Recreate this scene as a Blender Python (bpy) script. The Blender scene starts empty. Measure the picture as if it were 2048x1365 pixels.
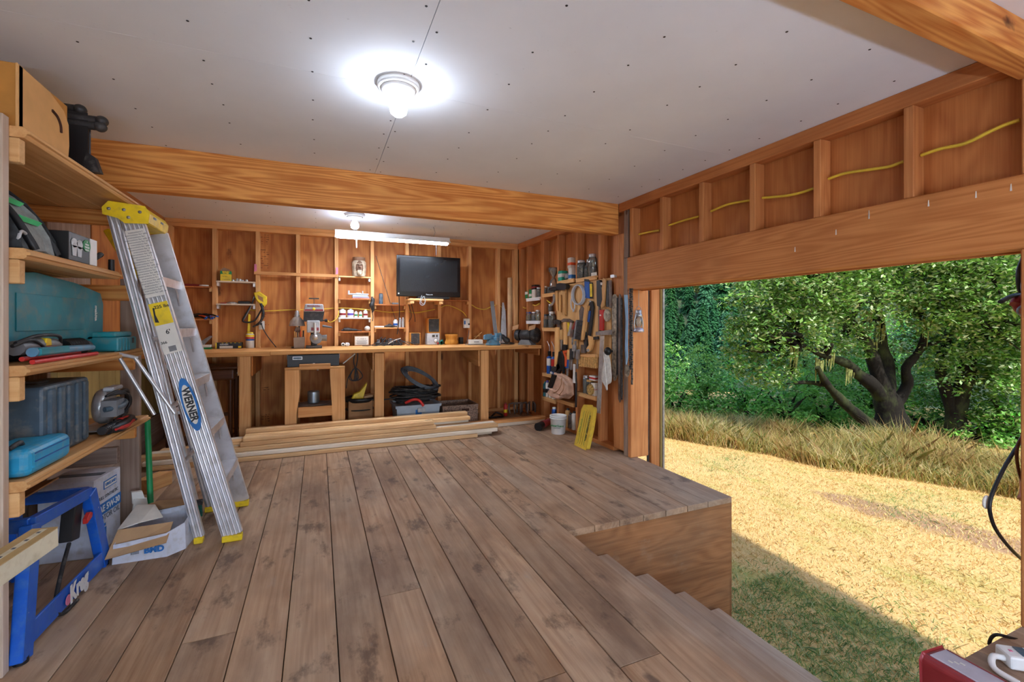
import bpy, bmesh, math, random
import numpy as np
from mathutils import Vector, Matrix, Euler
R = math.radians
random.seed(7)
SC = bpy.context.scene
COL = SC.collection

# ---------------------------------------------------------------- camera
YAW, FPX, HOR, CAMZ = R(23.2), 903.0, 646.5, 1.25
cd = bpy.data.cameras.new('camera'); cam = bpy.data.objects.new('camera', cd); COL.objects.link(cam)
cam.location = (0, 0, CAMZ); cam.rotation_euler = (R(90), 0, -YAW)
cd.sensor_width = 36.0; cd.lens = 36.0*FPX/2048; cd.shift_y = -(682.5-HOR)/2048
cd.clip_start = .05; cd.clip_end = 1500
SC.camera = cam

# ---------------------------------------------------------------- world, sun, exposure
w = bpy.data.worlds.new('sky'); SC.world = w; w.use_nodes = True
nt = w.node_tree; bg = nt.nodes['Background']
sk = nt.nodes.new('ShaderNodeTexSky'); sk.sky_type = 'NISHITA'; sk.sun_disc = False
sk.sun_elevation = R(51); sk.sun_rotation = R(199); sk.air_density = 1.0; sk.dust_density = 1.2
nt.links.new(sk.outputs[0], bg.inputs[0]); bg.inputs[1].default_value = .13
sl = bpy.data.lights.new('sun', 'SUN'); so = bpy.data.objects.new('sun', sl); COL.objects.link(so)
SUNDIR = Vector((.17, .80, -1)).normalized()
so.rotation_euler = SUNDIR.to_track_quat('-Z', 'Y').to_euler(); so.location = (-3, -9, 14)
sl.energy = 1.7; sl.angle = R(.6); sl.color = (1, .95, .86)
SC.view_settings.view_transform = 'Standard'; SC.view_settings.look = 'None'
SC.view_settings.gamma = 1; SC.view_settings.use_curve_mapping = False
SC.view_settings.exposure = 1.55
BULB_E, TUBE_E, FILL_E = 36.0, 24.0, 62.0

# ---------------------------------------------------------------- place helpers: a direction seen in the photograph meets a real plane of the room
_fw = Vector((math.sin(YAW), math.cos(YAW), 0)); _rt = Vector((math.cos(YAW), -math.sin(YAW), 0))
def _ray(u, v): return _fw + _rt*((u-1024)/FPX) + Vector((0, 0, (HOR-v)/FPX))
def onX(u, v, x): d = _ray(u, v); return Vector((0, 0, CAMZ)) + d*(x/d.x)
def onY(u, v, y): d = _ray(u, v); return Vector((0, 0, CAMZ)) + d*(y/d.y)
def onZ(u, v, z): d = _ray(u, v); return Vector((0, 0, CAMZ)) + d*((z-CAMZ)/d.z)
def far(u, v, dep): return Vector((0, 0, CAMZ)) + _ray(u, v)*dep

# ---------------------------------------------------------------- material helpers
def L(c):
    def f(x):
        x /= 255.0
        return x/12.92 if x <= .04045 else ((x+.055)/1.055)**2.4
    return (f(c[0]), f(c[1]), f(c[2]), 1)
MATS = {}
def newmat(name):
    m = bpy.data.materials.new(name); m.use_nodes = True; MATS[name] = m
    return m, m.node_tree, m.node_tree.nodes, m.node_tree.links, m.node_tree.nodes['Principled BSDF']
def nd(nt, t, **k):
    n = nt.nodes.new('ShaderNode'+t)
    for a, b in k.items(): setattr(n, a, b)
    return n
def mix(nt, a, b, fac, bt='MIX'):
    n = nd(nt, 'Mix', data_type='RGBA', blend_type=bt)
    for sock, val in ((n.inputs[0], fac), (n.inputs[6], a), (n.inputs[7], b)):
        if hasattr(val, 'is_linked') or hasattr(val, 'links'): nt.links.new(val, sock)
        else: sock.default_value = val
    return n.outputs[2]
def mth(nt, op, a, b=None):
    n = nd(nt, 'Math', operation=op)
    for i, val in enumerate((a, b)):
        if val is None: continue
        if hasattr(val, 'links'): nt.links.new(val, n.inputs[i])
        else: n.inputs[i].default_value = val
    return n.outputs[0]
def ramp(nt, x, p):
    n = nd(nt, 'ValToRGB'); e = n.color_ramp.elements
    e[0].position, e[0].color = p[0]; e[1].position, e[1].color = p[-1]
    for q in p[1:-1]: k = e.new(q[0]); k.color = q[1]
    nt.links.new(x, n.inputs[0]); return n.outputs[0]
W0, W1 = (0, 0, 0, 1), (1, 1, 1, 1)
def coords(nt, scale, rnd=True):
    tc = nd(nt, 'TexCoord'); out = tc.outputs['Object']
    if rnd:
        oi = nd(nt, 'ObjectInfo'); vm = nd(nt, 'VectorMath', operation='MULTIPLY_ADD')
        nt.links.new(oi.outputs['Random'], vm.inputs[0]); vm.inputs[1].default_value = (31, 17, 43)
        nt.links.new(out, vm.inputs[2]); out = vm.outputs[0]
    mp = nd(nt, 'Mapping'); mp.inputs['Scale'].default_value = scale
    nt.links.new(out, mp.inputs[0]); return mp.outputs[0]
def noise(nt, vec, sc, det=3, rough=.55, dist=0):
    n = nd(nt, 'TexNoise'); n.inputs['Scale'].default_value = sc; n.inputs['Detail'].default_value = det
    n.inputs['Roughness'].default_value = rough; n.inputs['Distortion'].default_value = dist
    nt.links.new(vec, n.inputs['Vector']); return n.outputs['Fac']
def bumpto(nt, h, strength, dist=.002):
    b = nd(nt, 'Bump'); b.inputs['Strength'].default_value = strength; b.inputs['Distance'].default_value = dist
    nt.links.new(h, b.inputs['Height']); nt.links.new(b.outputs[0], nt.nodes['Principled BSDF'].inputs['Normal'])
def plain(name, c, rough=.5, metal=0, var=.10, sc=9, dust=None, bump=0):
    m, nt, N, K, p = newmat(name); c = L(c)
    v = coords(nt, (1, 1, 1)); n = noise(nt, v, sc, 4)
    d = tuple(x*(1-var*2.2) for x in c[:3])+(1,); h = tuple(min(1, x*(1+var)) for x in c[:3])+(1,)
    col = ramp(nt, n, [(.3, d), (.7, h)])
    if dust:
        col = mix(nt, col, L(dust), mth(nt, 'MULTIPLY', ramp(nt, noise(nt, v, sc*3.1, 5), [(.5, W0), (.72, W1)]), .6))
    K.new(col, p.inputs['Base Color']); p.inputs['Roughness'].default_value = rough; p.inputs['Metallic'].default_value = metal
    if bump: bumpto(nt, noise(nt, v, sc*12, 2), bump)
    return m
def wood(name, light, dark, ax, rings=26, along=.07, cross=5, knots=1, rough=.62, wear=None, rnd=.22, knotc=(70, 34, 14), amp=.11):
    """solid timber, grain along axis ax of the mesh"""
    m, nt, N, K, p = newmat(name)
    s = [1, 1, 1]; s['xyz'.index(ax)] = along
    v = coords(nt, tuple(s))
    big = noise(nt, v, cross, 2, .5, .15)
    ring = mth(nt, 'SINE', mth(nt, 'MULTIPLY', big, rings*3.2))
    s2 = [1, 1, 1]; s2['xyz'.index(ax)] = .025
    v2 = coords(nt, tuple(s2)); fine = noise(nt, v2, 95, 3, .6)
    g = mth(nt, 'ADD', mth(nt, 'MULTIPLY', ring, amp), mth(nt, 'MULTIPLY', fine, .75))
    lo, hi = L(light), L(dark)
    col = ramp(nt, g, [(.12, lo), (.40, tuple(a*.55+b*.45 for a, b in zip(lo, hi))), (.72, hi)])
    v3 = coords(nt, tuple([1, 1, 1]))
    blot = noise(nt, v3, 2.2, 3)
    col = mix(nt, col, tuple(x*.74 for x in hi[:3])+(1,), mth(nt, 'MULTIPLY', ramp(nt, blot, [(.45, W0), (.8, W1)]), .55))
    if knots:
        s4 = [1, 1, 1]; s4['xyz'.index(ax)] = .45
        v4 = coords(nt, tuple(s4)); vo = nd(nt, 'TexVoronoi'); vo.inputs['Scale'].default_value = 3.0*knots
        K.new(v4, vo.inputs['Vector'])
        k = mth(nt, 'ADD', vo.outputs['Distance'], mth(nt, 'MULTIPLY', noise(nt, v3, 26, 2), .10))
        col = mix(nt, col, L(knotc), mth(nt, 'MULTIPLY', ramp(nt, k, [(.085, W1), (.135, W0)]), .85))
    if wear:
        for wc, wsc, lo_, hi_, amt, strx in wear:
            s5 = [1, 1, 1]; s5['xyz'.index(ax)] = strx
            n5 = noise(nt, coords(nt, tuple(s5)), wsc, 6, .65)
            col = mix(nt, col, L(wc), mth(nt, 'MULTIPLY', ramp(nt, n5, [(lo_, W0), (hi_, W1)]), amt))
    oi = nd(nt, 'ObjectInfo'); hs = nd(nt, 'HueSaturation')
    K.new(mth(nt, 'ADD', mth(nt, 'MULTIPLY', oi.outputs['Random'], rnd), 1-rnd*.55), hs.inputs['Value'])
    K.new(col, hs.inputs['Color']); K.new(hs.outputs[0], p.inputs['Base Color'])
    p.inputs['Roughness'].default_value = rough; p.inputs['Specular IOR Level'].default_value = .3
    bumpto(nt, g, .18, .002)
    return m
def emis(name, c, e):
    m, nt, N, K, p = newmat(name); p.inputs['Base Color'].default_value = L(c)
    p.inputs['Emission Color'].default_value = L(c); p.inputs['Emission Strength'].default_value = e; return m
def glassy(name, c, body=.25):
    m, nt, N, K, p = newmat(name)
    tr = nd(nt, 'BsdfTransparent'); tr.inputs[0].default_value = L(c)
    mx = nd(nt, 'MixShader'); fr = nd(nt, 'Fresnel'); fr.inputs[0].default_value = 1.5
    gl = nd(nt, 'BsdfGlossy'); gl.inputs['Roughness'].default_value = .08
    df = nd(nt, 'BsdfDiffuse'); df.inputs[0].default_value = L(c); m2 = nd(nt, 'MixShader')
    n = noise(nt, coords(nt, (1, 1, 1)), 18, 3)
    K.new(mth(nt, 'MULTIPLY', n, body), m2.inputs[0]); K.new(tr.outputs[0], m2.inputs[1]); K.new(df.outputs[0], m2.inputs[2])
    K.new(mth(nt, 'ADD', fr.outputs[0], .05), mx.inputs[0]); K.new(m2.outputs[0], mx.inputs[1]); K.new(gl.outputs[0], mx.inputs[2])
    K.new(mx.outputs[0], nt.nodes['Material Output'].inputs[0]); return m
def leafy(name, cols, rough=.5, trans=.35, pos=0):
    m, nt, N, K, p = newmat(name)
    ge = nd(nt, 'NewGeometry'); oi = nd(nt, 'ObjectInfo')
    x = mth(nt, 'FRACT', mth(nt, 'ADD', ge.outputs['Random Per Island'], mth(nt, 'MULTIPLY', oi.outputs['Random'], .0)))
    if pos:
        tc = nd(nt, 'TexCoord'); x = mth(nt, 'ADD', mth(nt, 'MULTIPLY', ge.outputs['Random Per Island'], .55), mth(nt, 'SUBTRACT', mth(nt, 'MULTIPLY', noise(nt, tc.outputs['Object'], pos, 4, .6), 1.5), .5))
    n = len(cols)
    col = ramp(nt, x, [(i/(n-1), L(c)) for i, c in enumerate(cols)])
    hs = nd(nt, 'HueSaturation'); K.new(mth(nt, 'ADD', mth(nt, 'MULTIPLY', oi.outputs['Random'], .4), .8), hs.inputs['Value'])
    K.new(mth(nt, 'ADD', mth(nt, 'MULTIPLY', oi.outputs['Random'], .03), .485), hs.inputs['Hue']); K.new(col, hs.inputs['Color'])
    K.new(hs.outputs[0], p.inputs['Base Color']); p.inputs['Roughness'].default_value = rough
    p.inputs['Specular IOR Level'].default_value = .35
    tl = nd(nt, 'BsdfTranslucent'); K.new(hs.outputs[0], tl.inputs[0]); ms = nd(nt, 'MixShader'); ms.inputs[0].default_value = trans
    K.new(p.outputs[0], ms.inputs[1]); K.new(tl.outputs[0], ms.inputs[2]); K.new(ms.outputs[0], nt.nodes['Material Output'].inputs[0])
    return m

# ---------------------------------------------------------------- mesh builder
def cr(pts, k=6):
    """smooth curve through points"""
    P = [Vector(p) for p in pts]; out = []
    for i in range(len(P)-1):
        a = P[i-1] if i else P[0]*2-P[1]; b, c = P[i], P[i+1]; d = P[i+2] if i+2 < len(P) else P[-1]*2-P[-2]
        for j in range(k):
            t = j/k
            out.append(.5*((2*b)+(c-a)*t+(2*a-5*b+4*c-d)*t*t+(3*b-a-3*c+d)*t**3))
    out.append(P[-1]); return out
class B:
    def __init__(s): s.v = []; s.f = []; s.s = []; s.x = None
    def add(s, vs, fs, sm=False):
        n = len(s.v); X = s.x
        s.v += [tuple(X @ Vector(q)) if X else tuple(q) for q in vs]
        s.f += [tuple(i+n for i in f) for f in fs]; s.s += [sm]*len(fs); return s
    def box(s, c, d, r=None):
        h = [x/2 for x in d]; q = [Vector((a*h[0], b*h[1], e*h[2])) for a in (-1, 1) for b in (-1, 1) for e in (-1, 1)]
        if r: m = Euler([R(x) for x in r]).to_matrix(); q = [m @ p for p in q]
        c = Vector(c)
        return s.add([p+c for p in q], [(0, 1, 3, 2), (4, 6, 7, 5), (0, 4, 5, 1), (2, 3, 7, 6), (0, 2, 6, 4), (1, 5, 7, 3)])
    def span(s, a, b):
        return s.box([(p+q)/2 for p, q in zip(a, b)], [abs(q-p) for p, q in zip(a, b)])
    def ring(s, c, ax, r, n, up=None):
        ax = Vector(ax).normalized(); t = Vector((0, 0, 1)) if abs(ax.z) < .9 else Vector((1, 0, 0))
        u = ax.cross(t).normalized(); w_ = u.cross(ax)
        return [Vector(c)+(u*math.cos(2*math.pi*i/n)+w_*math.sin(2*math.pi*i/n))*r for i in range(n)]
    def cyl(s, a, b, r0, r1=None, n=14, cap=True):
        r1 = r0 if r1 is None else r1; a, b = Vector(a), Vector(b)
        vs = s.ring(a, b-a, r0, n)+s.ring(b, b-a, r1, n)
        s.add(vs, [(i, (i+1) % n, n+(i+1) % n, n+i) for i in range(n)], True)
        if cap: s.add(vs[:n], [tuple(range(n))[::-1]]); s.add(vs[n:], [tuple(range(n))])
        return s
    def tube(s, pts, r, n=7, k=0):
        P = cr(pts, k) if k else [Vector(p) for p in pts]; m = len(P)
        rr = r if isinstance(r, (list, tuple)) else [r]*m
        if len(rr) != m: rr = [rr[min(len(rr)-1, int(i*(len(rr)-1)/(m-1)+.5))] + 0 for i in range(m)]
        vs = []; t0 = (P[1]-P[0]).normalized(); u = t0.orthogonal().normalized()
        for i in range(m):
            t = (P[min(i+1, m-1)]-P[max(i-1, 0)])
            t = t.normalized() if t.length > 1e-9 else t0
            u = (u-t*u.dot(t)); u = u.normalized() if u.length > 1e-6 else t.orthogonal().normalized()
            w_ = t.cross(u)
            vs += [P[i]+(u*math.cos(2*math.pi*j/n)+w_*math.sin(2*math.pi*j/n))*rr[i] for j in range(n)]
        fs = [(i*n+j, i*n+(j+1) % n, (i+1)*n+(j+1) % n, (i+1)*n+j) for i in range(m-1) for j in range(n)]
        s.add(vs, fs, True); s.add(vs[:n], [tuple(range(n))[::-1]]); s.add(vs[-n:], [tuple(range(n))]); return s
    def lathe(s, prof, n=18, o=(0, 0, 0), ax='z', a0=0, flat=False):
        vs = []; o = Vector(o)
        for r, z in prof:
            for i in range(n):
                a = 2*math.pi*i/n+a0; p = (r*math.cos(a), r*math.sin(a), z)
                if ax == 'x': p = (p[2], p[0], p[1])
                if ax == 'y': p = (p[1], p[2], p[0])
                vs.append(Vector(p)+o)
        m = len(prof)
        s.add(vs, [(i*n+j, i*n+(j+1) % n, (i+1)*n+(j+1) % n, (i+1)*n+j) for i in range(m-1) for j in range(n)], not flat)
        if prof[0][0] > 1e-5: s.add(vs[:n], [tuple(range(n))[::-1]])
        if prof[-1][0] > 1e-5: s.add(vs[-n:], [tuple(range(n))])
        return s
    def prism(s, poly, a, b, ax='y', sm=False):
        n = len(poly)
        def q(p, t): return {'x': (t, p[0], p[1]), 'y': (p[0], t, p[1]), 'z': (p[0], p[1], t)}[ax]
        vs = [q(p, a) for p in poly]+[q(p, b) for p in poly]
        s.add(vs, [(i, (i+1) % n, n+(i+1) % n, n+i) for i in range(n)], sm)
        s.add(vs, [tuple(range(n))[::-1], tuple(range(n, 2*n))]); return s
    def ball(s, c, r, n=14, m=9):
        r = (r, r, r) if not isinstance(r, (tuple, list)) else r; c = Vector(c); vs = []
        for i in range(1, m):
            a = math.pi*i/m
            vs += [c+Vector((r[0]*math.sin(a)*math.cos(2*math.pi*j/n), r[1]*math.sin(a)*math.sin(2*math.pi*j/n), r[2]*math.cos(a))) for j in range(n)]
        vs += [c+Vector((0, 0, r[2])), c-Vector((0, 0, r[2]))]; t = len(vs)-2
        fs = [(i*n+j, (i+1)*n+j, (i+1)*n+(j+1) % n, i*n+(j+1) % n) for i in range(m-2) for j in range(n)]
        fs += [(t, j, (j+1) % n) for j in range(n)]+[(t+1, (m-2)*n+(j+1) % n, (m-2)*n+j) for j in range(n)]
        return s.add(vs, fs, True)
    def mesh(s, name, bev=0, seg=1):
        me = bpy.data.meshes.new(name); me.from_pydata(s.v, [], s.f)
        me.polygons.foreach_set('use_smooth', s.s)
        bm = bmesh.new(); bm.from_mesh(me); bmesh.ops.recalc_face_normals(bm, faces=bm.faces)
        if bev:
            bmesh.ops.remove_doubles(bm, verts=bm.verts, dist=1e-6)
            es = [e for e in bm.edges if len(e.link_faces) == 2 and e.calc_face_angle(0) > .6]
            bmesh.ops.bevel(bm, geom=es, offset=bev, segments=seg, affect='EDGES', profile=.5)
        bm.to_mesh(me); bm.free(); return me
def raw(name, me, mat=None, parent=None, loc=None, rot=None):
    o = bpy.data.objects.new(name, me); COL.objects.link(o)
    if mat is not None and me is not None:
        me.materials.clear(); me.materials.append(MATS[mat] if isinstance(mat, str) else mat)
    if parent is not None: o.parent = parent
    if loc is not None: o.location = loc
    if rot is not None: o.rotation_euler = [R(a) for a in rot]
    return o
def part(parent, name, b, mat, bev=0, seg=1, label=None, loc=None, rot=None):
    o = raw(name, b.mesh(name, bev, seg), mat, parent, loc, rot)
    if label: o['label'] = label
    return o
def tag(o, label, cat, group=None):
    o['label'] = label; o['category'] = cat
    if group: o['group'] = group
    return o
def thing(name, label, cat, loc=(0, 0, 0), rz=0, group=None, rot=None):
    o = bpy.data.objects.new(name, None); COL.objects.link(o); o.empty_display_size = .05
    o.location = loc; o.rotation_euler = rot if rot else (0, 0, R(rz)); return tag(o, label, cat, group)
def one(name, label, cat, b, mat, loc=(0, 0, 0), rz=0, group=None, bev=0, seg=1, rot=None):
    o = raw(name, b.mesh(name, bev, seg), mat, None, loc); o.rotation_euler = [R(a) for a in rot] if rot else (0, 0, R(rz))
    return tag(o, label, cat, group)
def struct(name, b, mat, parent=None, bev=0):
    o = raw(name, b.mesh(name, bev), mat, parent)
    if parent is None: o['kind'] = 'structure'
    return o
def copytree(o, parent=None):
    c = o.copy(); COL.objects.link(c); c.parent = parent
    for ch in list(o.children): copytree(ch, c)
    return c
def text(parent, s, mat, loc, rot, size, name='lettering', ext=.0006, sx=1, bold=0, align='CENTER'):
    cu = bpy.data.curves.new('t', 'FONT'); cu.body = s; cu.size = size; cu.align_x = align; cu.align_y = 'CENTER'
    cu.extrude = ext; cu.offset = bold*size; cu.resolution_u = 3
    t = bpy.data.objects.new('t', cu); COL.objects.link(t)
    me = bpy.data.meshes.new_from_object(t.evaluated_get(bpy.context.evaluated_depsgraph_get()))
    bpy.data.objects.remove(t); bpy.data.curves.remove(cu)
    o = raw(name, me, mat, parent, loc, rot); o.scale = (sx, 1, 1); return o
def soup(name, V, nq, mat, parent=None, k=4):
    """many small faces as one mesh: V is (n*k,3)"""
    me = bpy.data.meshes.new(name); n = nq*k
    me.vertices.add(n); me.vertices.foreach_set('co', np.ascontiguousarray(V, dtype=np.float32).ravel())
    me.loops.add(n); me.loops.foreach_set('vertex_index', np.arange(n, dtype=np.int32))
    me.polygons.add(nq); me.polygons.foreach_set('loop_start', np.arange(0, n, k, dtype=np.int32))
    me.polygons.foreach_set('loop_total', np.full(nq, k, dtype=np.int32)); me.update(); me.validate()
    return raw(name, me, mat, parent)

# ================================================================ materials
wood('stud_x', (232, 174, 112), (204, 132, 70), 'x'); wood('stud_y', (214, 148, 88), (186, 110, 54), 'y'); wood('stud_z', (238, 184, 124), (212, 146, 84), 'z')
wood('rstud_y', (206, 134, 76), (170, 96, 48), 'y'); wood('rstud_z', (216, 148, 90), (180, 106, 56), 'z')
wood('beam_x', (236, 170, 94), (190, 106, 42), 'x', rings=46, cross=5, along=.06, amp=.2); wood('beam_y', (210, 140, 80), (178, 106, 52), 'y', rings=36, cross=5, along=.07, amp=.16)
wood('ply_z', (206, 138, 74), (160, 88, 40), 'z', rings=16, along=.28, cross=3.2, knots=.8, rnd=.2, amp=.18)
wood('rply_z', (204, 132, 72), (168, 94, 46), 'z', rings=16, along=.25, cross=3.0, knots=.8, rnd=.16)
wood('bench_x', (228, 176, 112), (200, 132, 70), 'x'); wood('pine_x', (236, 192, 134), (208, 152, 92), 'x', rings=18); wood('pine_y', (232, 184, 124), (204, 144, 84), 'y', rings=18)
wood('pine_z', (236, 190, 128), (210, 152, 90), 'z', rings=18)
wood('lumber_x', (240, 202, 150), (204, 150, 98), 'x', rings=20, cross=6, along=.05, rnd=.34)
wood('lumber_white_x', (240, 228, 210), (214, 190, 158), 'x', rings=14)
wood('floor_y', (194, 158, 124), (150, 110, 78), 'y', rings=22, cross=4.5, along=.09, rnd=.16, rough=.7, knotc=(84, 56, 40),
     wear=[((184, 170, 150), 1.6, .42, .70, .5, .4), ((112, 84, 66), 2.4, .47, .66, .7, .3), ((66, 46, 38), 7, .56, .66, .6, .5), ((160, 150, 142), 14, .64, .74, .3, .4)])
wood('tread_y', (202, 172, 142), (168, 132, 102), 'y', rings=24, rough=.72, wear=[((196, 182, 166), 2, .4, .7, .5, .4), ((112, 88, 72), 7, .62, .76, .5, .4)], knotc=(90, 66, 50))
wood('skirt_x', (190, 132, 84), (132, 84, 48), 'x', rings=20, along=.3, cross=3.5, rough=.7, amp=.10, wear=[((128, 104, 80), 2.2, .46, .72, .6, .5), ((190, 168, 140), 6, .6, .75, .35, .6)])
wood('grey_z', (176, 152, 134), (132, 104, 88), 'z', rings=24, rough=.8); wood('grey_y', (172, 150, 134), (130, 108, 94), 'y', rings=24, rough=.8); wood('grey_x', (168, 146, 132), (126, 106, 94), 'x', rings=24, rough=.8)
wood('post_z', (216, 198, 180), (188, 160, 138), 'z', rings=14, rough=.8)
wood('treated_z', (182, 156, 96), (140, 116, 62), 'z', rings=12, knots=0, rough=.8, wear=[((120, 130, 96), 2, .5, .8, .5, .3)])
wood('antique_x', (112, 66, 36), (60, 32, 16), 'x', rings=18, knots=0, rough=.35); wood('antique_z', (104, 60, 32), (56, 30, 15), 'z', rings=18, knots=0, rough=.35)
wood('handle_z', (232, 186, 122), (206, 150, 88), 'z', rings=8, knots=0, rough=.45, rnd=.3); wood('turned_z', (222, 156, 68), (186, 112, 34), 'z', rings=16, knots=0, rough=.3)
wood('bark', (38, 34, 29), (13, 11, 10), 'z', rings=30, cross=8, along=.3, knots=0, rough=.95, wear=[((84, 98, 52), 3, .48, .7, .6, .6)])
def drywall():
    m, nt, N, K, p = newmat('drywall'); v = coords(nt, (1, 1, 1), False)
    c = ramp(nt, noise(nt, v, 1.3, 5), [(.3, L((232, 233, 235))), (.7, L((242, 243, 245)))])
    s = noise(nt, v, 24, 4, .7)
    c = mix(nt, c, L((168, 168, 166)), mth(nt, 'MULTIPLY', ramp(nt, s, [(.68, W0), (.76, W1)]), .5))
    K.new(c, p.inputs['Base Color']); p.inputs['Roughness'].default_value = .9; bumpto(nt, noise(nt, v, 160, 2), .08)
drywall()
plain('black', (26, 26, 28), .45); plain('rubber', (34, 34, 36), .6, dust=(110, 104, 98)); plain('dark', (48, 47, 48), .5, var=.2, dust=(96, 90, 86))
plain('white', (236, 235, 232), .5, var=.04); plain('offwhite', (222, 214, 200), .6, var=.08); plain('silver', (214, 214, 214), .32, .6, dust=(150, 146, 140)); plain('steel', (168, 166, 164), .38, .5, var=.2, dust=(112, 92, 76))
plain('rusty', (122, 106, 96), .6, .15, var=.3, dust=(120, 74, 44)); plain('alu', (222, 222, 226), .34, .6, var=.08, sc=5, dust=(176, 170, 164)); plain('grey', (128, 128, 130), .5); plain('lightgrey', (188, 190, 192), .5, var=.06, dust=(150, 146, 140))
plain('yellow', (248, 212, 30), .42, dust=(190, 160, 60)); plain('yellow_cable', (232, 196, 62), .45); plain('red', (206, 42, 36), .42, dust=(150, 60, 50)); plain('orange', (226, 92, 44), .45); plain('darkred', (150, 44, 48), .42)
plain('teal', (30, 134, 148), .42, var=.12, sc=5, dust=(120, 128, 112)); plain('teal_light', (32, 148, 158), .4, dust=(120, 140, 136)); plain('teal_dark', (18, 78, 92), .4)
plain('slate', (72, 94, 110), .5, var=.14, dust=(136, 134, 128)); plain('skyblue', (36, 160, 206), .42, dust=(120, 160, 170)); plain('kreg', (24, 98, 204), .36, var=.08, dust=(70, 120, 190)); plain('blue', (30, 92, 176), .42); plain('vise', (86, 140, 170), .45, var=.15, dust=(130, 120, 110))
plain('card', (198, 158, 114), .85, var=.07); plain('card_dark', (170, 124, 82), .85, var=.1); plain('box_tan', (204, 142, 64), .75, var=.07); plain('box_pale', (228, 176, 112), .75, var=.05); plain('box_white', (214, 216, 226), .7, var=.06, dust=(180, 172, 160)); plain('paper', (230, 226, 216), .8, var=.05); plain('label_text', (92, 96, 104), .7); plain('label_blue', (36, 116, 190), .6)
plain('green', (26, 150, 84), .45); plain('bristle_green', (14, 98, 82), .7, var=.3, sc=60); plain('teal_green', (42, 168, 140), .5); plain('box_green', (30, 140, 76), .6); plain('purple', (104, 80, 170), .5); plain('pink', (226, 128, 160), .6)
plain('fabric_dark', (66, 70, 72), .85, var=.25, sc=40, bump=.3); plain('fabric_grey', (150, 154, 152), .85, var=.12, sc=30, bump=.3); plain('mint', (86, 214, 138), .6)
plain('cream', (226, 218, 190), .5, var=.05, dust=(190, 176, 140)); plain('mdf', (196, 164, 110), .7); plain('leather', (206, 164, 138), .7, var=.12, sc=14, bump=.2); plain('skin', (196, 128, 92), .6); plain('wire', (150, 160, 168), .35, .8); plain('hose_grey', (88, 98, 108), .45, var=.25)
plain('tin', (186, 190, 196), .3, .7); plain('clear_hose', (206, 212, 220), .2, var=.06); plain('straw', (214, 164, 96), .8, var=.2, sc=60); plain('wicker', (150, 122, 104), .75, var=.35, sc=70, bump=.5); plain('tote', (176, 188, 198), .5, var=.05); plain('contents', (120, 104, 92), .6, var=.45, sc=60); plain('contents_yellow', (196, 160, 90), .6, var=.4, sc=60)
plain('screen', (28, 30, 32), .22, var=.1); plain('tvframe', (14, 14, 16), .18, var=.05); plain('carved', (196, 176, 150), .6, var=.25, sc=20, dust=(110, 84, 62)); plain('carved_dark', (120, 84, 60), .6, var=.2); plain('rope', (222, 216, 206), .8, var=.08, sc=50, bump=.4); plain('bar_rust', (176, 160, 138), .6, .05, var=.35, sc=30); plain('stamp', (66, 34, 16), .8); plain('faded_ink', (112, 66, 34), .85); plain('smoky', (150, 130, 112), .5)
plain('moss', (150, 158, 92), .95, var=.3, sc=30); plain('lavender_metal', (206, 196, 206), .35, .6, var=.1); plain('pale_blue', (140, 176, 206), .5); plain('bag_yellow', (226, 190, 60), .55, var=.06, dust=(190, 150, 60)); plain('lens', (196, 188, 202), .3)
glassy('glass', (226, 234, 232)); glassy('plastic_bag', (220, 206, 190), .35)
emis('bulb', (218, 233, 255), BULB_E); emis('tube_lit', (226, 238, 255), TUBE_E); emis('tube_fill', (198, 222, 255), FILL_E)  # the last one glows in the added fill lights
leafy('leaf_maple', [(66, 124, 44), (104, 164, 66), (150, 200, 100), (78, 140, 50), (214, 232, 184), (92, 154, 60)], .34, .2); leafy('leaf_bush', [(66, 124, 44), (98, 162, 60), (142, 200, 88), (78, 140, 48), (196, 222, 144)], .36, .25)
leafy('leaf_young', [(104, 166, 74), (140, 196, 98), (120, 180, 84)]); leafy('needle', [(36, 82, 48), (52, 106, 60), (68, 124, 70), (42, 92, 54)], trans=.15); leafy('needle_blue', [(46, 92, 62), (62, 112, 74), (78, 128, 84)], trans=.15); leafy('leaf_olive', [(164, 172, 92), (196, 196, 112), (140, 158, 82)], trans=.3)
leafy('dry_grass', [(206, 170, 112), (232, 208, 156), (176, 126, 80), (170, 172, 96), (226, 196, 140), (136, 154, 78), (238, 222, 180), (196, 150, 104)], trans=.45, pos=1.3); leafy('lawn_blade', [(146, 158, 80), (196, 162, 100), (218, 186, 126), (234, 208, 152), (224, 192, 134), (206, 164, 104)], trans=.3, pos=.9); leafy('green_blade', [(120, 160, 84), (150, 186, 108), (102, 142, 78), (186, 206, 150), (196, 186, 130)], trans=.35)

# ================================================================ structure
XR, YB, ZC, XL, GZ = 2.65, 5.97, 2.394, -1.53, -.93
YF = -4.2
NX0, NY0, NY1 = 1.378, .885, 2.36          # stair notch in the deck
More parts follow.
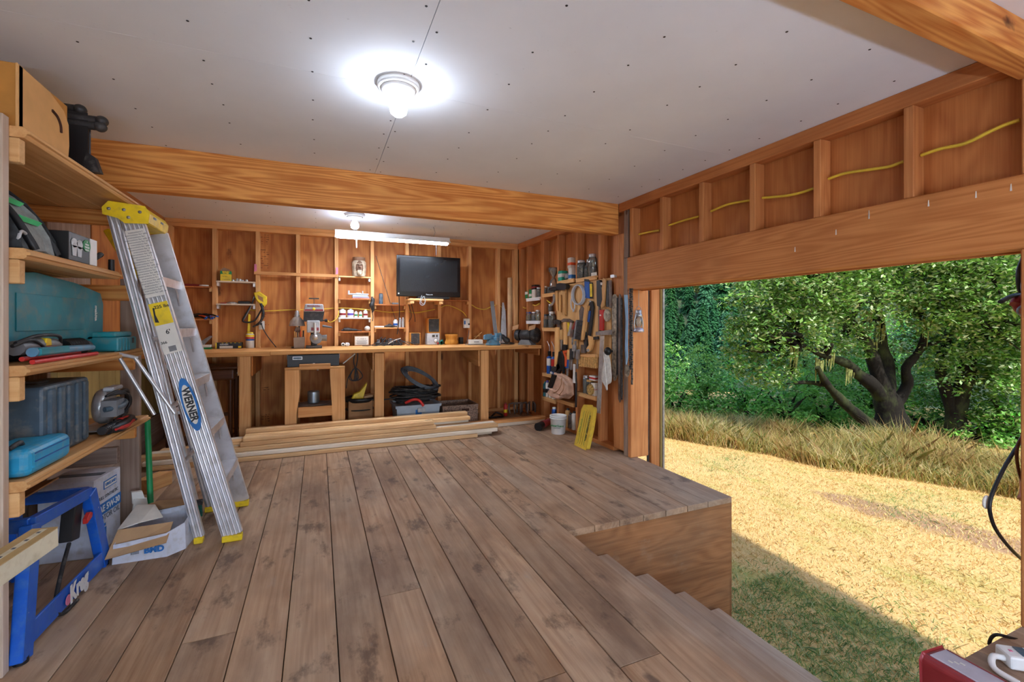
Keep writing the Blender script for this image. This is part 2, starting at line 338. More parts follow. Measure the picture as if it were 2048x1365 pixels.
# ---- floor
b = B(); b.span((-1.66, YF, -.075), (NX0-.02, 6.09, -.045)); b.span((NX0-.02, NY1+.02, -.075), (2.72, 6.09, -.045)); b.span((NX0-.02, YF, -.075), (2.72, NY0-.02, -.045))
fl = struct('floor', b, 'dark')
rf = random.Random(3)
for k in range(-9, 14):
    x0, x1 = .069+.1873*k+.002, .069+.1873*(k+1)-.002
    if k == -9: x0 = -1.62
    if k == 13: x1 = 2.731
    segs = []
    cuts = [YF]+sorted([rf.uniform(-2, .4), rf.uniform(1.2, 2.2)] if k % 2 else [rf.uniform(-1, .9), rf.uniform(3.9, 4.6)])+[6.06]
    for a, c in zip(cuts[:-1], cuts[1:]):
        if k >= 7:
            if c > NY1: segs.append((max(a, NY1), c))
            if a < NY0: segs.append((a, min(c, NY0)))
        else: segs.append((a, c))
    for a, c in segs:
        z = rf.uniform(-.0015, 0)
        bb = B(); bb.box((0, 0, -.0205), (x1-x0, c-a-.002, .041))
        part(fl, 'floor_board', bb, 'floor_y', bev=.002, loc=((x0+x1)/2, (a+c)/2, z))
# ---- deck skirts and stairs
b = B(); b.span((NX0-.02, NY1+.012, GZ-.05), (2.742, NY1+.03, -.043)); struct('wall_step_side', b, 'skirt_x')
b = B(); b.span((NX0-.02, NY0-.03, GZ-.05), (2.742, NY0-.012, -.043)); struct('wall_step_front', b, 'skirt_x')
b = B(); b.span((2.722, NY1+.012, GZ-.05), (2.742, 6.1, -.043)); b.span((2.722, YF, GZ-.05), (2.742, NY0-.012, -.043)); struct('wall_foundation', b, 'skirt_x')
st = thing('stairs', 'worn wooden stairs leading down from the deck to the lawn', 'stairs', (NX0, 1.62, GZ))
for i in range(4):
    nx, z = 1.655+.313*i, -.187-.19*i
    bb = B(); bb.box((0, 0, -.019), (.345, NY1-NY0-.01, .038)); part(st, 'tread', bb, 'tread_y', bev=.006, seg=2, loc=(nx-.1725-NX0, 0, z-GZ))
for i in range(5):
    x = 1.362+.313*i; zt = -.045-.19*i if i == 0 else -.187-.19*(i-1)-.039
    bb = B(); bb.box((0, 0, 0), (.018, NY1-NY0-.012, .145)); part(st, 'riser', bb, 'tread_y', loc=(x-NX0, 0, max(zt-.075, GZ+.075)-GZ))
bb = B()
for y in (-.6, 0, .6): bb.prism([(.02, -.3), (1.2, -.99), (1.2, -1.0), (.02, -1.0)], y-.02, y+.02, 'y')
part(st, 'stringer', bb, 'grey_x', loc=(0, 0, -GZ))
# ---- ceiling
b = B(); b.span((-1.62, YF, 2.409), (2.76, 6.09, 2.43)); ce = struct('ceiling', b, 'dark')
ys = [YF, -1.6, .84, 2.25, 3.63, 4.84, 6.07]
for i in range(len(ys)-1):
    for x0, x1 in ((-1.56, .396), (.396, 2.745)):
        bb = B(); bb.box((0, 0, .0065), (x1-x0-.003, ys[i+1]-ys[i]-.002, .013)); part(ce, 'drywall_panel', bb, 'drywall', loc=((x0+x1)/2, (ys[i]+ys[i+1])/2, ZC))
b = B(); rs = random.Random(5)
for x in (-1.32, -.893, -.466, -.033, .365, .425, .833, 1.26, 1.69, 2.12, 2.5):
    y = -.5+rs.uniform(0, .2)
    while y < 5.9:
        y += rs.uniform(.2, .33)
        if 3.56 < y < 3.7 or .78 < y < .9: continue
        b.lathe([(.0055, 0), (.0045, -.0012)], 7, (x+rs.uniform(-.012, .012), y, ZC-.0002))
o = part(ce, 'drywall_screws', b, 'black'); o['kind'] = 'stuff'
# ---- beams
b = B(); b.box((0, 0, 0), (4.19, .09, .293)); o = struct('trim_1', b, 'beam_x', bev=.005); o.location = (.555, 3.626, 2.2475)
b = B(); b.box((0, 0, 0), (4.19, .09, .144)); o = struct('trim_2', b, 'beam_x', bev=.005); o.location = (.555, .845, 2.322)
def stud(parent, name, a, c, mat, bev=.002):
    bb = B(); bb.box((0, 0, 0), [abs(q-p) for p, q in zip(a, c)]); return part(parent, name, bb, mat, bev=bev, loc=[(p+q)/2 for p, q in zip(a, c)])
# ---- back wall
b = B(); b.span((-1.62, 6.075, -.04), (2.76, 6.09, 2.41)); wb = struct('wall_back', b, 'dark')
SX = [-1.074, -.648, -.225, .2035, .629, 1.0675, 1.4975, 1.9265, 2.356]
ed = [-1.56, -.648, .629, 1.9265, 2.74]
for a, c in zip(ed[:-1], ed[1:]): stud(wb, 'plywood_panel', (a+.001, 6.06, .0), (c-.001, 6.075, 2.4), 'ply_z', 0)
for x in [-1.495]+SX+[2.625]:
    h = .03 if x in (-1.495, 2.625) else .0215
    stud(wb, 'stud', (x-h, YB, .04), (x+h, 6.0595, 2.31), 'stud_z')
stud(wb, 'top_plate', (XL, YB-.002, 2.31), (2.648, 6.0595, 2.351), 'stud_x'); stud(wb, 'top_plate', (XL, YB-.006, 2.3515), (2.648, 6.0595, 2.3935), 'stud_x')
stud(wb, 'bottom_plate', (XL, YB, .001), (2.648, 6.0595, .04), 'stud_x')
# ---- right wall
b = B(); b.prism([(3.45, -.04), (6.09, -.04), (6.09, 2.41), (YF, 2.41), (YF, -.04), (.78, -.04), (.78, 1.87), (3.45, 1.87)], 2.757, 2.772, 'x'); wr = struct('wall_right', b, 'rply_z')
pe = [3.46, 4.35, 5.2, 6.06]
for a, c in zip(pe[:-1], pe[1:]): stud(wr, 'plywood_panel', (2.741, a, .0), (2.756, c-.002, 2.4), 'rply_z', 0)
for a, c in ((.79, 1.706), (1.708, 2.99), (2.992, 3.455)): stud(wr, 'plywood_panel', (2.741, a, 1.862), (2.756, c, 2.4), 'rply_z', 0)
stud(wr, 'plywood_panel', (2.741, YF, 0), (2.756, .788, 2.4), 'rply_z', 0)
for y, h in ((5.9, .03), (5.65, .0215), (5.19, .045), (4.78, .0215), (4.35, .0215), (3.909, .0215)): stud(wr, 'stud', (XR, y-h, .04), (2.7405, y+h, 2.31), 'rstud_z')
for a, c in ((3.575, 3.662), (3.51, 3.572)): stud(wr, 'stud', (XR, a, .04), (2.7405, c, 2.099), 'rstud_z')
stud(wr, 'stud', (XR+.002, 3.452, .001), (2.7405, 3.508, 1.86), 'grey_z')
for y in (3.395, 2.995, 2.567, 2.13, 1.706, 1.265): stud(wr, 'cripple_stud', (XR, y-.0215, 1.862), (2.7405, y+.0215, 2.31), 'rstud_z', .004)
stud(wr, 'cripple_stud', (XR+.004, 3.452, 1.862), (2.7405, 3.508, 2.31), 'grey_z', .004)
stud(wr, 'top_plate', (XR-.004, YF, 2.31), (2.7405, 3.579, 2.3935), 'rstud_y', .004); stud(wr, 'top_plate', (XR-.004, 3.673, 2.31), (2.7405, 5.962, 2.3935), 'rstud_y', .004)
stud(wr, 'bottom_plate', (XR, 3.667, .001), (2.7405, 5.965, .04), 'rstud_y')
stud(wr, 'header', (XR-.002, .80, 1.557), (2.752, 3.4505, 1.8605), 'beam_y', .004)
stud(wr, 'header_trim', (2.774, .79, 1.55), (2.80, 3.46, 1.70), 'beam_y', .003)
for a, c, m, n in (((2.655, 3.405, -.0), (2.86, 3.45, 1.556), 'rstud_z', 'jamb_post'), ((2.863, 3.42, -.6), (2.885, 3.44, 1.6), 'dark', 'door_gap_strip'), ((2.886, 3.395, -.6), (2.985, 3.44, 1.6), 'rstud_z', 'door_casing'), ((2.986, 3.385, -.6), (3.03, 3.44, 1.62), 'treated_z', 'outer_casing'), ((3.005, 3.375, -.6), (3.03, 3.384, 1.62), 'steel', 'door_track'),
                  ((2.655, .79, 0), (2.80, .884, 1.556), 'rstud_z', 'jamb_post'), ((2.66, .76, 1.862), (2.7405, .884, 2.31), 'rstud_z', 'cripple_stud')): stud(wr, n, a, c, m, .005)
for u, v in ((1738, 402), (1738, 408), (1857, 383), (1952, 366), (2022, 352), (1590, 474), (1672, 440)):
    q = onX(u, v+30, XR-.003); bb = B(); bb.prism([(-.003, 0), (.003, 0), (.001, .028), (-.001, .03)], -.001, .001, 'x'); part(wr, 'paint_drip', bb, 'paper', loc=q)
for u0, v0, n in ((524, 470, 5), (524, 500, 6), (524, 527, 3), (525, 620, 4), (525, 650, 3), (525, 776, 3), (526, 830, 4)):
    q = onY(u0, v0, 6.0595); bb = B(); rs2 = random.Random(v0)
    for i in range(n):
        for j in range(3):
            if rs2.random() < .3: continue
            w_ = rs2.uniform(.006, .03); bb.box((.028*j+rs2.uniform(-.006, .006), 0, -.026*i+rs2.uniform(-.002, .002)), (w_, .001, rs2.uniform(.004, .009)))
    part(wb, 'grade_stamp', bb, 'faded_ink', loc=q)
bb = B(); bb.prism([(6.2, 2.45), (-1, 6.75), (-4.3, 4.8), (-4.3, 2.42), (6.2, 2.42)], 2.757, 2.775, 'x'); part(wr, 'gable', bb, 'rply_z')
# ---- left wall
b = B(); b.span((-1.60, YF, -.04), (-1.585, 6.09, 2.41)); wl = struct('wall_left', b, 'treated_z')
stud(wl, 'plywood_panel', (-1.584, 4.3, .95), (-1.545, 5.965, 2.31), 'ply_z', 0); stud(wl, 'plywood_panel', (-1.584, 3.53, .95), (-1.55, 4.297, 2.31), 'grey_z', 0)
y = 3.53
while y < 5.9: stud(wl, 'siding_board', (-1.584, y, .30), (-1.548, min(y+.3, 5.965), .948), 'treated_z', .003); y += .303
stud(wl, 'siding_board', (-1.584, 3.53, .001), (-1.535, 5.965, .295), 'grey_y', .003)
y = 2.0
for i, wd in enumerate((.14, .14, .14, .14, .30, .14, .09, .14, .14, .14)): stud(wl, 'siding_board', (-1.584, y, .001), (-1.56 if i % 3 else -1.57, y+wd-.004, 2.31), 'treated_z' if i not in (1, 2, 5) else 'antique_z', .002); y += wd
stud(wl, 'top_plate', (-1.584, YF, 2.311), (-1.532, 3.579, 2.3935), 'stud_y'); stud(wl, 'top_plate', (-1.584, 3.673, 2.311), (-1.532, 5.962, 2.3935), 'stud_y')
bb = B(); bb.cyl((0, 0, .05), (0, 0, 2.25), .012, n=10); one('conduit_pipe', 'thin grey metal conduit pipe running up the wall behind the wooden shelves', 'pipe', bb, 'silver', (-1.545, 3.22, 0))
# ---- front wall behind the camera, its opening added for fill daylight, and the roof
b = B(); b.prism([(-1.6, -.04), (-1.35, -.04), (-1.35, 2.2), (2.5, 2.2), (2.5, -.04), (2.77, -.04), (2.77, 4.8), (-1.6, 4.8)], YF-.03, YF-.01, 'y'); struct('wall_front', b, 'rply_z')
b = B(); b.prism([(6.25, 2.42), (-1, 6.75), (-4.35, 4.78), (-4.35, 4.86), (-1, 6.85), (6.25, 2.5)], -1.75, 2.79, 'x'); struct('roof', b, 'grey_y')
# ---- lawn
def lawnmat():
    m, nt, N, K, p = newmat('lawn'); tc = nd(nt, 'TexCoord'); v = tc.outputs['Object']
    mp = nd(nt, 'Mapping'); K.new(v, mp.inputs[0]); mp.inputs['Rotation'].default_value = (0, 0, R(12)); mp.inputs['Scale'].default_value = (1.0, .35, 1)
    a = noise(nt, mp.outputs[0], 2.2, 6, .65); f = noise(nt, v, 60, 4, .7)
    c = ramp(nt, f, [(.25, L((180, 138, 80))), (.5, L((216, 182, 122))), (.75, L((236, 208, 154)))])
    g = ramp(nt, f, [(.3, L((120, 142, 60))), (.7, L((178, 180, 100)))])
    c = mix(nt, c, g, mth(nt, 'MULTIPLY', ramp(nt, a, [(.50, W0), (.66, W1)]), .75))
    # worn dirt track
    p1, p2 = onZ(1690, 1000, GZ), onZ(2040, 1098, GZ); d = (p2-p1).normalized(); nrm = Vector((-d.y, d.x))
    sp = nd(nt, 'SeparateXYZ'); K.new(v, sp.inputs[0])
    dist = mth(nt, 'ABSOLUTE', mth(nt, 'ADD', mth(nt, 'ADD', mth(nt, 'MULTIPLY', sp.outputs[0], nrm.x), mth(nt, 'MULTIPLY', sp.outputs[1], nrm.y)), -(p1.x*nrm.x+p1.y*nrm.y)))
    alo = mth(nt, 'ADD', mth(nt, 'ADD', mth(nt, 'MULTIPLY', sp.outputs[0], d.x), mth(nt, 'MULTIPLY', sp.outputs[1], d.y)), -(p1.x*d.x+p1.y*d.y))
    n2 = noise(nt, v, 3, 5); dd = mth(nt, 'ADD', mth(nt, 'ADD', dist, mth(nt, 'MULTIPLY', n2, .5)), mth(nt, 'MULTIPLY', mth(nt, 'MAXIMUM', mth(nt, 'MULTIPLY', alo, -1), 0), .8))
    c = mix(nt, c, L((164, 132, 106)), mth(nt, 'MULTIPLY', ramp(nt, dd, [(.42, W1), (.58, W0)]), .9))
    K.new(c, p.inputs['Base Color']); p.inputs['Roughness'].default_value = .95; p.inputs['Specular IOR Level'].default_value = .1; bumpto(nt, f, .5, .02)
lawnmat()
b = B(); b.add([(0, 0, GZ)]+[(math.sin(R(i*7.5))*(15.8 if -4 <= i <= 16 else 60), math.cos(R(i*7.5))*(15.8 if -4 <= i <= 16 else 60), GZ) for i in range(-8, 40)], [(0, i+1, (i+1) % 48+1) for i in range(48)]); struct('ground', b, 'lawn')

# ================================================================ lamps
def bulb_lamp(loc, label):
    t = thing('ceiling_light', label, 'ceiling light', loc, group=None)
    b = B(); b.lathe([(.098, 0), (.1, -.012), (.098, -.022), (.09, -.026)], 28); part(t, 'mounting_plate', b, 'white')
    b = B(); b.lathe([(.082, -.026), (.08, -.036), (.066, -.044), (.04, -.040), (.03, -.040)], 28); part(t, 'lamp_holder', b, 'white')
    b = B(); b.lathe([(.016, -.04), (.018, -.066), (.034, -.092), (.042, -.115), (.037, -.139), (.02, -.153), (.0, -.156)], 20); part(t, 'bulb', b, 'bulb')
bulb_lamp((.352, 2.2, ZC), 'round white porcelain light with lit bare bulb in front of the ceiling beam')
bulb_lamp((.352, 5.02, ZC), 'small white light with lit bare bulb on the ceiling above the workbench')
bulb_lamp((.352, -.9, ZC), 'added round white fill light with bare bulb on the ceiling behind the camera')  # extra bulb added out of view as fill
t = thing('shop_light', 'long white fluorescent shop light hanging above the workbench', 'light', (.806, 5.3, 2.20))
b = B(); b.prism([(-.04, .035), (.04, .035), (.03, .07), (-.03, .07)], -.64, .64, 'x'); b.prism([(-.085, .005), (-.04, .035), (.04, .035), (.085, .005), (.082, .003), (.04, .031), (-.04, .031), (-.082, .003)], -.64, .64, 'x'); part(t, 'housing', b, 'white')
for y in (-.03, .03):
    b = B(); b.cyl((-.60, y, .006), (.60, y, .006), .018, n=12); part(t, 'tube', b, 'tube_lit')
    for s in (-1, 1):
        b = B(); b.box((s*.615, y, .01), (.02, .03, .05)); part(t, 'tube_socket', b, 'white')
for x in (-.42, .45):
    b = B(); b.tube([(x, 0, .07), (x+.02, 0, .13), (x, 0, .193)], .003, 5); part(t, 'hanging_chain', b, 'wire')
b = B(); b.tube([(-.42, -.05, .03), (-.421, -.05, -.06), (-.42, -.05, -.12)], .006, 6); part(t, 'pull_cord', b, 'rope')
b = B(); b.tube([(.47, -.05, .03), (.471, -.05, -.15)], .003, 5); part(t, 'pull_cord', b, 'wire')

def batten(loc, rz, label):  # unseen tube lights, added to brighten the interior
    t = thing('fill_light', label, 'light', loc, rz, group='added fill lights')
    b = B(); b.box((0, -.05, .70), (1.25, .03, .05)); part(t, 'housing', b, 'white', bev=.004)
    b = B(); b.cyl((-.6, 0, .70), (.6, 0, .70), .022, n=12); part(t, 'tube', b, 'tube_fill')
    for s in (-1, 1):
        b = B(); b.box((s*.612, -.01, .70), (.02, .06, .05)); part(t, 'tube_socket', b, 'white')
        for d in (-.18, .1):
            b = B(); b.cyl((s*.5, -.06, .69), (s*.52, d-.06, 0), .01, n=8); part(t, 'leg', b, 'steel')
batten((-.2, -1.5, .0), 0, 'added bare tube fill light on steel legs behind the camera, left one')
batten((1.2, -1.6, .0), 0, 'added bare tube fill light on steel legs behind the camera, right one')

# ================================================================ left shelving unit
SXF, SY0 = -.965, 2.203
su = thing('shelving_unit', 'tall open shelving unit of rough boards along the left wall', 'shelving', (-1.25, 2.85, 0))
so_ = Vector((-1.25, 2.85, 0))
def sp(name, a, c, mat, bev=.003):
    bb = B(); bb.box((0, 0, 0), [abs(q-p) for p, q in zip(a, c)]); return part(su, name, bb, mat, bev=bev, loc=[(p+q)/2-o for p, q, o in zip(a, c, so_)])
sp('post', (-1.11, 2.163, 0), (-1.02, 2.2, 1.99), 'post_z'); sp('post', (-1.115, 3.48, 0), (-1.02, 3.517, 1.52), 'grey_z')
sp('post', (-1.54, 2.163, 0), (-1.46, 2.2, 1.99), 'grey_z'); sp('post', (-1.535, 3.48, 0), (-1.45, 3.517, 1.91), 'grey_z')
SH = [(1.962, 3.45), (1.522, 3.04), (1.095, 3.45), (.676, 3.49)]
def tongue(y0, y1, last):
    h = .0195; w0 = .0935
    q = [(-w0, -h), (w0-.012, -h), (w0-.004, -.012), (w0-.004, -.006), (w0+.006, -.005), (w0+.006, .005), (w0-.004, .006), (w0-.004, .012), (w0-.012, h), (-w0, h)]
    return q
for z, y1 in SH:
    for i in range(3):
        x1 = SXF-.006-.19*i; bb = B(); bb.prism(tongue(0, 0, 0), -(y1-SY0)/2, (y1-SY0)/2, 'y')
        part(su, 'shelf_board', bb, 'pine_y', loc=Vector((x1-.0935, (SY0+y1)/2, z-.0195))-so_)
for z, y1 in SH:
    sp('support_rail', (-1.53, 2.203, z-.129), (-.995, 2.241, z-.041), 'pine_x')
    yy = min(y1, 3.47)
    if z != SH[1][0]: sp('support_rail', (-1.53, yy-.036, z-.129), (-1.03, yy, z-.041), 'beam_x')
    else: sp('support_rail', (-1.53, 3.44, 1.385), (-1.03, 3.478, 1.478), 'beam_x')
sp('support_rail', (-1.53, 3.44, .40), (-1.116, 3.478, .50), 'grey_x')
# ---- on the top shelf
Z1, Z2, Z3, Z4 = [z+.001 for z, _ in SH]
t = thing('cardboard_carton', 'tan cardboard carton with cut hand hole on the top wooden shelf', 'box', (-1.25, 2.43, Z1))
b = B(); b.box((0, 0, .125), (.46, .36, .245)); part(t, 'carton_body', b, 'box_tan', bev=.004)
b = B(); b.prism([(-.20, .004), (.165, .004), (.175, .07), (.17, .16), (.13, .205), (.02, .235), (-.20, .24)], .232, .238, 'x'); part(t, 'side_flap', b, 'box_pale', bev=.001)
b = B(); b.tube([(.2395, .03, .165), (.2395, .07, .155), (.2395, .095, .13), (.2395, .10, .10)], .006, 6, 4); part(t, 'hand_hole', b, 'stamp')
b = B(); b.box((.235, -.178, .122), (.006, .022, .23)); part(t, 'corner_flap', b, 'offwhite')
t = thing('work_stand', 'black folding stand with grey knuckle ends upright on the top shelf', 'stand', (-1.1, 2.75, Z1))
b = B(); b.prism([(-.02, .0), (.1, 0), (.1, .27), (-.02, .27)], -.015, .015, 'y'); part(t, 'column', b, 'black', bev=.004)
for z, dx in ((.29, .07), (.25, .15), (.222, .145)):
    b = B(); b.tube([(-.14, 0, z), (dx, 0, z)], .019, 10); b.ball((dx, 0, z), (.026, .028, .024)); part(t, 'knuckle_arm', b, 'dark')
b = B(); b.prism([(.08, 0), (.15, 0), (.13, .07), (.1, .09)], -.02, .02, 'y'); part(t, 'foot', b, 'rubber')
# ---- second shelf
t = thing('backpack', 'dark grey backpack with mint green trim slumped on the second shelf', 'backpack', (-1.2, 2.40, Z2)); t.scale = (1, .8, 1)
b = B(); b.prism([(-.25, 0), (.165, 0), (.155, .06), (.12, .13), (.07, .20), (.01, .255), (-.10, .285), (-.25, .28)], -.19, .13, 'y'); part(t, 'pack_body', b, 'fabric_dark', bev=.03, seg=3)
b = B(); b.prism([(.10, .0), (.185, .0), (.17, .07), (.13, .15), (.07, .215), (.02, .25), (.0, .22), (.06, .14)], -.10, .06, 'y'); part(t, 'front_pocket', b, 'fabric_grey', bev=.018, seg=2)
for y in (-.12, .075):
    b = B(); b.tube([(-.02, y, .27), (.07, y, .222), (.135, y+.01, .14), (.18, y+.02, .05), (.195, y+.03, .01)], .016, 6, 4); part(t, 'shoulder_strap', b, 'black')
for z, x in ((.205, .09), (.13, .145)):
    b = B(); b.box((x+.008, -.02, z), (.012, .17, .018), (0, 35, 0)); part(t, 'mint_trim', b, 'mint')
b = B(); b.tube([(.17, -.17, .02), (.185, -.19, .05), (.18, -.16, .07), (.175, -.11, .065), (.18, -.10, .03)], .006, 6, 4); part(t, 'carry_loop', b, 'lightgrey')
t = thing('bulb_box', 'black and white light bulb box with green round sticker on the second shelf', 'box', (-1.04, 2.66, Z2)); t.scale = (1, 1.55, 1.12)
b = B(); b.box((0, 0, .055), (.11, .17, .11)); part(t, 'carton_body', b, 'black', bev=.002)
b = B(); b.box((0, .087, .055), (.105, .004, .104)); part(t, 'back_panel', b, 'white')
b = B(); b.box((.0565, .062, .055), (.003, .044, .108)); part(t, 'side_panel', b, 'white')
b = B(); b.lathe([(.024, 0), (.024, .002)], 18, (.056, .018, .074), 'x'); g = part(t, 'round_sticker', b, 'box_green')
for i, s in enumerate(('4', 'BULB', 'VALUE', 'PACK')): text(t, s, 'white', (.0585, .018, .089-i*.011), (90, 0, 90), .0095, bold=.03)
for y in (-.055, -.025):
    b = B(); b.lathe([(.018, 0), (.018, .0018)], 16, (.056, y, .07), 'x'); b.prism([(y-.010, .02), (y+.010, .02), (y+.014, .06), (y-.014, .06)], .056, .0578, 'x'); part(t, 'bulb_print', b, 'lightgrey')
b = B()
for i in range(3): b.tube([(0, 0, .01), (.03, .04, .05+.01*i), (.02, .09+.01*i, .07), (-.02, .10, .04), (-.02, .04, .01+.01*i), (0, 0, .012)], .0055, 6, 5)
b.box((0, 0, .03), (.02, .03, .05)); one('extension_cord', 'coiled black power cord behind the light bulb box on the second shelf', 'cord', b, 'black', (-1.03, 2.82, Z2))
b = B(); b.cyl((0, 0, 0), (0, 0, .06), .014, .013, 12); one('black_bottle', 'small black cylinder standing at the tapered end of the second shelf', 'bottle', b, 'black', (-1.0, 3.01, Z2))
b = B(); b.tube([(0, 0, 0), (.005, .0, .15), (0, .01, .26)], .017, 8); one('red_tool', 'red hand tool leaning behind the light bulb box', 'tool', b, 'red', (-1.3, 2.98, Z2))
# ---- third shelf
t = thing('tool_case', 'long teal plastic power tool case standing on edge on the third shelf', 'tool case', (-1.16, 2.72, Z3+.080)); t.scale = (1, 1, .90)
b = B(); b.prism([(-.42, .03), (-.38, .0), (.37, .0), (.42, .04), (.425, .19), (.40, .235), (.33, .245), (.15, .27), (-.2, .29), (-.42, .26)], -.07, .07, 'x'); part(t, 'case_shell', b, 'teal', bev=.028, seg=4)
b = B(); b.box((.0715, -.05, .13), (.004, .56, .17)); part(t, 'raised_panel', b, 'teal', bev=.0015)
b = B(); b.tube([(0, -.2, .285), (0, -.17, .305), (0, 0, .32), (0, .13, .295), (0, .17, .27)], .014, 8, 4); part(t, 'carry_handle', b, 'teal_dark')
for y in (-.25, .3):
    b = B(); b.box((.04, y, -.004), (.06, .06, .016)); part(t, 'latch', b, 'teal_light', bev=.003)
text(t, 'makita', 'white', (.0735, .355, .14), (0, 90, 0), .034, bold=.03).rotation_euler = (R(90), R(90), R(90))
b = B()
b.span((-.08, -.38, 0), (.08, .38, .065)); one('flat_tool_tray', 'flat dark tray of tools under the long teal case', 'tray', b, 'dark', (-1.2, 2.72, Z3), bev=.008)
t = thing('tool_case', 'small teal plastic tool case with latch at the far end of the third shelf', 'tool case', (-1.045, 3.17, Z3))
b = B(); b.box((0, 0, .04), (.13, .26, .075)); part(t, 'case_base', b, 'teal', bev=.008, seg=2)
b = B(); b.box((-.005, -.01, .092), (.11, .23, .028)); part(t, 'case_lid', b, 'teal_light', bev=.006)
b = B(); b.box((.064, .07, .055), (.006, .03, .03)); part(t, 'latch', b, 'dark')
for y in (-.10, -.06, -.02, .02):
    b = B(); b.box((.066, y, .038), (.004, .018, .07)); part(t, 'rib', b, 'teal')
t = thing('heat_hose', 'black ribbed vacuum hose end lying on the third shelf', 'hose', (-1.06, 2.72, Z3+.002))
b = B(); b.cyl((0, -.06, .04), (0, .13, .038), .036, .036, 16)
for i in range(9): b.lathe([(.037, -.004), (.041, 0), (.037, .004)], 16, (0, -.04+.018*i, .04), 'y')
part(t, 'ribbed_hose', b, 'black')
b = B(); b.cyl((0, .13, .038), (0, .17, .036), .028, .03, 14); part(t, 'cuff', b, 'dark')
t = thing('jigsaw', 'grey and yellow power tool with black cord on the third shelf', 'power tool', (-1.06, 2.48, Z3+.028))
b = B(); b.tube([(0, -.16, .03), (0, -.02, .035), (0, .12, .03)], [.03, .034, .028], 10); part(t, 'motor_body', b, 'grey')
b = B(); b.prism([(-.03, .03), (.02, .03), (.015, .062), (-.02, .065)], -.02, .034, 'x'); part(t, 'yellow_grip', b, 'yellow', bev=.004)
b = B(); b.tube([(.02, -.2, .05), (.03, -.08, .075), (.03, .08, .07), (.02, .12, .03)], .007, 6, 5); b.tube([(.02, -.22, .04), (.03, -.12, .06), (.03, -.02, .02)], .007, 6, 5); part(t, 'power_cord', b, 'rubber')
b = B(); b.prism([(-.12, .0), (.12, .0), (.1, .014), (-.02, .03), (-.08, .034), (-.12, .01)], -.02, .02, 'x'); one('orange_clamp', 'orange plastic clamp lying between the teal tool and the grey power tool', 'clamp', b, 'orange', (-1.005, 2.52, Z3+.026), bev=.006)
t = thing('plane_tool', 'slim teal tool body lying on red bars at the front of the third shelf', 'power tool', (-.985, 2.5, Z3+.026))
b = B(); b.tube([(0, -.24, .018), (0, .0, .016), (0, .22, .014), (0, .25, .013)], [.018, .016, .014, .012], 10); part(t, 'barrel', b, 'vise')
b = B(); b.box((.004, -.12, .018), (.034, .22, .03)); part(t, 'handle', b, 'teal', bev=.006)
for i, (x, y0, y1, z) in enumerate(((-.98, 2.25, 2.78, .008), (-1.0, 2.23, 2.66, .021))):
    b = B(); b.tube([(0, 0, 0), (0, (y1-y0)*.5, .001), (0, y1-y0, 0)], .009, 8); one('pry_bar', ('long red steel bar along the front edge of the third shelf', 'shorter red steel bar resting just behind another red bar')[i], 'bar', b, 'red', (x, y0, Z3+z))
# ---- lowest shelf
t = thing('equipment_case', 'blue grey ribbed hard plastic case standing on the lowest shelf', 'case', (-1.13, 2.67, Z4))
b = B(); b.box((0, 0, .155), (.18, .40, .31)); part(t, 'case_shell', b, 'slate', bev=.014, seg=2)
for y in (-.15, -.075, .0, .075, .145):
    b = B(); b.box((.092, y, .155), (.02, .045, .28)); part(t, 'rib', b, 'slate', bev=.006)
b = B(); b.box((.02, .205, .15), (.06, .014, .19)); part(t, 'edge_latch', b, 'slate', bev=.004)
b = B(); b.box((0, -.05, .312), (.05, .10, .02)); part(t, 'carry_handle', b, 'dark', bev=.004)
b = B(); b.lathe([(.12, 0), (.13, .05), (.13, .26), (.115, .30), (.085, .318), (.092, .322), (.096, .33), (.094, .338), (.05, .345), (.03, .37), (.0, .372)], 24); one('plastic_jug', 'round white plastic tub with lid behind the ribbed case', 'tub', b, 'lightgrey', (-1.36, 2.78, Z4))
t = thing('tool_case', 'bright sky blue rounded tool case at the near end of the lowest shelf', 'tool case', (-1.06, 2.38, Z4))
b = B(); b.box((0, 0, .055), (.17, .31, .105)); part(t, 'case_shell', b, 'skyblue', bev=.03, seg=4)
b = B(); b.box((.0855, 0, .055), (.003, .25, .004)); b.box((.086, 0, .085), (.003, .25, .002)); part(t, 'seam', b, 'blue')
b = B(); b.tube([(.02, -.14, .11), (.03, -.10, .125), (.02, -.06, .11)], .009, 7, 4); part(t, 'carry_handle', b, 'dark')
t = thing('circular_saw', 'grey circular saw with finned motor and black cord on the lowest shelf', 'power tool', (-1.07, 3.12, Z4))
b = B(); b.lathe([(.0, -.03), (.085, -.03), (.095, -.015), (.095, .02), (.07, .03), (.0, .03)], 24, (0, .02, .12), 'x'); part(t, 'blade_guard', b, 'silver')
b = B(); b.box((0, .0, .016), (.15, .30, .006)); part(t, 'base_plate', b, 'steel')
b = B(); b.tube([(.05, -.10, .12), (.055, .03, .125)], [.034, .038], 12)
for i in range(8): b.box((.056, -.1+.014*i, .12), (.066, .004, .085))
part(t, 'motor', b, 'grey')
b = B(); b.tube([(.045, -.12, .12), (.085, -.06, .122), (.085, .03, .135), (.04, .06, .15)], .014, 8, 4); part(t, 'handle', b, 'slate')
b = B(); b.tube([(.04, .09, .18), (.05, .15, .185), (.05, .17, .14), (.045, .16, .06), (.04, .10, .035)], .013, 8, 4); part(t, 'front_grip', b, 'dark')
b = B()
for i in range(3): b.tube([(.05, -.12, .19), (.07, -.03, .205-.008*i), (.085, .06+.008*i, .17), (.085, .085+.008*i, .11), (.06, .04, .06), (.05, -.02, .045)], .006, 6, 5)
part(t, 'power_cord', b, 'black')
b = B(); b.box((.03, .03, .215), (.05, .13, .022)); part(t, 'top_lever', b, 'lightgrey', bev=.006)
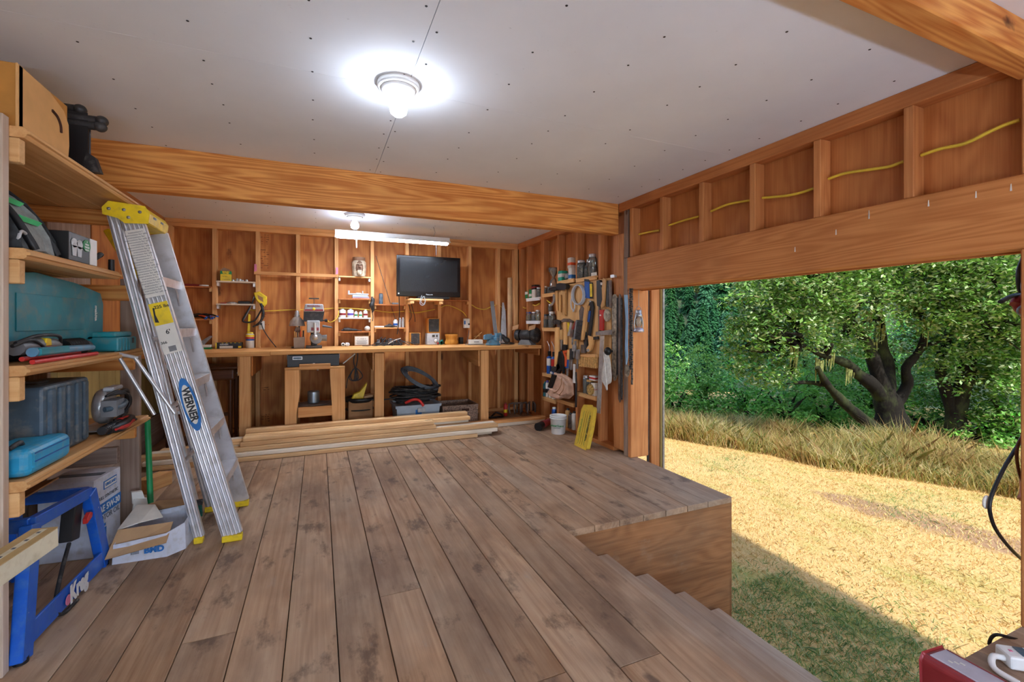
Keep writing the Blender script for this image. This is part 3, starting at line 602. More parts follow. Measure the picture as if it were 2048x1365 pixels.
t = thing('screw_gun', 'black and red ribbed handle tool lying in front of the circular saw', 'tool', (-.995, 3.02, Z4+.02))
b = B(); b.tube([(0, -.14, .012), (0, .10, .012)], .02, 10)
for i in range(7): b.lathe([(.02, -.003), (.0225, 0), (.02, .003)], 12, (0, -.12+.02*i, .012), 'y')
part(t, 'grip', b, 'black')
b = B(); b.tube([(0, .08, .015), (.01, .16, .02)], [.021, .016], 10); part(t, 'red_collar', b, 'red')
b = B(); b.tube([(-.005, -.06, .0), (.01, .08, -.002), (.0, .20, .01), (.005, .29, -.012)], [.02, .028, .024, .008], 8, 4); b.tube([(.01, -.04, -.005), (.02, .05, -.012), (.012, .16, .0)], [.012, .016, .01], 7, 4); one('work_gloves', 'black work gloves draped over the front edge of the lowest shelf', 'gloves', b, 'black', (-.985, 3.0, Z4+.022))
b = B(); b.tube([(0, -.10, .01), (.008, .02, .006), (.004, .13, .014)], [.006, .011, .008], 7, 4); one('red_strap', 'red strap laid across the black work gloves', 'strap', b, 'red', (-.962, 3.05, Z4+.012))

# ================================================================ under the shelves
t = thing('oil_box', 'white motor oil carton with blue band standing on the floor under the shelves', 'box', (-1.2, 3.22, 0), -6)
b = B(); b.box((0, 0, .205), (.24, .26, .41)); part(t, 'carton_body', b, 'box_white', bev=.003)
b = B(); b.box((.1215, 0, .232), (.002, .258, .062)); part(t, 'blue_band', b, 'label_blue')
text(t, 'FULL SYNTHETIC', 'label_text', (.1225, 0, .292), (90, 0, 90), .026); text(t, 'SAE 5W-30', 'white', (.1235, 0, .232), (90, 0, 90), .048, bold=.02); text(t, 'MOTOR OIL', 'label_text', (.1225, 0, .18), (90, 0, 90), .042)
b = B(); b.box((.1215, .02, .355), (.002, .13, .045)); q = part(t, 'logo_frame', b, 'label_blue'); b = B(); b.box((.1226, .02, .355), (.002, .118, .034)); part(t, 'logo_field', b, 'paper'); text(t, 'KIRKLAND', 'label_blue', (.124, .02, .355), (90, 0, 90), .022, bold=.03)
b = B()
for y in (-.07, -.035): b.box((.1222, y, .10), (.0015, .026, .05)); b.box((.1222, y, .14), (.0015, .014, .014))
part(t, 'bottle_print', b, 'label_blue')
b = B(); b.box((0, 0, .4108), (.20, .05, .002)); part(t, 'top_print', b, 'label_text')
# open carton with hoses
t = thing('open_carton', 'open cardboard carton holding grey hoses on the floor under the shelves', 'box', (-1.44, 2.62, 0), 0)
b = B(); w_, l_, h_ = .19, .42, .44
for a, c in (((-w_/2, -l_/2, 0), (w_/2, l_/2, .006)), ((w_/2-.006, -l_/2, 0), (w_/2, l_/2, h_)), ((-w_/2, -l_/2, 0), (-w_/2+.006, l_/2, h_)), ((-w_/2, -l_/2, 0), (w_/2, -l_/2+.006, h_)), ((-w_/2, l_/2-.006, 0), (w_/2, l_/2, h_))): b.span(a, c)
part(t, 'carton_body', b, 'box_white')
b = B(); b.box((w_/2+.10, 0, h_+.045), (.22, l_, .006), (0, -14, 0)); part(t, 'side_flap', b, 'card_dark'); b = B(); b.box((.0, l_/2+.06, h_+.07), (w_, .006, .18), (-28, 0, 0)); part(t, 'end_flap', b, 'card'); b = B(); b.box((-.0, -l_/2+.01, h_+.05), (w_, .006, .13), (10, 0, 0)); part(t, 'end_flap', b, 'offwhite')
b = B()
for i in range(3): b.tube([(-.05, -.16, .3), (.02, -.12+.03*i, .44+.02*i), (.05, .02, .47+.012*i), (.03, .13, .44), (.0, .15, .3)], .011, 7, 5)
part(t, 'hose', b, 'hose_grey')
# blue router table stand
t = thing('tool_stand', 'blue steel router table stand with white lettering on the floor under the shelves', 'stand', (-1.17, 2.6, 0))
def bar(name, p, q, wd, th, mat='kreg', par=None, label=None):
    p, q = Vector(p), Vector(q); d = q-p; m = Matrix.Translation((p+q)/2) @ d.to_track_quat('Z', 'X').to_matrix().to_4x4()
    z_ = d.normalized(); y_ = z_.cross(Vector((1, 0, 0))).normalized(); x_ = y_.cross(z_); m = Matrix((x_, y_, z_)).transposed().to_4x4(); m.translation = (p+q)/2
    b = B(); b.box((0, 0, 0), (wd, th, d.length)); me = b.mesh(name, .003)
    o = raw(name, me, mat, par); o.matrix_basis = m
    if label: o['label'] = label
    return o
fl_, fr, bl_, br = (.165, -.365, .008), (.15, .375, .008), (-.17, -.365, .008), (-.17, .375, .008); tl, tr, ul, ur = (.145, -.26, .47), (.14, .235, .425), (-.14, -.26, .47), (-.14, .235, .425)
for p, q in ((fl_, tl), (fr, tr), (bl_, ul), (br, ur)): bar('leg', p, q, .04, .07, par=t)
bar('top_rail', tl, tr, .03, .05, par=t); bar('top_rail', ul, ur, .03, .05, par=t)
for a_, c_ in ((ul, tl), (ur, tr)): b = B(); b.span((a_[0], a_[1]-.015, a_[2]-.025), (c_[0], c_[1]+.015, c_[2]+.025)); part(t, 'end_rail', b, 'kreg', bev=.003)
lr = bar('lower_rail', (.168, -.35, .075), (.16, .36, .05), .012, .085, par=t); lr2 = bar('lower_rail', (-.165, -.35, .075), (-.165, .36, .075), .012, .085, par=t)
for p in (fl_, fr, bl_, br):
    b = B(); b.cyl((p[0], p[1], 0), (p[0], p[1], .02), .022, n=12); part(t, 'rubber_foot', b, 'black')
b = B(); b.lathe([(.022, 0), (.022, .002)], 14, (.177, -.055, .055), 'x'); part(t, 'logo_dot', b, 'pink')
text(t, 'Kreg', 'white', (.1795, .04, .064), (90, -1.9, 90), .105, bold=.05, sx=.8)
b = B(); b.box((.115, .13, .33), (.05, .075, .17), (-12, 0, 0)); part(t, 'switch_box', b, 'black', bev=.004)
b = B(); b.prism([(.15, .30), (.20, .315), (.205, .335), (.185, .345), (.15, .325)], .148, .168, 'x'); part(t, 'stop_paddle', b, 'red', bev=.003)
b = B(); b.tube([(.12, .10, .24), (.14, -.02, .16), (.16, -.12, .06), (.17, -.08, .012), (.18, .02, .012)], .008, 7, 6); part(t, 'power_cord', b, 'rubber')
for p in ((.172, -.33, .12), (.172, -.34, .06), (.172, -.345, .17), (.157, .28, .33)):
    b = B(); b.ball(p, .007, 8, 6); part(t, 'bolt', b, 'silver')
# cream fence board with tape scale
t = thing('fence_board', 'cream laminated board with a tape scale sticking out past the shelf post', 'board', (0, 0, 0))
e0, e1 = onY(116, 1054, 2.08), onY(-90, 1190, 1.72)
d = (e1-e0).normalized(); up_ = Vector((0, 0, 1)); sd = d.cross(up_).normalized(); up_ = sd.cross(d).normalized(); ln = (e1-e0).length
mtx = Matrix((sd, d, up_)).transposed().to_4x4(); mtx.translation = e0
if sd.x > 0: pass
t.matrix_basis = mtx
sg = -1 if sd.x > 0 else 1
b = B(); b.span((0, 0, -.068), (sg*.075, ln, -.004)); part(t, 'board_body', b, 'cream', bev=.002)
b = B(); b.span((0, .0, -.004), (sg*.075, ln, 0)); part(t, 'top_face', b, 'mdf')
b = B(); b.span((sg*.024, .01, 0), (sg*.042, ln, .001)); tp = part(t, 'tape_scale', b, 'cream')
for i in range(8):
    b = B(); b.span((sg*.028, .03+.05*i, .001), (sg*.038, .04+.05*i, .0016)); part(tp, 'scale_mark', b, 'label_text')
# BMD carton
t = thing('crushed_carton', 'flattened white shipping carton with torn brown flaps beside the stepladder', 'box', (-.845, 3.09, 0))
out = [(-.135, -.135), (.10, -.145), (.17, -.08), (.185, .10), (.12, .16), (-.12, .17)]
b = B(); n = len(out); hh = [.10, .125, .145, .17, .165, .14]
vs = [(x, y, 0) for x, y in out]+[(x*.97, y*.97, h) for (x, y), h in zip(out, hh)]+[(x*.95, y*.95, h) for (x, y), h in zip(out, hh)]+[(x*.94, y*.94, .006) for x, y in out]
b.add(vs, [(i, (i+1) % n, n+(i+1) % n, n+i) for i in range(n)]+[(n+i, n+(i+1) % n, 2*n+(i+1) % n, 2*n+i) for i in range(n)]+[(2*n+i, 2*n+(i+1) % n, 3*n+(i+1) % n, 3*n+i) for i in range(n)]+[tuple(range(n))[::-1], tuple(range(3*n, 4*n))])
part(t, 'carton_body', b, 'box_white')
b = B(); b.add([(-.155, -.165, .045), (.105, -.18, .09), (.11, -.075, .158), (-.135, -.06, .15), (-.155, -.16, .041), (.105, -.175, .086), (.11, -.07, .154), (-.135, -.055, .146)], [(0, 1, 2, 3), (4, 7, 6, 5), (0, 4, 5, 1), (1, 5, 6, 2), (2, 6, 7, 3), (3, 7, 4, 0)]); part(t, 'front_flap', b, 'card')
b = B(); b.add([(-.14, -.05, .148), (-.05, -.03, .165), (.04, .02, .16), (-.02, .11, .205), (-.11, .13, .21), (-.02, .11, .2), (-.11, .13, .205), (-.14, -.05, .143), (-.05, -.03, .16), (.04, .02, .155)], [(0, 1, 2, 3, 4), (7, 6, 5, 9, 8), (0, 7, 8, 1), (1, 8, 9, 2), (2, 9, 5, 3), (3, 5, 6, 4), (4, 6, 7, 0)]); part(t, 'side_flap', b, 'offwhite')
b = B(); b.add([(-.09, .16, .15), (.12, .155, .165), (.12, .12, .21), (.0, .11, .225), (-.08, .13, .2)], [(0, 1, 2, 3, 4)]); part(t, 'back_flap', b, 'card_dark')
text(t, 'BMD', 'label_blue', (.045, -.147, .05), (90, 0, -2), .042, bold=.05); text(t, 'BMD', 'label_blue', (.183, .03, .105), (90, 0, 86), .03, bold=.04)
b = B(); b.prism([(-.02, .075), (.075, .075), (.07, .13), (-.02, .12)], .181, .1835, 'x'); part(t, 'blue_patch', b, 'label_blue'); b = B(); b.prism([(.0, .085), (.065, .09), (.0, .115)], .1835, .1845, 'x'); part(t, 'white_patch', b, 'paper')
b = B()
for i in range(9): b.box((-.055+.004*i, -.1385, .052), (.002, .002, .03))
part(t, 'barcode', b, 'label_text')
# push broom
t = thing('push_broom', 'green handled push broom with dark green bristles on the floor by the shelves', 'broom', (-.86, 3.47, 0), 8)
b = B(); b.box((0, 0, .085), (.34, .05, .03)); part(t, 'broom_head', b, 'dark', bev=.006)
b = B()
for i in range(34): b.prism([(-.165+.01*i-.004, .002), (-.165+.01*i+.004, .002), (-.160+.0097*i+.004, .075), (-.160+.0097*i-.004, .075)], -.028, .028, 'y')
part(t, 'bristles', b, 'bristle_green')['kind'] = 'stuff'
b = B(); b.tube([(-.10, .02, .10), (-.135, .16, .62)], .016, 10); part(t, 'handle', b, 'green')
b = B(); b.prism([(-.05, 0), (.055, 0), (.03, .19), (-.03, .2)], -.01, .01, 'y'); b.prism([(-.035, .17), (.03, .16), (.01, .235), (-.04, .24)], .0, .03, 'y'); one('folded_paper', 'folded white paper sheet leaning on the grey shelf post', 'paper', b, 'paper', (-.985, 3.375, 0), 25)

# ================================================================ stepladder
lf = Vector((-.46, 3.02, 0))
ld = thing('stepladder', 'aluminium stepladder with yellow top cap leaning folded against the shelves', 'stepladder', lf)
def rail(p, q, wd, ridges, mat='alu', name='side_rail'):
    """channel rail with raised ribs on its outer (-y) face"""
    p, q = Vector(p)-lf, Vector(q)-lf; d = (q-p); L0 = d.length; z = d.normalized(); y = Vector((0, 1, 0)); x = y.cross(z).normalized(); y = z.cross(x)
    M_ = Matrix((x, y, z)).transposed().to_4x4(); M_.translation = p
    b = B(); b.span((-wd/2, -.002, 0), (wd/2, .002, L0))
    for s in (-1, 1): b.span((s*wd/2-.002, -.002, 0), (s*wd/2+.002, .026, L0))
    for i in range(ridges): xx = -wd/2+wd*(i+.5)/ridges; b.cyl((xx, -.002, 0), (xx, -.002, L0), wd/ridges*.40, n=8)
    o = part(ld, name, b, mat); o.matrix_basis = M_; return o, M_, L0
fr_n, M1, L1 = rail((-.455, 3.02, .03), (-.945, 3.115, 1.82), .098, 5)
fr_f, M2, L2 = rail((-.49, 3.565, .03), (-.915, 3.43, 1.80), .098, 0)
rr_n, M3, L3 = rail((-.625, 3.065, .03), (-1.035, 3.125, 1.845), .046, 2, name='rear_leg')
rr_f, M4, L4 = rail((-.66, 3.54, .03), (-1.03, 3.42, 1.845), .046, 2, name='rear_leg')
def lp(pt, q, f): return Vector(pt).lerp(Vector(q), f)-lf
for i, f in enumerate((.17, .335, .50, .665, .83)):
    a = lp((-.455, 3.02, .03), (-.945, 3.115, 1.82), f); c = lp((-.49, 3.565, .03), (-.915, 3.43, 1.80), f)
    b = B(); m = (a+c)/2; b.box((m.x+.005, m.y, m.z), (.085, abs(c.y-a.y), .006)); b.box((m.x+.047, m.y, m.z-.022), (.005, abs(c.y-a.y), .05)); part(ld, 'step', b, 'alu', bev=.001)
    for s, e in ((a, .12), (c, -.12)):
        b = B(); b.tube([(s.x+.045, s.y+e, s.z-.045), (s.x+.035, s.y+(.004 if e > 0 else -.004), s.z-.14)], .006, 6); part(ld, 'step_brace', b, 'alu')
for f in (.22, .40, .62):
    a = lp((-.625, 3.065, .03), (-1.035, 3.125, 1.845), f); c = lp((-.66, 3.54, .03), (-1.03, 3.42, 1.845), f); b = B(); b.tube([a, c], .014, 8); part(ld, 'rear_brace', b, 'alu')
b = B(); b.prism([(-1.065, 1.872), (-1.04, 1.905), (-.885, 1.892), (-.865, 1.86), (-.872, 1.805), (-.97, 1.80), (-1.0, 1.825), (-1.062, 1.84)], 3.095, 3.46, 'y'); b.v = [tuple(Vector(p)-lf) for p in b.v]
cap = part(ld, 'top_cap', b, 'yellow', bev=.005, seg=2)
for x, z in ((-1.04, 1.868), (-.975, 1.868), (-.905, 1.862), (-.955, 1.828)):
    b = B(); b.lathe([(.009, 0), (.008, -.004), (0, -.005)], 10, Vector((x, 3.095, z))-lf, 'y'); part(cap, 'rivet', b, 'steel')
for y in (3.2, 3.33):
    b = B(); b.box(Vector((-.8675, y, 1.85))-lf, (.004, .05, .012)); part(cap, 'slot', b, 'dark')
for (x0, x1), y, z, nm in (((-.505, -.405), 3.015, 0, 'near'), ((-.648, -.603), 3.06, 0, 'rear'), ((-.55, -.44), 3.56, 0, 'far'), ((-.69, -.64), 3.54, 0, 'b')):
    b = B(); b.span(Vector((x0, y-.018, .0))-lf, Vector((x1, y+.03, .034))-lf); part(ld, 'rubber_foot', b, 'yellow', bev=.004)
# spreader
for p, q in (((-.91, 3.045, 1.06), (-.735, 3.05, .745)), ((-1.0, 3.05, 1.09), (-.90, 3.045, 1.06)), ((-.985, 3.058, 1.07), (-.83, 3.06, .745))):
    b = B(); b.tube([Vector(p)-lf, Vector(q)-lf], .010, 6); part(ld, 'spreader_bar', b, 'alu')
# labels on the front rail (local: x across, z along)
def sticker(z0, z1, mat, name, x0=-.044, x1=.044, y=-.0155):
    b = B(); b.span((x0, y-.0012, z0), (x1, y, z1)); o = part(fr_n, name, b, mat); return o
L_ = L1
sticker(L_-.44, L_-.06, 'paper', 'instruction_label')
for i in range(26): text(fr_n, 'instructions for safe use'[:14+(i*7) % 11], 'label_text', (0, -.0172, L_-.075-.0137*i), (90, 0, 0), .0125, name='fine_print', ext=.0003)
sticker(L_-.60, L_-.475, 'yellow', 'rating_label'); text(fr_n, '225 lbs', 'black', (.012, -.0172, L_-.50), (90, 0, 0), .024, bold=.02)
b = B(); b.prism([(-.038, L_-.58), (-.03, L_-.50), (-.022, L_-.50), (-.026, L_-.54), (-.02, L_-.585)], -.0175, -.016, 'y'); part(fr_n, 'climber_print', b, 'black')
sticker(L_-.765, L_-.60, 'paper', 'size_label'); text(fr_n, "6'", 'black', (.006, -.0172, L_-.645), (90, 0, 0), .034, bold=.02); text(fr_n, '366', 'black', (-.028, -.0172, L_-.70), (90, 0, 0), .02, bold=.02); b = B(); b.span((-.015, -.0175, L_-.755), (.02, -.0165, L_-.725)); part(fr_n, 'barcode', b, 'grey')
def oval(rx, rz, n=28): return [(rx*math.cos(2*math.pi*i/n), rz*math.sin(2*math.pi*i/n)) for i in range(n)]
zl = .79
b = B(); b.prism([(x, z+zl) for x, z in oval(.036, .155)], -.0172, -.0156, 'y'); part(fr_n, 'brand_oval', b, 'label_blue', label='blue oval brand sticker')
b = B(); b.prism([(x, z+zl) for x, z in oval(.026, .115)], -.0184, -.0172, 'y'); part(fr_n, 'brand_field', b, 'paper')
text(fr_n, 'WERNER', 'black', (0, -.0192, zl), (90, 90, 0), .052, bold=.04, sx=.92)
# second ladder standing behind
t = thing('spare_ladder', 'yellow topped ladder half hidden behind the aluminium stepladder', 'ladder', (-1.17, 3.82, 0))
b = B()
for y in (-.17, .17): b.tube([(.42, y*1.15, 0), (.06, y, 1.78)], .02, 8)
part(t, 'side_rail', b, 'alu')
b = B(); b.prism([(onY(u, v, 3.62).x+1.17, onY(u, v, 3.62).z) for u, v in ((204, 461), (214, 456), (226, 462), (246, 486), (275, 545), (275, 562), (244, 520), (228, 500))], -.19, -.06, 'y'); part(t, 'top_cap', b, 'yellow', bev=.004)
b = B()
for z in (.35, .65, .95, 1.25): b.box((.42-.36*z/1.78, 0, z), (.06, .34, .02))
part(t, 'step', b, 'alu')

# ================================================================ workbench
BZ = .965
def xu(u, y): return onY(u, 600, y).x
def zv(u, v, y): return onY(u, v, y).z
wbn = thing('workbench', 'long plank workbench on square posts along the back wall', 'workbench', (.56, 5.56, 0)); wo = Vector((.56, 5.56, 0))
def wp_(name, a, c, mat, bev=.003):
    bb = B(); bb.box((0, 0, 0), [abs(q-p) for p, q in zip(a, c)]); return part(wbn, name, bb, mat, bev=bev, loc=[(p+q)/2-o for p, q, o in zip(a, c, wo)])
for i in range(4):
    y0 = 5.16+.2*i
    if i == 0: wp_('top_plank', (-1.53, y0, BZ-.047), (-.45, y0+.198, BZ), 'bench_x'); wp_('top_plank', (-.448, y0-.006, BZ-.04), (2.62, y0+.198, BZ), 'bench_x')
    else: wp_('top_plank', (-1.53, y0, BZ-.04), (2.62, y0+.198, BZ), 'bench_x')
for x in (-.673, .619, 1.857):
    wp_('post', (x-.05, 5.17, 0), (x+.05, 5.255, BZ-.048), 'stud_z', .004); wp_('gusset', (x+.052, 5.20, BZ-.25), (x+.066, 5.96, BZ-.048), 'ply_z')
    bb = B(); bb.prism([(5.21, BZ-.048), (5.96, BZ-.048), (5.96, BZ-.14), (5.35, BZ-.24), (5.21, BZ-.24)], -.0075, .0075, 'x'); part(wbn, 'gusset', bb, 'pine_y', loc=Vector((x-.06, 0, 0))-wo)
wp_('end_brace', (-1.52, 5.2, BZ-.14), (-1.49, 5.95, BZ-.048), 'treated_z'); wp_('end_brace', (2.60, 5.2, BZ-.13), (2.62, 5.95, BZ-.048), 'stud_y')
# ---- shelves between the back studs
def wshelf(x0, x1, z, mat, label, cl='pine_z', d0=5.93):
    t = thing('wall_shelf', label, 'shelf', ((x0+x1)/2, 5.995, z-.016), group='small shelves between the back wall studs'); w2 = (x1-x0)/2-.002
    b = B(); b.box((0, (d0+6.058)/2-5.995, .008), (2*w2, 6.058-d0, .016)); part(t, 'shelf_board', b, mat, bev=.001)
    for s in (-1, 1):
        b = B(); b.box((s*(w2-.012), (d0+6.058)/2-5.995+.01, -.021), (.02, 6.03-d0, .04)); part(t, 'cleat', b, cl)
    return z
bays = [(-1.465, -1.0955), (-1.0525, -.6695), (-.6265, -.2465), (-.2035, .182), (.225, .6075), (.6505, 1.046), (1.089, 1.476), (1.519, 1.905), (1.948, 2.3345)]
YS = 5.955
zA = wshelf(*bays[0], zv(400, 573, YS), 'rstud_y', 'thin brown shelf holding a roll of tape above the plier shelf'); zA2 = wshelf(*bays[0], zv(400, 638, YS), 'stud_x', 'brown shelf holding blue handled pliers near the stepladder')
zB = wshelf(*bays[1], zv(470, 563, YS), 'lumber_white_x', 'white shelf holding the green filter box', 'white'); zB2 = wshelf(*bays[1], zv(470, 608, YS), 'lumber_white_x', 'white shelf holding a black case beside the yellow saw', 'white')
zE = [wshelf(*bays[4], zv(700, v, YS), m, l, c) for v, m, l, c in ((553, 'pine_x', 'pale shelf under the carved face vase', 'white'), (597.5, 'rstud_y', 'brown shelf holding a stack of white boxes', 'pine_z'), (635.5, 'white', 'white shelf holding a row of cans and bottles', 'white'), (663, 'rstud_y', 'brown shelf holding a white ball of twine', 'pine_z'))]
zF = [wshelf(*bays[5], zv(780, v, YS), m, l) for v, m, l in ((609, 'rstud_y', 'brown shelf under the blue cylinder speaker'), (655.5, 'stud_x', 'brown shelf holding white bottles left of the television'))]
zG = wshelf(*bays[7], zv(915, 600.5, YS), 'rstud_y', 'thin brown shelf between studs right of the television')
# ---- rod with pink tags
b = B(); b.box((0, 0, 0), (xu(674, 5.95)-xu(508, 5.95), .02, .034)); t = one('wooden_rod', 'long thin wooden batten nailed across the studs above the drill press', 'batten', b, 'stud_x', ((xu(674, 5.95)+xu(508, 5.95))/2, 5.96, zv(590, 549, 5.96)))
for u, v in ((511, 537), (674, 543)):
    b = B(); b.prism([(-.013, -.04), (.013, -.03), (.012, .045), (-.012, .05)], -.002, .002, 'y'); one('pink_tag', 'pink ribbon tag at one end of the wooden batten', 'tag', b, 'pink', (xu(u, 5.945), 5.945, zv(u, v, 5.945)), group='pink tags on the batten')
# ---- generic small goods
def can(u, y, z, r, h, mat, lab, band=None, cap=None, cat='can', grp=None, x=None, name='can', capr=.9, caph=.08, loc=None, txt=None):
    t = thing(name, lab, cat, loc or (xu(u, y) if x is None else x, y, z+.001), group=grp)
    b = B(); b.lathe([(r*.96, 0), (r, .006), (r, h*.9), (r*.94, h*.93), (r*.6, h*.97), (r*.45, h*.98)], 16); part(t, 'body', b, mat)
    if band: b = B(); b.lathe([(r*1.012, h*.28), (r*1.012, h*.55)], 16); part(t, 'label_band', b, band)
    b = B(); b.lathe([(r*capr*.6, h*.96), (r*capr*.6, h*(1+caph)), (r*capr*.5, h*(1+caph)+.002)], 12); part(t, 'cap', b, cap or 'silver'); return t
def jar(loc, r, h, lab, cont='contents', lid='silver', fill=.6, grp=None, name='glass_jar'):
    t = thing(name, lab, 'jar', loc, group=grp)
    b = B(); b.lathe([(r*.9, 0), (r, .005), (r, h*.72), (r*.95, h*.8), (r*.78, h*.86), (r*.78, h*.9)], 16); part(t, 'glass_body', b, 'glass')
    b = B(); b.lathe([(r*.85, .004), (r*.93, .008), (r*.93, h*fill), (r*.5, h*fill+.004)], 12); part(t, 'contents', b, cont)
    b = B(); b.lathe([(r*.84, h*.87), (r*.84, h*.985), (r*.8, h)], 16); part(t, 'lid', b, lid); return t
def carton(loc, dim, mat, lab, band=None, rz=0, cat='box', name='carton', txt=None, tm='black', ts=.02, face='y', bz=.5, bh=.5, grp=None, top=None):
    t = thing(name, lab, cat, loc, rz, group=grp); w_, d_, h_ = dim
    b = B(); b.box((0, 0, h_/2), dim); part(t, 'carton_body', b, mat, bev=.001)
    if band:
        b = B(); b.box((0, 0, h_*bz), (w_+.002, d_+.002, h_*bh)); part(t, 'label_band', b, band)
    if top: b = B(); b.box((0, 0, h_+.002), (w_*1.02, d_*1.02, .006)); part(t, 'lid', b, top)
    if txt:
        for i, s in enumerate(txt):
            zz = h_*.5+(len(txt)-1-2*i)*ts*.55
            if face == 'y': text(t, s, tm, (0, -d_/2-.0022, zz), (90, 0, 0), ts, bold=.03)
            else: text(t, s, tm, (-w_/2-.0022, 0, zz), (90, 0, -90), ts, bold=.03)
    return t
# bay 1
x = xu(395, 5.98); t = thing('masking_tape', 'pale tape roll lying on a thin brown shelf near the stepladder', 'tape', (xu(408, 5.98), 5.98, zA+.001)); b = B(); b.lathe([(.025, 0), (.045, 0), (.045, .016), (.025, .016), (.025, 0)], 20); part(t, 'tape_roll', b, 'paper'); b = B(); b.lathe([(.022, .001), (.0248, .001), (.0248, .015), (.022, .015)], 18); part(t, 'core', b, 'card')
b = B(); b.tube([(-.13, 0, .01), (0, 0, .014), (.11, 0, .01)], .011, 8, 3); one('purple_level', 'dark purple tool lying beside the tape roll on the thin brown shelf', 'tool', b, 'darkred', (xu(378, 5.98), 5.98, zA))
rp = random.Random(4)
for i in range(6):
    t = thing('pliers', 'black pliers with blue handle tips in a heap on the plier shelf', 'pliers', (xu(394+i*4.5, 5.95), 5.95-.012*(i % 2), zA2+.014+.012*(i % 3)), rp.uniform(-30, 10), group='pliers heaped on the shelf')
    b = B(); b.tube([(-.1, .03, .01), (-.03, .01, .012), (0, 0, .01)], [.008, .012, .01], 7, 3); part(t, 'jaws', b, 'dark')
    for s in (-1, 1):
        b = B(); b.tube([(0, 0, .01), (.05, s*.014-.01, .006), (.10, s*.012-.02, -.01)], .007, 6, 3); g = part(t, 'handle', b, 'orange' if i % 3 == 1 else 'black'); b = B(); b.ball((.104, s*.012-.021, -.012), .010, 8, 6); part(g, 'blue_tip', b, 'blue')
b = B(); b.tube([(0, 0, .005), (.02, -.01, .035), (0, -.02, .06)], [.014, .02, .01], 8, 3); one('metal_clip', 'small tarnished metal clamp beside the heap of pliers', 'clamp', b, 'rusty', (xu(376, 5.95), 5.95, zA2))
# bay 2
t = carton((xu(452, 5.98), 5.985, zB+.001), (.105, .09, .075), 'yellow', 'yellow and green filter box on the white shelf', None, 6, name='filter_box'); b = B(); b.box((0, 0, .0925), (.107, .092, .034)); part(t, 'green_top', b, 'box_green'); text(t, 'MANN', 'yellow', (0, -.048, .10), (90, 0, 0), .022, bold=.06); text(t, 'FILTER', 'yellow', (0, -.048, .084), (90, 0, 0), .02, bold=.06); text(t, 'HU 925/4', 'black', (-.01, -.0465, .05), (90, 0, 0), .012); text(t, 'MANN-FILTER', 'label_text', (.01, -.0465, .015), (90, 0, 0), .011)
b = B(); b.prism([(-.05, .108), (.05, .108), (.03, .135), (-.02, .15), (-.045, .13)], -.03, .03, 'y'); part(t, 'clear_wrap', b, 'plastic_bag')
for i, u in enumerate((466, 474, 480, 485, 493)):
    b = B(); h = (.022, .035, .03, .022, .026)[i]; b.lathe([(.015, 0), (.017, .004), (.015, h*.6), (.010, h)], 12); one('socket', 'small chrome socket standing on the white shelf beside the filter box', 'socket', b, 'silver', (xu(u, 5.96), 5.96+.015*(i % 2), zB), group='chrome sockets')
b = B(); b.lathe([(.0, 0), (.05, .0), (.06, .008), (.05, .012), (.03, .022), (0, .024)], 20); one('metal_dish', 'round silver metal lid on the lower white shelf', 'lid', b, 'silver', (xu(464, 5.975), 5.975, zB2))
b = B(); b.box((0, 0, .016), (.12, .07, .03)); one('black_case', 'small black case lying on the lower white shelf beside a silver lid', 'case', b, 'black', (xu(489, 5.975), 5.975, zB2), bev=.005)
b = B(); b.tube([(-.03, 0, .006), (.04, .01, .006)], .006, 6); one('red_marker', 'small red marker on the lower white shelf', 'marker', b, 'darkred', (xu(447, 5.96), 5.96, zB2))
# bow saw hanging on the second stud
t = thing('hacksaw', 'black framed saw with yellow handle hanging from a back wall stud', 'saw', (xu(508, 5.93), 5.94, zv(508, 590, 5.94)))
b = B(); b.prism([(.0, .02), (.05, .035), (.125, -.02), (.125, -.10), (.10, -.13), (.03, -.07), (.01, -.03)], -.012, .012, 'y'); h_ = part(t, 'handle', b, 'yellow', bev=.005)
b = B(); b.prism([(.035, -.0), (.09, -.03), (.095, -.085), (.045, -.05)], -.0135, .0135, 'y'); part(h_, 'grip_opening', b, 'card_dark')
b = B(); b.tube([(.02, 0, .02), (-.03, 0, -.12), (-.11, 0, -.28), (-.085, 0, -.315), (.0, 0, -.30), (.06, 0, -.2), (.10, 0, -.11)], .009, 7, 5); part(t, 'frame', b, 'black')
b = B(); b.tube([(.0, -.004, -.02), (-.035, -.004, -.15), (-.10, -.004, -.285)], .004, 5); part(t, 'blade', b, 'steel')
b = B(); b.tube([(.07, -.01, -.10), (.095, -.012, -.22), (.06, -.012, -.32), (-.01, -.012, -.37)], [.014, .016, .013, .008], 8, 5); one('rubber_strap', 'grey black rubber strap hanging with the yellow handled saw', 'strap', b, 'rubber', (xu(508, 5.93), 5.925, zv(508, 590, 5.94)))
b = B(); b.prism([(-.015, 0), (.012, .0), (.02, .27), (.0, .28)], -.006, .006, 'y'); one('yellow_stick', 'thin yellow folding rule standing behind the spray foam can', 'rule', b, 'yellow', (xu(497, 5.96), 5.965, BZ+.11))
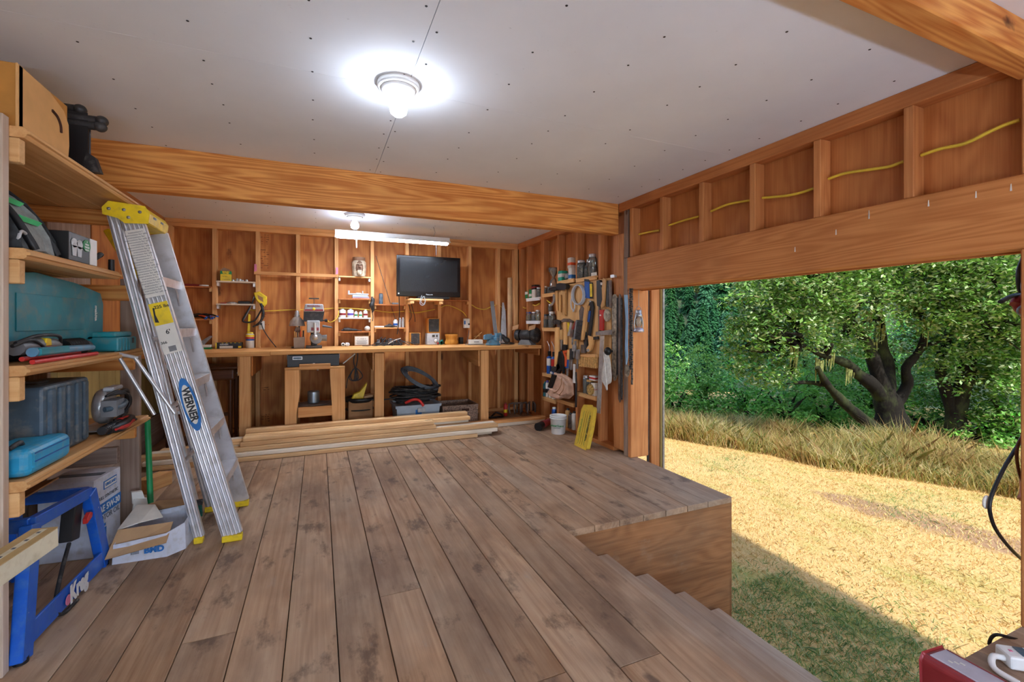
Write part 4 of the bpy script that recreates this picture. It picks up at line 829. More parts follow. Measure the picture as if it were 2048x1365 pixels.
# on the bench left end
t = carton((xu(459, 5.9), 5.9, BZ+.001), (.25, .10, .066), 'black', 'long black and yellow boxed product lying on the bench', None, 2, name='product_box'); b = B(); b.box((-.12, -.0515, .033), (.012, .002, .064)); part(t, 'yellow_edge', b, 'yellow'); b = B(); b.box((-.025, -.0515, .016), (.125, .002, .026)); part(t, 'white_label', b, 'paper'); text(t, 'HAVEN', 'lightgrey', (-.045, -.0525, .046), (90, 0, 0), .024, bold=.05)
b = B()
for i in range(5): b.box((-.06+.04*i, -.0518, .0625), (.014, .002, .006))
part(t, 'yellow_dots', b, 'yellow'); b = B(); b.box((.105, -.0518, .016), (.03, .002, .02)); part(t, 'yellow_corner', b, 'yellow')
t = can(500, 5.9, BZ, .043, .17, 'offwhite', 'spray foam can with yellow and red label on the bench', None, 'yellow', cat='can', name='foam_can', caph=.05, capr=1.3)
for z0, z1, m in ((.105, .125, 'red'), (.085, .103, 'blue'), (.127, .15, 'yellow')): b = B(); b.lathe([(.0438, z0), (.0438, z1)], 16); part(t, 'label_band', b, m)
carton((xu(407, 5.85), 5.85, BZ+.001), (.15, .09, .018), 'green', 'thin green book at the bottom of the little stack on the bench', name='book', cat='book'); carton((xu(406, 5.85), 5.85, BZ+.0205), (.15, .085, .026), 'paper', 'pale boxed item stacked on the green book', name='book', cat='book')
b = B(); b.prism([(-.07, .0), (.02, .0), (.10, .09), (.08, .095), (-.01, .03), (-.03, .06), (-.075, .05)], -.015, .015, 'y'); one('sheet_bracket', 'bent sheet metal bracket resting on the pale boxed item', 'bracket', b, 'steel', (xu(403, 5.86), 5.86, BZ+.048), bev=.002)
# outlet with cord
t = thing('wall_outlet', 'white double outlet with a black plug beside the second stud', 'outlet', (xu(523.5, 5.96), 5.962, zv(523, 651, 5.96))); b = B(); b.box((0, 0, 0), (.058, .012, .10)); part(t, 'face_plate', b, 'offwhite', bev=.003)
b = B(); b.box((-.005, -.012, .015), (.022, .02, .022)); part(t, 'plug', b, 'black')
b = B(); b.tube([(0, -.012, .01), (.02, -.025, -.05), (.07, -.03, -.14), (.14, -.04, -.24), (.155, -.04, -.262)], .005, 6, 5); part(t, 'cord', b, 'black')
# ---- drill press and its lamp
dpx = xu(628, 5.62); t = thing('drill_press', 'red and grey benchtop drill press standing on the workbench', 'drill press', (dpx, 5.62, BZ+.001)); t.scale = (1.12, 1.12, 1.14)
b = B(); b.box((0, 0, .012), (.15, .2, .024)); part(t, 'base', b, 'dark', bev=.004)
b = B(); b.cyl((0, .06, .02), (0, .06, .42), .03, n=16); part(t, 'column', b, 'dark')
b = B(); b.prism([(-.09, .27), (.075, .27), (.085, .33), (.09, .36), (-.085, .36)], -.11, .08, 'y'); part(t, 'head', b, 'dark', bev=.006)
b = B(); b.prism([(-.095, .36), (.095, .36), (.085, .435), (-.08, .435)], -.125, .09, 'y'); hd = part(t, 'belt_cover', b, 'lightgrey', bev=.01, seg=2)
b = B(); b.prism([(-.085, .366), (.086, .366), (.084, .384), (-.084, .384)], -.129, -.124, 'y'); part(hd, 'red_band', b, 'darkred'); b = B(); b.lathe([(.014, 0), (.012, -.006), (0, -.007)], 14, (0, -.129, .386), 'y'); part(hd, 'knob', b, 'yellow')
text(hd, 'ROCKWELL', 'darkred', (0, -.127, .415), (90, 0, 0), .022, bold=.04)
b = B(); b.box((-.005, -.06, .215), (.12, .12, .12)); part(t, 'quill_housing', b, 'lightgrey', bev=.008); b = B(); b.box((.01, -.122, .19), (.07, .004, .03)); part(t, 'depth_plate', b, 'darkred')
b = B(); b.tube([(.01, -.13, .25), (.012, -.135, .12)], .014, 10); b.ball((.012, -.135, .11), .028); part(t, 'feed_lever', b, 'silver')
b = B(); b.lathe([(.055, -.02), (.06, 0), (.055, .02), (.03, .03)], 18, (.02, -.06, .10), 'y'); b.cyl((.06, -.05, .10), (.12, -.05, .10), .028, .034, 14); part(t, 'motor', b, 'grey')
b = B(); b.cyl((.10, -.05, .275), (.125, -.05, .275), .016, n=12); b.cyl((.075, -.05, .275), (.10, -.05, .275), .006, n=8); part(t, 'side_knob', b, 'black')
b = B(); b.tube([(.08, -.08, .22), (.17, -.09, .205)], [.012, .007], 8); part(t, 'handle', b, 'hose_grey')
b = B(); b.cyl((0, 0, .435), (0, 0, .49), .003, n=6); b.box((0, 0, .494), (.095, .025, .012)); part(t, 'top_spindle', b, 'dark')
b = B(); b.cyl((-.01, -.06, .16), (-.01, -.06, .03), .022, .014, 12); part(t, 'chuck', b, 'dark')
lx = xu(594, 5.66); t = thing('clamp_lamp', 'silver reflector clamp lamp beside the drill press', 'lamp', (lx, 5.66, BZ+.001))
b = B(); b.lathe([(.085, .25), (.083, .258), (.072, .305), (.042, .345), (.028, .355)], 24); b.lathe([(.028, .355), (.03, .37), (.022, .385), (.022, .41), (.014, .425), (.0, .427)], 16); part(t, 'reflector', b, 'silver')
b = B(); b.tube([(.02, .0, .26), (.03, .01, .15), (.03, .02, .0)], .009, 8, 3); part(t, 'arm', b, 'dark'); b = B(); b.lathe([(.06, 0), (.06, .012), (.02, .02)], 18); part(t, 'base', b, 'dark'); b = B(); b.box((.005, -.04, .21), (.05, .05, .06), (0, 20, 0)); part(t, 'clamp', b, 'rusty', bev=.006)
t = thing('tool_pouch', 'clear plastic sleeve of brushes standing under the clamp lamp', 'pouch', (xu(599, 5.58), 5.58, BZ+.001)); b = B(); b.prism([(-.055, 0), (.05, 0), (.055, .13), (-.06, .12)], -.02, .02, 'y'); part(t, 'plastic_sleeve', b, 'smoky')
for i, m in enumerate(('handle_z', 'rusty', 'orange', 'dark')):
    b = B(); b.cyl((-.035+.023*i, 0, .01), (-.05+.03*i, .005, .19+.01*(i % 2)), .008, n=8); part(t, 'brush', b, m)
# ---- carved vase and the cans
t = thing('carved_vase', 'carved wooden vase with a bearded face on the pale shelf', 'vase', (xu(718, 5.975), 5.975, zE[0]+.001))
b = B(); b.lathe([(.075, 0), (.082, .03), (.088, .12), (.085, .18), (.07, .20), (.066, .21), (.07, .215), (.074, .24)], 22); part(t, 'vase_body', b, 'carved')
b = B(); b.lathe([(.072, .198), (.076, .21), (.077, .228), (.075, .24)], 22, flat=True); part(t, 'rim_band', b, 'carved_dark')
b = B(); b.ball((0, -.072, .11), (.045, .03, .085)); fc = part(t, 'face', b, 'carved_dark'); b = B(); b.tube([(0, -.098, .14), (0, -.112, .10)], [.008, .014], 8); part(fc, 'nose', b, 'carved_dark')
for sx_ in (-1, 1):
    b = B(); b.ball((sx_*.018, -.1, .135), (.011, .006, .005), 8, 6); part(fc, 'eye', b, 'stamp'); b = B(); b.tube([(sx_*.035, -.092, .15), (sx_*.018, -.102, .152), (sx_*.004, -.1, .146)], .006, 6, 2); part(fc, 'brow', b, 'carved')
b = B(); b.ball((0, -.085, .045), (.035, .03, .04)); part(fc, 'beard', b, 'carved'); b = B(); b.box((0, -.106, .08), (.03, .008, .006)); part(fc, 'mouth', b, 'stamp')
for i, (m, h, l) in enumerate((('red', .012, 'red and white flat box at the bottom of the stack'), ('blue', .014, 'blue edged flat box in the middle of the stack'), ('paper', .016, 'white flat box under the grey device'))):
    carton((xu(722-i, 5.975), 5.975, zE[1]+.001+(0, .0125, .027)[i]), (.21-.015*i, .09, h), 'paper', l, m if i < 2 else None, name='flat_box', bh=.5, grp='flat boxes on the brown shelf')
b = B(); b.box((0, 0, .018), (.06, .05, .022)); b.tube([(-.12, 0, .012), (.12, 0, .012)], .011, 8); b.box((-.115, 0, .03), (.02, .03, .05)); b.box((.05, 0, .03), (.012, .03, .045)); one('grey_device', 'grey clamp device lying on the stack of flat boxes', 'tool', b, 'lightgrey', (xu(717, 5.975), 5.975, zE[1]+.045), bev=.002)
for u, r, h, m, bd, l in ((685, .038, .098, 'white', 'darkred', 'white can with red label at the end of the can row'), (701, .036, .098, 'white', 'purple', 'white can with purple label in the can row'), (712, .019, .072, 'white', 'box_green', 'small white bottle with green label next to the purple can'), (721, .019, .07, 'white', 'box_green', 'small white bottle with green label next to the red topped can'), (731, .026, .09, 'offwhite', 'darkred', 'short can with dark red label by the stud')):
    can(u, 5.985, zE[2], r, h, m, l, bd, 'silver', grp='cans on the white shelf')
b = B(); b.ball((0, 0, .033), (.036, .034, .033), 16, 10); one('twine_ball', 'white ball of twine on a brown shelf', 'twine', b, 'rope', (xu(734.5, 5.97), 5.97, zE[3]))
b = B(); b.tube([(-.1, 0, .012), (-.03, 0, .02), (.03, 0, .016), (.14, .01, .008)], [.012, .026, .018, .006], 10, 3); b.ball((-.06, 0, .02), .024); one('rotary_tool', 'black rotary tool lying on the brown shelf beside the twine', 'power tool', b, 'dark', (xu(700, 5.965), 5.965, zE[3]))
t = carton((xu(723, 5.95), 5.95, BZ+.001), (.175, .07, .125), 'card_dark', 'brown box with white printed label at the back of the bench', None, name='labelled_box'); b = B(); b.box((0, -.036, .063), (.16, .002, .105)); part(t, 'white_label', b, 'paper'); text(t, 'F L AND G', 'label_text', (0, -.0378, .085), (90, 0, 0), .022); 
b = B()
for i in range(6): b.box((.0, -.0375, .065-.009*i), (.13-.01*(i % 3), .001, .003))
part(t, 'fine_print', b, 'label_text')
for i, u in enumerate((686, 694)):
    b = B(); b.lathe([(.012, -.03), (.022, -.03), (.022, .03), (.012, .03), (.012, -.03)], 16, (0, 0, .022), 'y'); one('white_ring', 'small white pipe fitting lying at the back of the bench', 'fitting', b, 'white', (xu(u, 5.9), 5.9, BZ+.0005), 20*i, group='white pipe fittings')
# black garment bits hanging on the fifth stud
b = B(); b.tube([(0, 0, .09), (.01, -.005, .03), (-.005, -.01, -.02), (.012, 0, -.07), (.006, 0, -.11)], [.012, .024, .028, .02, .01], 9, 4); b.tube([(.0, 0, -.1), (.012, -.004, -.16), (.005, 0, -.22)], .005, 6, 3); one('hanging_cord_bundle', 'dark bundle of cords hanging on the stud beside the cans', 'cord', b, 'dark', (xu(744, 5.945), 5.945, zv(744, 608, 5.945)))
# bay 6
t = can(762, 5.98, zF[0], .026, .135, 'slate', 'blue grey cylinder speaker on a brown shelf', None, 'dark', cat='speaker', name='cylinder_speaker', capr=1.4, caph=.01)
b = B(); b.box((0, 0, .012), (.08, .05, .022)); one('grey_adapter', 'small grey box beside the blue cylinder speaker', 'box', b, 'grey', (xu(790, 5.975), 5.975, zF[0]), bev=.003)
b = B(); b.cyl((0, 0, 0), (.30, .0, -1.0), .004, n=6); one('thin_wire', 'thin stiff wire leaning diagonally beside the television', 'wire', b, 'rusty', (xu(752, 6.02), 6.03, zv(752, 512, 6.03)), rot=(0, 0, 0))
can(791, 5.985, zF[1], .03, .095, 'white', 'white tub with yellow and blue label on a brown shelf', 'blue', 'white')
for u, h in ((800, .115), (806, .12)): can(u, 5.98, zF[1], .016, h, 'lightgrey', 'slim white tube bottle beside the yellow labelled tub', None, 'white', cat='bottle', name='tube_bottle', grp='slim tube bottles')
b = B(); b.box((0, 0, .01), (.12, .06, .02)); one('white_packet', 'flat white packet at the stud end of the bottle shelf', 'packet', b, 'paper', (xu(758, 5.975), 5.975, zF[1]), bev=.004)
b = B(); b.tube([(-.08, 0, .012), (0, 0, .02), (.10, 0, .012)], [.008, .018, .012], 8, 3); b.tube([(-.02, .01, .02), (.0, .0, .045), (.05, .01, .03)], .005, 6, 3); one('red_black_tool', 'black hand tool with red tip on the bottle shelf', 'tool', b, 'dark', (xu(778, 5.965), 5.965, zF[1]))
# power strip with cords
t = thing('power_strip', 'black power strip crowded with plugs and cords on the bench', 'power strip', (xu(778, 5.88), 5.88, BZ+.001)); b = B(); b.box((0, 0, .02), (.33, .06, .038)); part(t, 'strip_body', b, 'dark', bev=.004)
for i in range(6): b = B(); b.box((-.13+.05*i, 0, .055+.01*(i % 2)), (.034, .045, .045)); part(t, 'plug', b, 'black' if i % 3 else 'grey', bev=.004)
b = B()
for i in range(7): x0 = -.13+.045*i; b.tube([(x0, -.02, .07), (x0+.04, -.04, .11-.01*i % 3), (x0-.05+.03*i, -.07, .03), (x0-.12+.05*i, -.10, .006), (x0-.2+.07*i, -.09, .006)], .0045, 6, 5)
part(t, 'cord', b, 'rubber'); b = B(); b.tube([(-.02, -.06, .02), (.05, -.05, .06), (.14, -.04, .09)], .005, 6, 4); part(t, 'white_cord', b, 'offwhite')
# ---- television
TY = 5.72; tx, tz = (xu(793.5, TY)+xu(920.5, TY))/2, zv(857, 594, TY); tw, th_ = xu(920.5, TY)-xu(793.5, TY), zv(857, 512.5, TY)-zv(857, 593.5, TY)
t = thing('television', 'black flat screen television standing on a small wooden shelf', 'television', (tx, TY, tz-.028), -1.5)
b = B(); b.box((0, .03, .028+th_/2), (tw, .06, th_)); part(t, 'tv_frame', b, 'tvframe', bev=.008, seg=2)
b = B(); b.box((.0, -.0012, .028+th_/2+.012), (tw*.90, .003, th_*.80)); part(t, 'screen', b, 'screen')
text(t, 'Panasonic', 'lightgrey', (.0, -.0015, .028+.028), (90, 0, 0), .022, bold=.02); b = B(); b.lathe([(.009, 0), (.009, -.002)], 10, (-tw*.47, -.001, .028+.035), 'y'); part(t, 'sticker', b, 'paper')
b = B(); b.box((.05, .03, .014), (tw*.5, .14, .026)); part(t, 'stand', b, 'black', bev=.004)
t = thing('tv_shelf', 'small pine shelf on side blocks carrying the television', 'shelf', ((xu(819, 5.66)+xu(886, 5.66))/2, 5.8, tz-.028-.026)); w2 = (xu(886, 5.66)-xu(819, 5.66))/2
b = B(); b.box((0, 0, .0125), (2*w2, .33, .024)); part(t, 'shelf_board', b, 'pine_x', bev=.002)
for s in (-1, 1): b = B(); b.box((s*(w2-.03), -.02, -.02), (.05, .28, .04)); part(t, 'side_block', b, 'pine_y', bev=.002)
b = B(); b.tube([(-.02, -.19, .04), (-.045, -.19, -.05), (-.02, -.19, -.085), (.02, -.19, -.06), (.01, -.19, .03)], .004, 6, 5); b.tube([(.0, -.19, .03), (-.03, -.192, -.04), (.0, -.192, -.07), (.03, -.19, -.02)], .004, 6, 5); one('usb_cable', 'grey cable loop hanging over the edge of the television shelf', 'cable', b, 'lightgrey', ((xu(846, 5.66)), 5.82, tz-.028))
b = B(); b.tube([(0, 0, 0), (.005, .0, -.25), (-.02, .02, -.50)], .005, 6, 4); b.tube([(.1, .02, -.03), (.16, .03, -.25), (.13, .03, -.34)], .004, 6, 4); b.tube([(.14, .02, -.03), (.20, .03, -.25), (.21, .03, -.34)], .004, 6, 4); one('tv_cables', 'black cables hanging down from the television to the bench', 'cable', b, 'black', (xu(799, 5.8), 5.84, tz+.02))
# ---- speakers, amplifier, spool
def speaker(u0, u1, v0, v1, y, lab, z=None):
    x = (xu(u0, y)+xu(u1, y))/2; w_ = xu(u1, y)-xu(u0, y); h = w_*1.18; t = thing('speaker', lab, 'speaker', (x, y+.05, z)); b = B(); b.box((0, 0, h/2), (w_, .11, h)); part(t, 'cabinet', b, 'turned_z', bev=.003)
    b = B(); b.box((.0, -.057, h/2+.004), (w_*.82, .006, h*.86)); part(t, 'grille', b, 'dark', bev=.002); return h
speaker(820, 841, 0, 0, 5.82, 'small wooden speaker with dark grille standing on the bench', BZ+.001)
AX = (xu(853, 5.82)+xu(880, 5.82))/2; t = thing('amplifier', 'small silver amplifier with a round dial on the bench', 'amplifier', (AX, 5.87, BZ+.001)); b = B(); b.box((0, 0, .076), (.165, .12, .15)); part(t, 'case', b, 'lightgrey', bev=.006, seg=2); b = B(); b.lathe([(.026, 0), (.022, -.014), (0, -.016)], 20, (.03, -.06, .055), 'y'); part(t, 'dial', b, 'white'); b = B(); b.lathe([(.029, .001), (.029, -.002), (.026, -.003)], 20, (.03, -.06, .055), 'y'); part(t, 'dial_ring', b, 'black'); b = B(); b.box((.0, -.061, .115), (.035, .003, .03)); b.box((.045, -.061, .115), (.02, .003, .03)); part(t, 'display', b, 'dark'); b = B(); b.ball((.055, -.075, .02), .014, 10, 7); part(t, 'red_plug', b, 'red')
speaker(855, 880, 0, 0, 5.82, 'small wooden speaker with dark grille on top of the silver amplifier', BZ+.1525)
x = xu(903, 5.86); t = one('wooden_spool', 'turned orange wood spool standing on the bench', 'spool', B().lathe([(.09, 0), (.093, .01), (.092, .03), (.08, .055), (.078, .075), (.088, .10), (.093, .128), (.088, .135), (.03, .135), (0, .13)], 28), 'turned_z', (x, 5.86, BZ+.001))
b = B(); b.lathe([(.018, -.02), (.028, -.02), (.028, .02), (.018, .02), (.018, -.02)], 14, (0, 0, .03), 'y'); b.ball((.012, 0, .055), .016, 8, 6); one('green_connector', 'dark green and black connector lying before the orange spool', 'connector', b, 'bristle_green', (xu(882.5, 5.74), 5.74, BZ+.001))
b = B(); b.box((0, 0, .045), (.05, .06, .09)); one('black_block', 'small black box standing behind the orange spool', 'box', b, 'black', (xu(922, 5.93), 5.93, BZ+.001), bev=.004)
# switch box on stud 8 and its cable
t = thing('timer_switch', 'white boxed timer switch mounted on a back wall stud', 'switch', (xu(933.5, 5.93), 5.945, zv(933, 647, 5.93))); b = B(); b.box((0, 0, 0), (.085, .045, .13)); part(t, 'case', b, 'offwhite', bev=.005); b = B(); b.lathe([(.012, 0), (.01, -.014), (0, -.015)], 12, (.028, -.023, -.012), 'y'); part(t, 'knob', b, 'black'); b = B(); b.box((-.03, -.024, .01), (.02, .003, .05)); part(t, 'blue_label', b, 'label_blue')
# yellow wiring through the back studs
def cable(label, pts, r=.007, mat='yellow_cable', name='electrical_cable', k=6):
    o = Vector(pts[0]); b = B(); b.tube([Vector(p)-o for p in pts], r, 7, k); return one(name, label, 'cable', b, mat, o)
def bp(u, v, y): p = onY(u, v, y); return (p.x, p.y, p.z)
cable('yellow electrical cable running through the studs behind the drill press', [bp(u, v, 6.03) for u, v in ((500, 620), (530, 622.5), (585, 620), (640, 619), (668, 617), (700, 617), (745, 621), (780, 625), (812, 623), (830, 626), (850, 623), (870, 619))], .006)
cable('yellow electrical cable curving down into the white timer switch', [bp(u, v, y) for u, v, y in ((880, 616, 6.03), (893, 611, 6.02), (908, 615, 6.0), (925, 624, 5.97), (933, 634, 5.95))], .006)
cable('yellow electrical cable sagging between studs right of the timer switch', [bp(u, v, 6.03) for u, v in ((943, 610, ), (955, 617), (970, 619), (984, 613), (996, 610), (1006, 617), (1012, 620))], .006)
cable('yellow electrical cable looping out beside the drill press handle', [bp(u, v, y) for u, v, y in ((677, 622, 6.0), (676, 632, 5.95), (668, 642, 5.93), (659, 645, 5.95), (656, 642, 5.99))], .006)
cable('grey cord hanging from the timer switch to the bench', [bp(u, v, y) for u, v, y in ((938, 660, 5.93), (937, 672, 5.9), (934, 682, 5.85), (930, 691, 5.7))], .004, 'hose_grey')
# sander box, vise, drill, tube, strips, grinder
t = carton((xu(951, 5.62), 5.62, BZ+.0125), (.17, .10, .055), 'paper', 'white cardboard carton on a tray beside the blue vise', None, -3, name='small_carton', txt=('SANDER',), tm='label_text', ts=.018); t = one('metal_tray', 'flat metal tray under the white carton', 'tray', B().box((0, 0, .005), (.22, .13, .01)), 'steel', (xu(950, 5.62), 5.62, BZ+.0005), bev=.002)
b = B(); b.tube([(0, 0, 0), (.13, .01, .11)], .006, 7); b.tube([(.02, 0, .05), (.10, .01, .06)], .005, 6); one('thin_sticks', 'thin sticks leaning behind the white carton', 'stick', b, 'straw', (xu(946, 5.85), 5.85, BZ+.05))
t = thing('bench_vise', 'light blue bench vise bolted to the workbench', 'vise', (xu(987, 5.38), 5.40, BZ+.001)); 
b = B(); b.box((0, 0, .012), (.16, .13, .024)); b.prism([(-.07, .02), (.07, .02), (.05, .07), (-.05, .07)], -.05, .05, 'y'); part(t, 'base', b, 'vise', bev=.006); b = B(); b.box((-.03, .03, .10), (.16, .07, .06)); b.prism([(-.11, .09), (-.04, .09), (-.03, .14), (-.1, .135)], -.02, .07, 'y'); part(t, 'fixed_jaw', b, 'vise', bev=.008); b = B(); b.prism([(.02, .06), (.075, .06), (.075, .15), (.02, .15)], -.09, -.03, 'y'); b.box((.04, -.06, .08), (.07, .12, .05)); part(t, 'moving_jaw', b, 'vise', bev=.006); b = B(); b.cyl((.05, -.12, .075), (.05, -.06, .075), .014, n=12); b.cyl((.05, -.125, .02), (.05, -.125, .13), .007, n=8); part(t, 'screw_handle', b, 'steel')
t = thing('drill', 'black corded drill with tangled cord lying behind the vise', 'power tool', (xu(1010, 5.55), 5.55, BZ+.001)); b = B(); b.tube([(-.06, 0, .14), (-.03, 0, .10), (.03, 0, .05), (.05, 0, .03)], [.012, .03, .04, .03], 12, 3); part(t, 'body', b, 'dark'); b = B(); b.cyl((-.075, 0, .165), (-.058, 0, .138), .006, .014, 10); part(t, 'chuck', b, 'silver')
b = B()
for i in range(4): b.tube([(.05, 0, .03), (.09+.01*i, -.03, .012), (.02, -.08-.01*i, .012), (-.07, -.05, .012), (-.06, .03, .012), (.03, .05, .012)], .006, 6, 5)
part(t, 'power_cord', b, 'rubber')
b = B(); b.lathe([(.032, 0), (.035, 0), (.035, .92), (.032, .92), (.032, 0)], 20); one('cardboard_tube', 'tall brown cardboard tube standing upright on the bench', 'tube', b, 'card', (xu(1021, 5.78), 5.80, BZ+.001), rot=(-3, 1.2, 0))
b = B(); b.box((0, 0, .30), (.055, .006, .60)); one('metal_strip', 'grey flat strip of metal leaning against a back wall stud', 'strip', b, 'grey', (xu(994, 5.86), 5.86, BZ+.001), rot=(-9, -4, 0))
b = B(); b.prism([(-.05, 0), (.05, 0), (.045, .45), (.02, .58), (0, .58)], -.004, .004, 'y'); one('hand_saw', 'pale flat saw leaning beside the cardboard tube', 'saw', b, 'lightgrey', (xu(1007, 5.9), 5.90, BZ+.001), rot=(-7, 1, 0))
t = thing('bench_grinder', 'dark bench grinder with round wheel guards at the end of the workbench', 'grinder', (xu(1056, 5.33), 5.36, BZ+.001), -58); b = B(); b.prism([(-.10, 0), (.10, 0), (.06, .06), (-.06, .06)], -.06, .06, 'y'); part(t, 'base', b, 'grey', bev=.005)
b = B(); b.lathe([(.055, -.085), (.07, -.075), (.072, .075), (.055, .085)], 22, (0, 0, .125), 'x'); part(t, 'motor', b, 'dark')
for s, r in ((-1, .075), (1, .10)): b = B(); b.lathe([(r*.9, s*.10), (r, s*.115), (r, s*.15), (r*.88, s*.165), (r*.3, s*.17), (.02, s*.185), (0, s*.186)][::1 if s > 0 else -1], 26, (0, 0, .125), 'x'); b.cyl((s*.08, 0, .125), (s*.12, 0, .125), .04, n=14); part(t, 'wheel_guard', b, 'rubber')
for s in (-1, 1): b = B(); b.box((s*.13-.02, -.05, .225), (.10, .004, .07), (-35, -14, 0)); part(t, 'eye_shield', b, 'card_dark')

# ================================================================ under the bench
t = thing('bench_drawer', 'black steel drawer hung under the workbench with a key in its lock', 'drawer', ((xu(575, 5.2)+xu(678, 5.2))/2, 5.4, BZ-.047-.125)); hw = (xu(678, 5.2)-xu(575, 5.2))/2  # lockable steel drawer fixed under the bench top
b = B(); b.box((0, 0, .062), (2*hw, .40, .118)); part(t, 'drawer_box', b, 'dark', bev=.003); b = B(); b.box((0, -.203, .062), (2*hw+.004, .008, .122)); fr_ = part(t, 'drawer_front', b, 'black', bev=.002)
b = B()
for a, c in (((-.20, -.01, .076), (-.11, 0, .08)), ((-.20, -.01, .102), (-.11, 0, .106)), ((-.20, -.01, .076), (-.196, 0, .106)), ((-.114, -.01, .076), (-.11, 0, .106))): b.span((a[0], -.211, a[2]), (c[0], -.206, c[2]))
part(fr_, 'label_holder', b, 'silver'); b = B(); b.box((-.155, -.208, .091), (.08, .002, .022)); part(fr_, 'label_card', b, 'slate')
b = B(); b.lathe([(.014, 0), (.012, -.012), (0, -.013)], 12, (.0, -.207, .022), 'y'); part(fr_, 'lock', b, 'silver'); b = B(); b.tube([(.0, -.222, .022), (.015, -.225, -.01), (.035, -.225, -.03)], .004, 6, 3); b.ball((.037, -.225, -.035), .011, 8, 6); part(fr_, 'key', b, 'steel')
for s in (-1, 1): b = B(); b.box((s*(hw+.005), -.15, .105), (.006, .03, .06)); part(t, 'hanger', b, 'lightgrey')
# wooden stand
SYY = 5.10; zt = zv(630, 733, SYY)-.022
t = thing('wooden_stand', 'crude wooden stand with curved legs and a low shelf under the bench', 'stand', (xu(629, SYY), SYY+.2, 0)); ox = xu(629, SYY)
def px(u, v): return (xu(u, SYY)-ox, zv(u, v, SYY))
for dy in (-.2, .16):
    b = B(); b.prism([(px(569.5, 0)[0], 0), (px(569.5, 0)[0], zt-.01), (px(598, 0)[0], zt-.01), (px(599, 755)[0], px(599, 755)[1]), (px(598, 790)[0], px(598, 790)[1]), (px(593, 830)[0], px(593, 830)[1]), (px(592, 0)[0], 0)], dy, dy+.04, 'y'); part(t, 'leg', b, 'stud_z', bev=.003)
    b = B(); b.prism([(px(667, 0)[0], 0), (px(664, 800)[0], px(664, 800)[1]), (px(661, 755)[0], px(661, 755)[1]), (px(661, 0)[0], zt-.01), (px(689, 0)[0], zt-.01), (px(690, 0)[0], 0)], dy, dy+.04, 'y'); part(t, 'leg', b, 'stud_z', bev=.003)
    b = B(); b.span((px(598.5, 0)[0], dy+.002, px(0, 754)[1]+.02), (px(661, 0)[0], dy+.038, zt-.012)); part(t, 'top_rail', b, 'stud_x', bev=.002)
    b = B(); b.span((px(596, 0)[0], dy+.001, px(630, 834)[1]), (px(665, 0)[0], dy+.039, px(630, 814)[1])); part(t, 'shelf_rail', b, 'stud_x', bev=.002)
b = B(); b.span((px(569, 0)[0], -.205, zt-.01), (px(690, 0)[0], .205, zt+.012)); part(t, 'top_board', b, 'bench_x', bev=.002); zsf = px(630, 814)[1]; b = B(); b.span((px(592, 0)[0], -.16, zsf-.02), (px(668, 0)[0], .16, zsf)); part(t, 'shelf_board', b, 'grey_x')
b = B(); b.lathe([(.0, 0), (.14, .002), (.15, .012), (.145, .014), (.05, .01), (0, .01)], 26); one('metal_plate', 'round rusty plate on the low shelf of the wooden stand', 'plate', b, 'rusty', (xu(629, SYY+.12), SYY+.17, zsf+.001))
t = thing('wire_spool', 'spool of galvanised wire standing on the rusty plate', 'wire spool', (xu(627, SYY+.12), SYY+.17, zsf+.0145)); b = B(); b.lathe([(.05, 0), (.058, .01)]+[(.057+.003*(i % 2), .012+.008*i) for i in range(14)]+[(.05, .128), (.02, .13)], 22); part(t, 'wire_coil', b, 'wire')
# antique cabinet
t = thing('sewing_cabinet', 'dark antique wooden cabinet on legs tucked under the bench behind the stepladder', 'cabinet', (-1.08, 5.5, 0)); b = B(); b.box((0, 0, .80), (.66, .46, .03)); part(t, 'table_top', b, 'antique_x', bev=.012, seg=3); b = B(); b.box((0, 0, .73), (.60, .42, .11)); part(t, 'drawer_case', b, 'antique_x', bev=.02, seg=3)
for x in (-.26, .26):
    for y in (-.17, .17): b = B(); b.cyl((x, y, 0), (x, y, .68), .016, .026, 10); part(t, 'leg', b, 'antique_z')
b = B(); b.box((0, 0, .30), (.5, .03, .03)); part(t, 'stretcher', b, 'antique_x'); b = B(); b.ball((.303, -.05, .73), .012, 8, 6); part(t, 'knob', b, 'silver')
# cord bundle hanging under the bench
b = B()
for i in range(5): a = i*1.2; b.tube([(.0, 0, -.18), (.05*math.cos(a), 0, -.23), (.075*math.cos(a), .01*i-.02, -.29-.02*(i % 2)), (.02*math.cos(a+1), 0, -.33), (0, 0, -.2)], .006, 6, 5)
b.tube([(-.0, 0, 0), (-.02, 0, -.1), (-.005, 0, -.2)], .006, 6, 3); b.tube([(.025, 0, .0), (.02, 0, -.1), (.0, 0, -.2)], .006, 6, 3); b.tube([(-.03, 0, -.22), (-.08, .02, -.3), (-.1, .02, -.42)], .005, 6, 3); one('cord_bundle', 'bundled black cord hanging under the bench beside the wooden stand', 'cord', b, 'dark', (xu(711, 5.5), 5.5, BZ-.046))
b = B(); b.cyl((0, 0, 0), (.13, .02, .105), .006, n=8); one('white_stick', 'thin white rod sticking out under the bench beside the drawer', 'rod', b, 'paper', (xu(686, 5.35), 5.36, zv(686, 728, 5.35)))
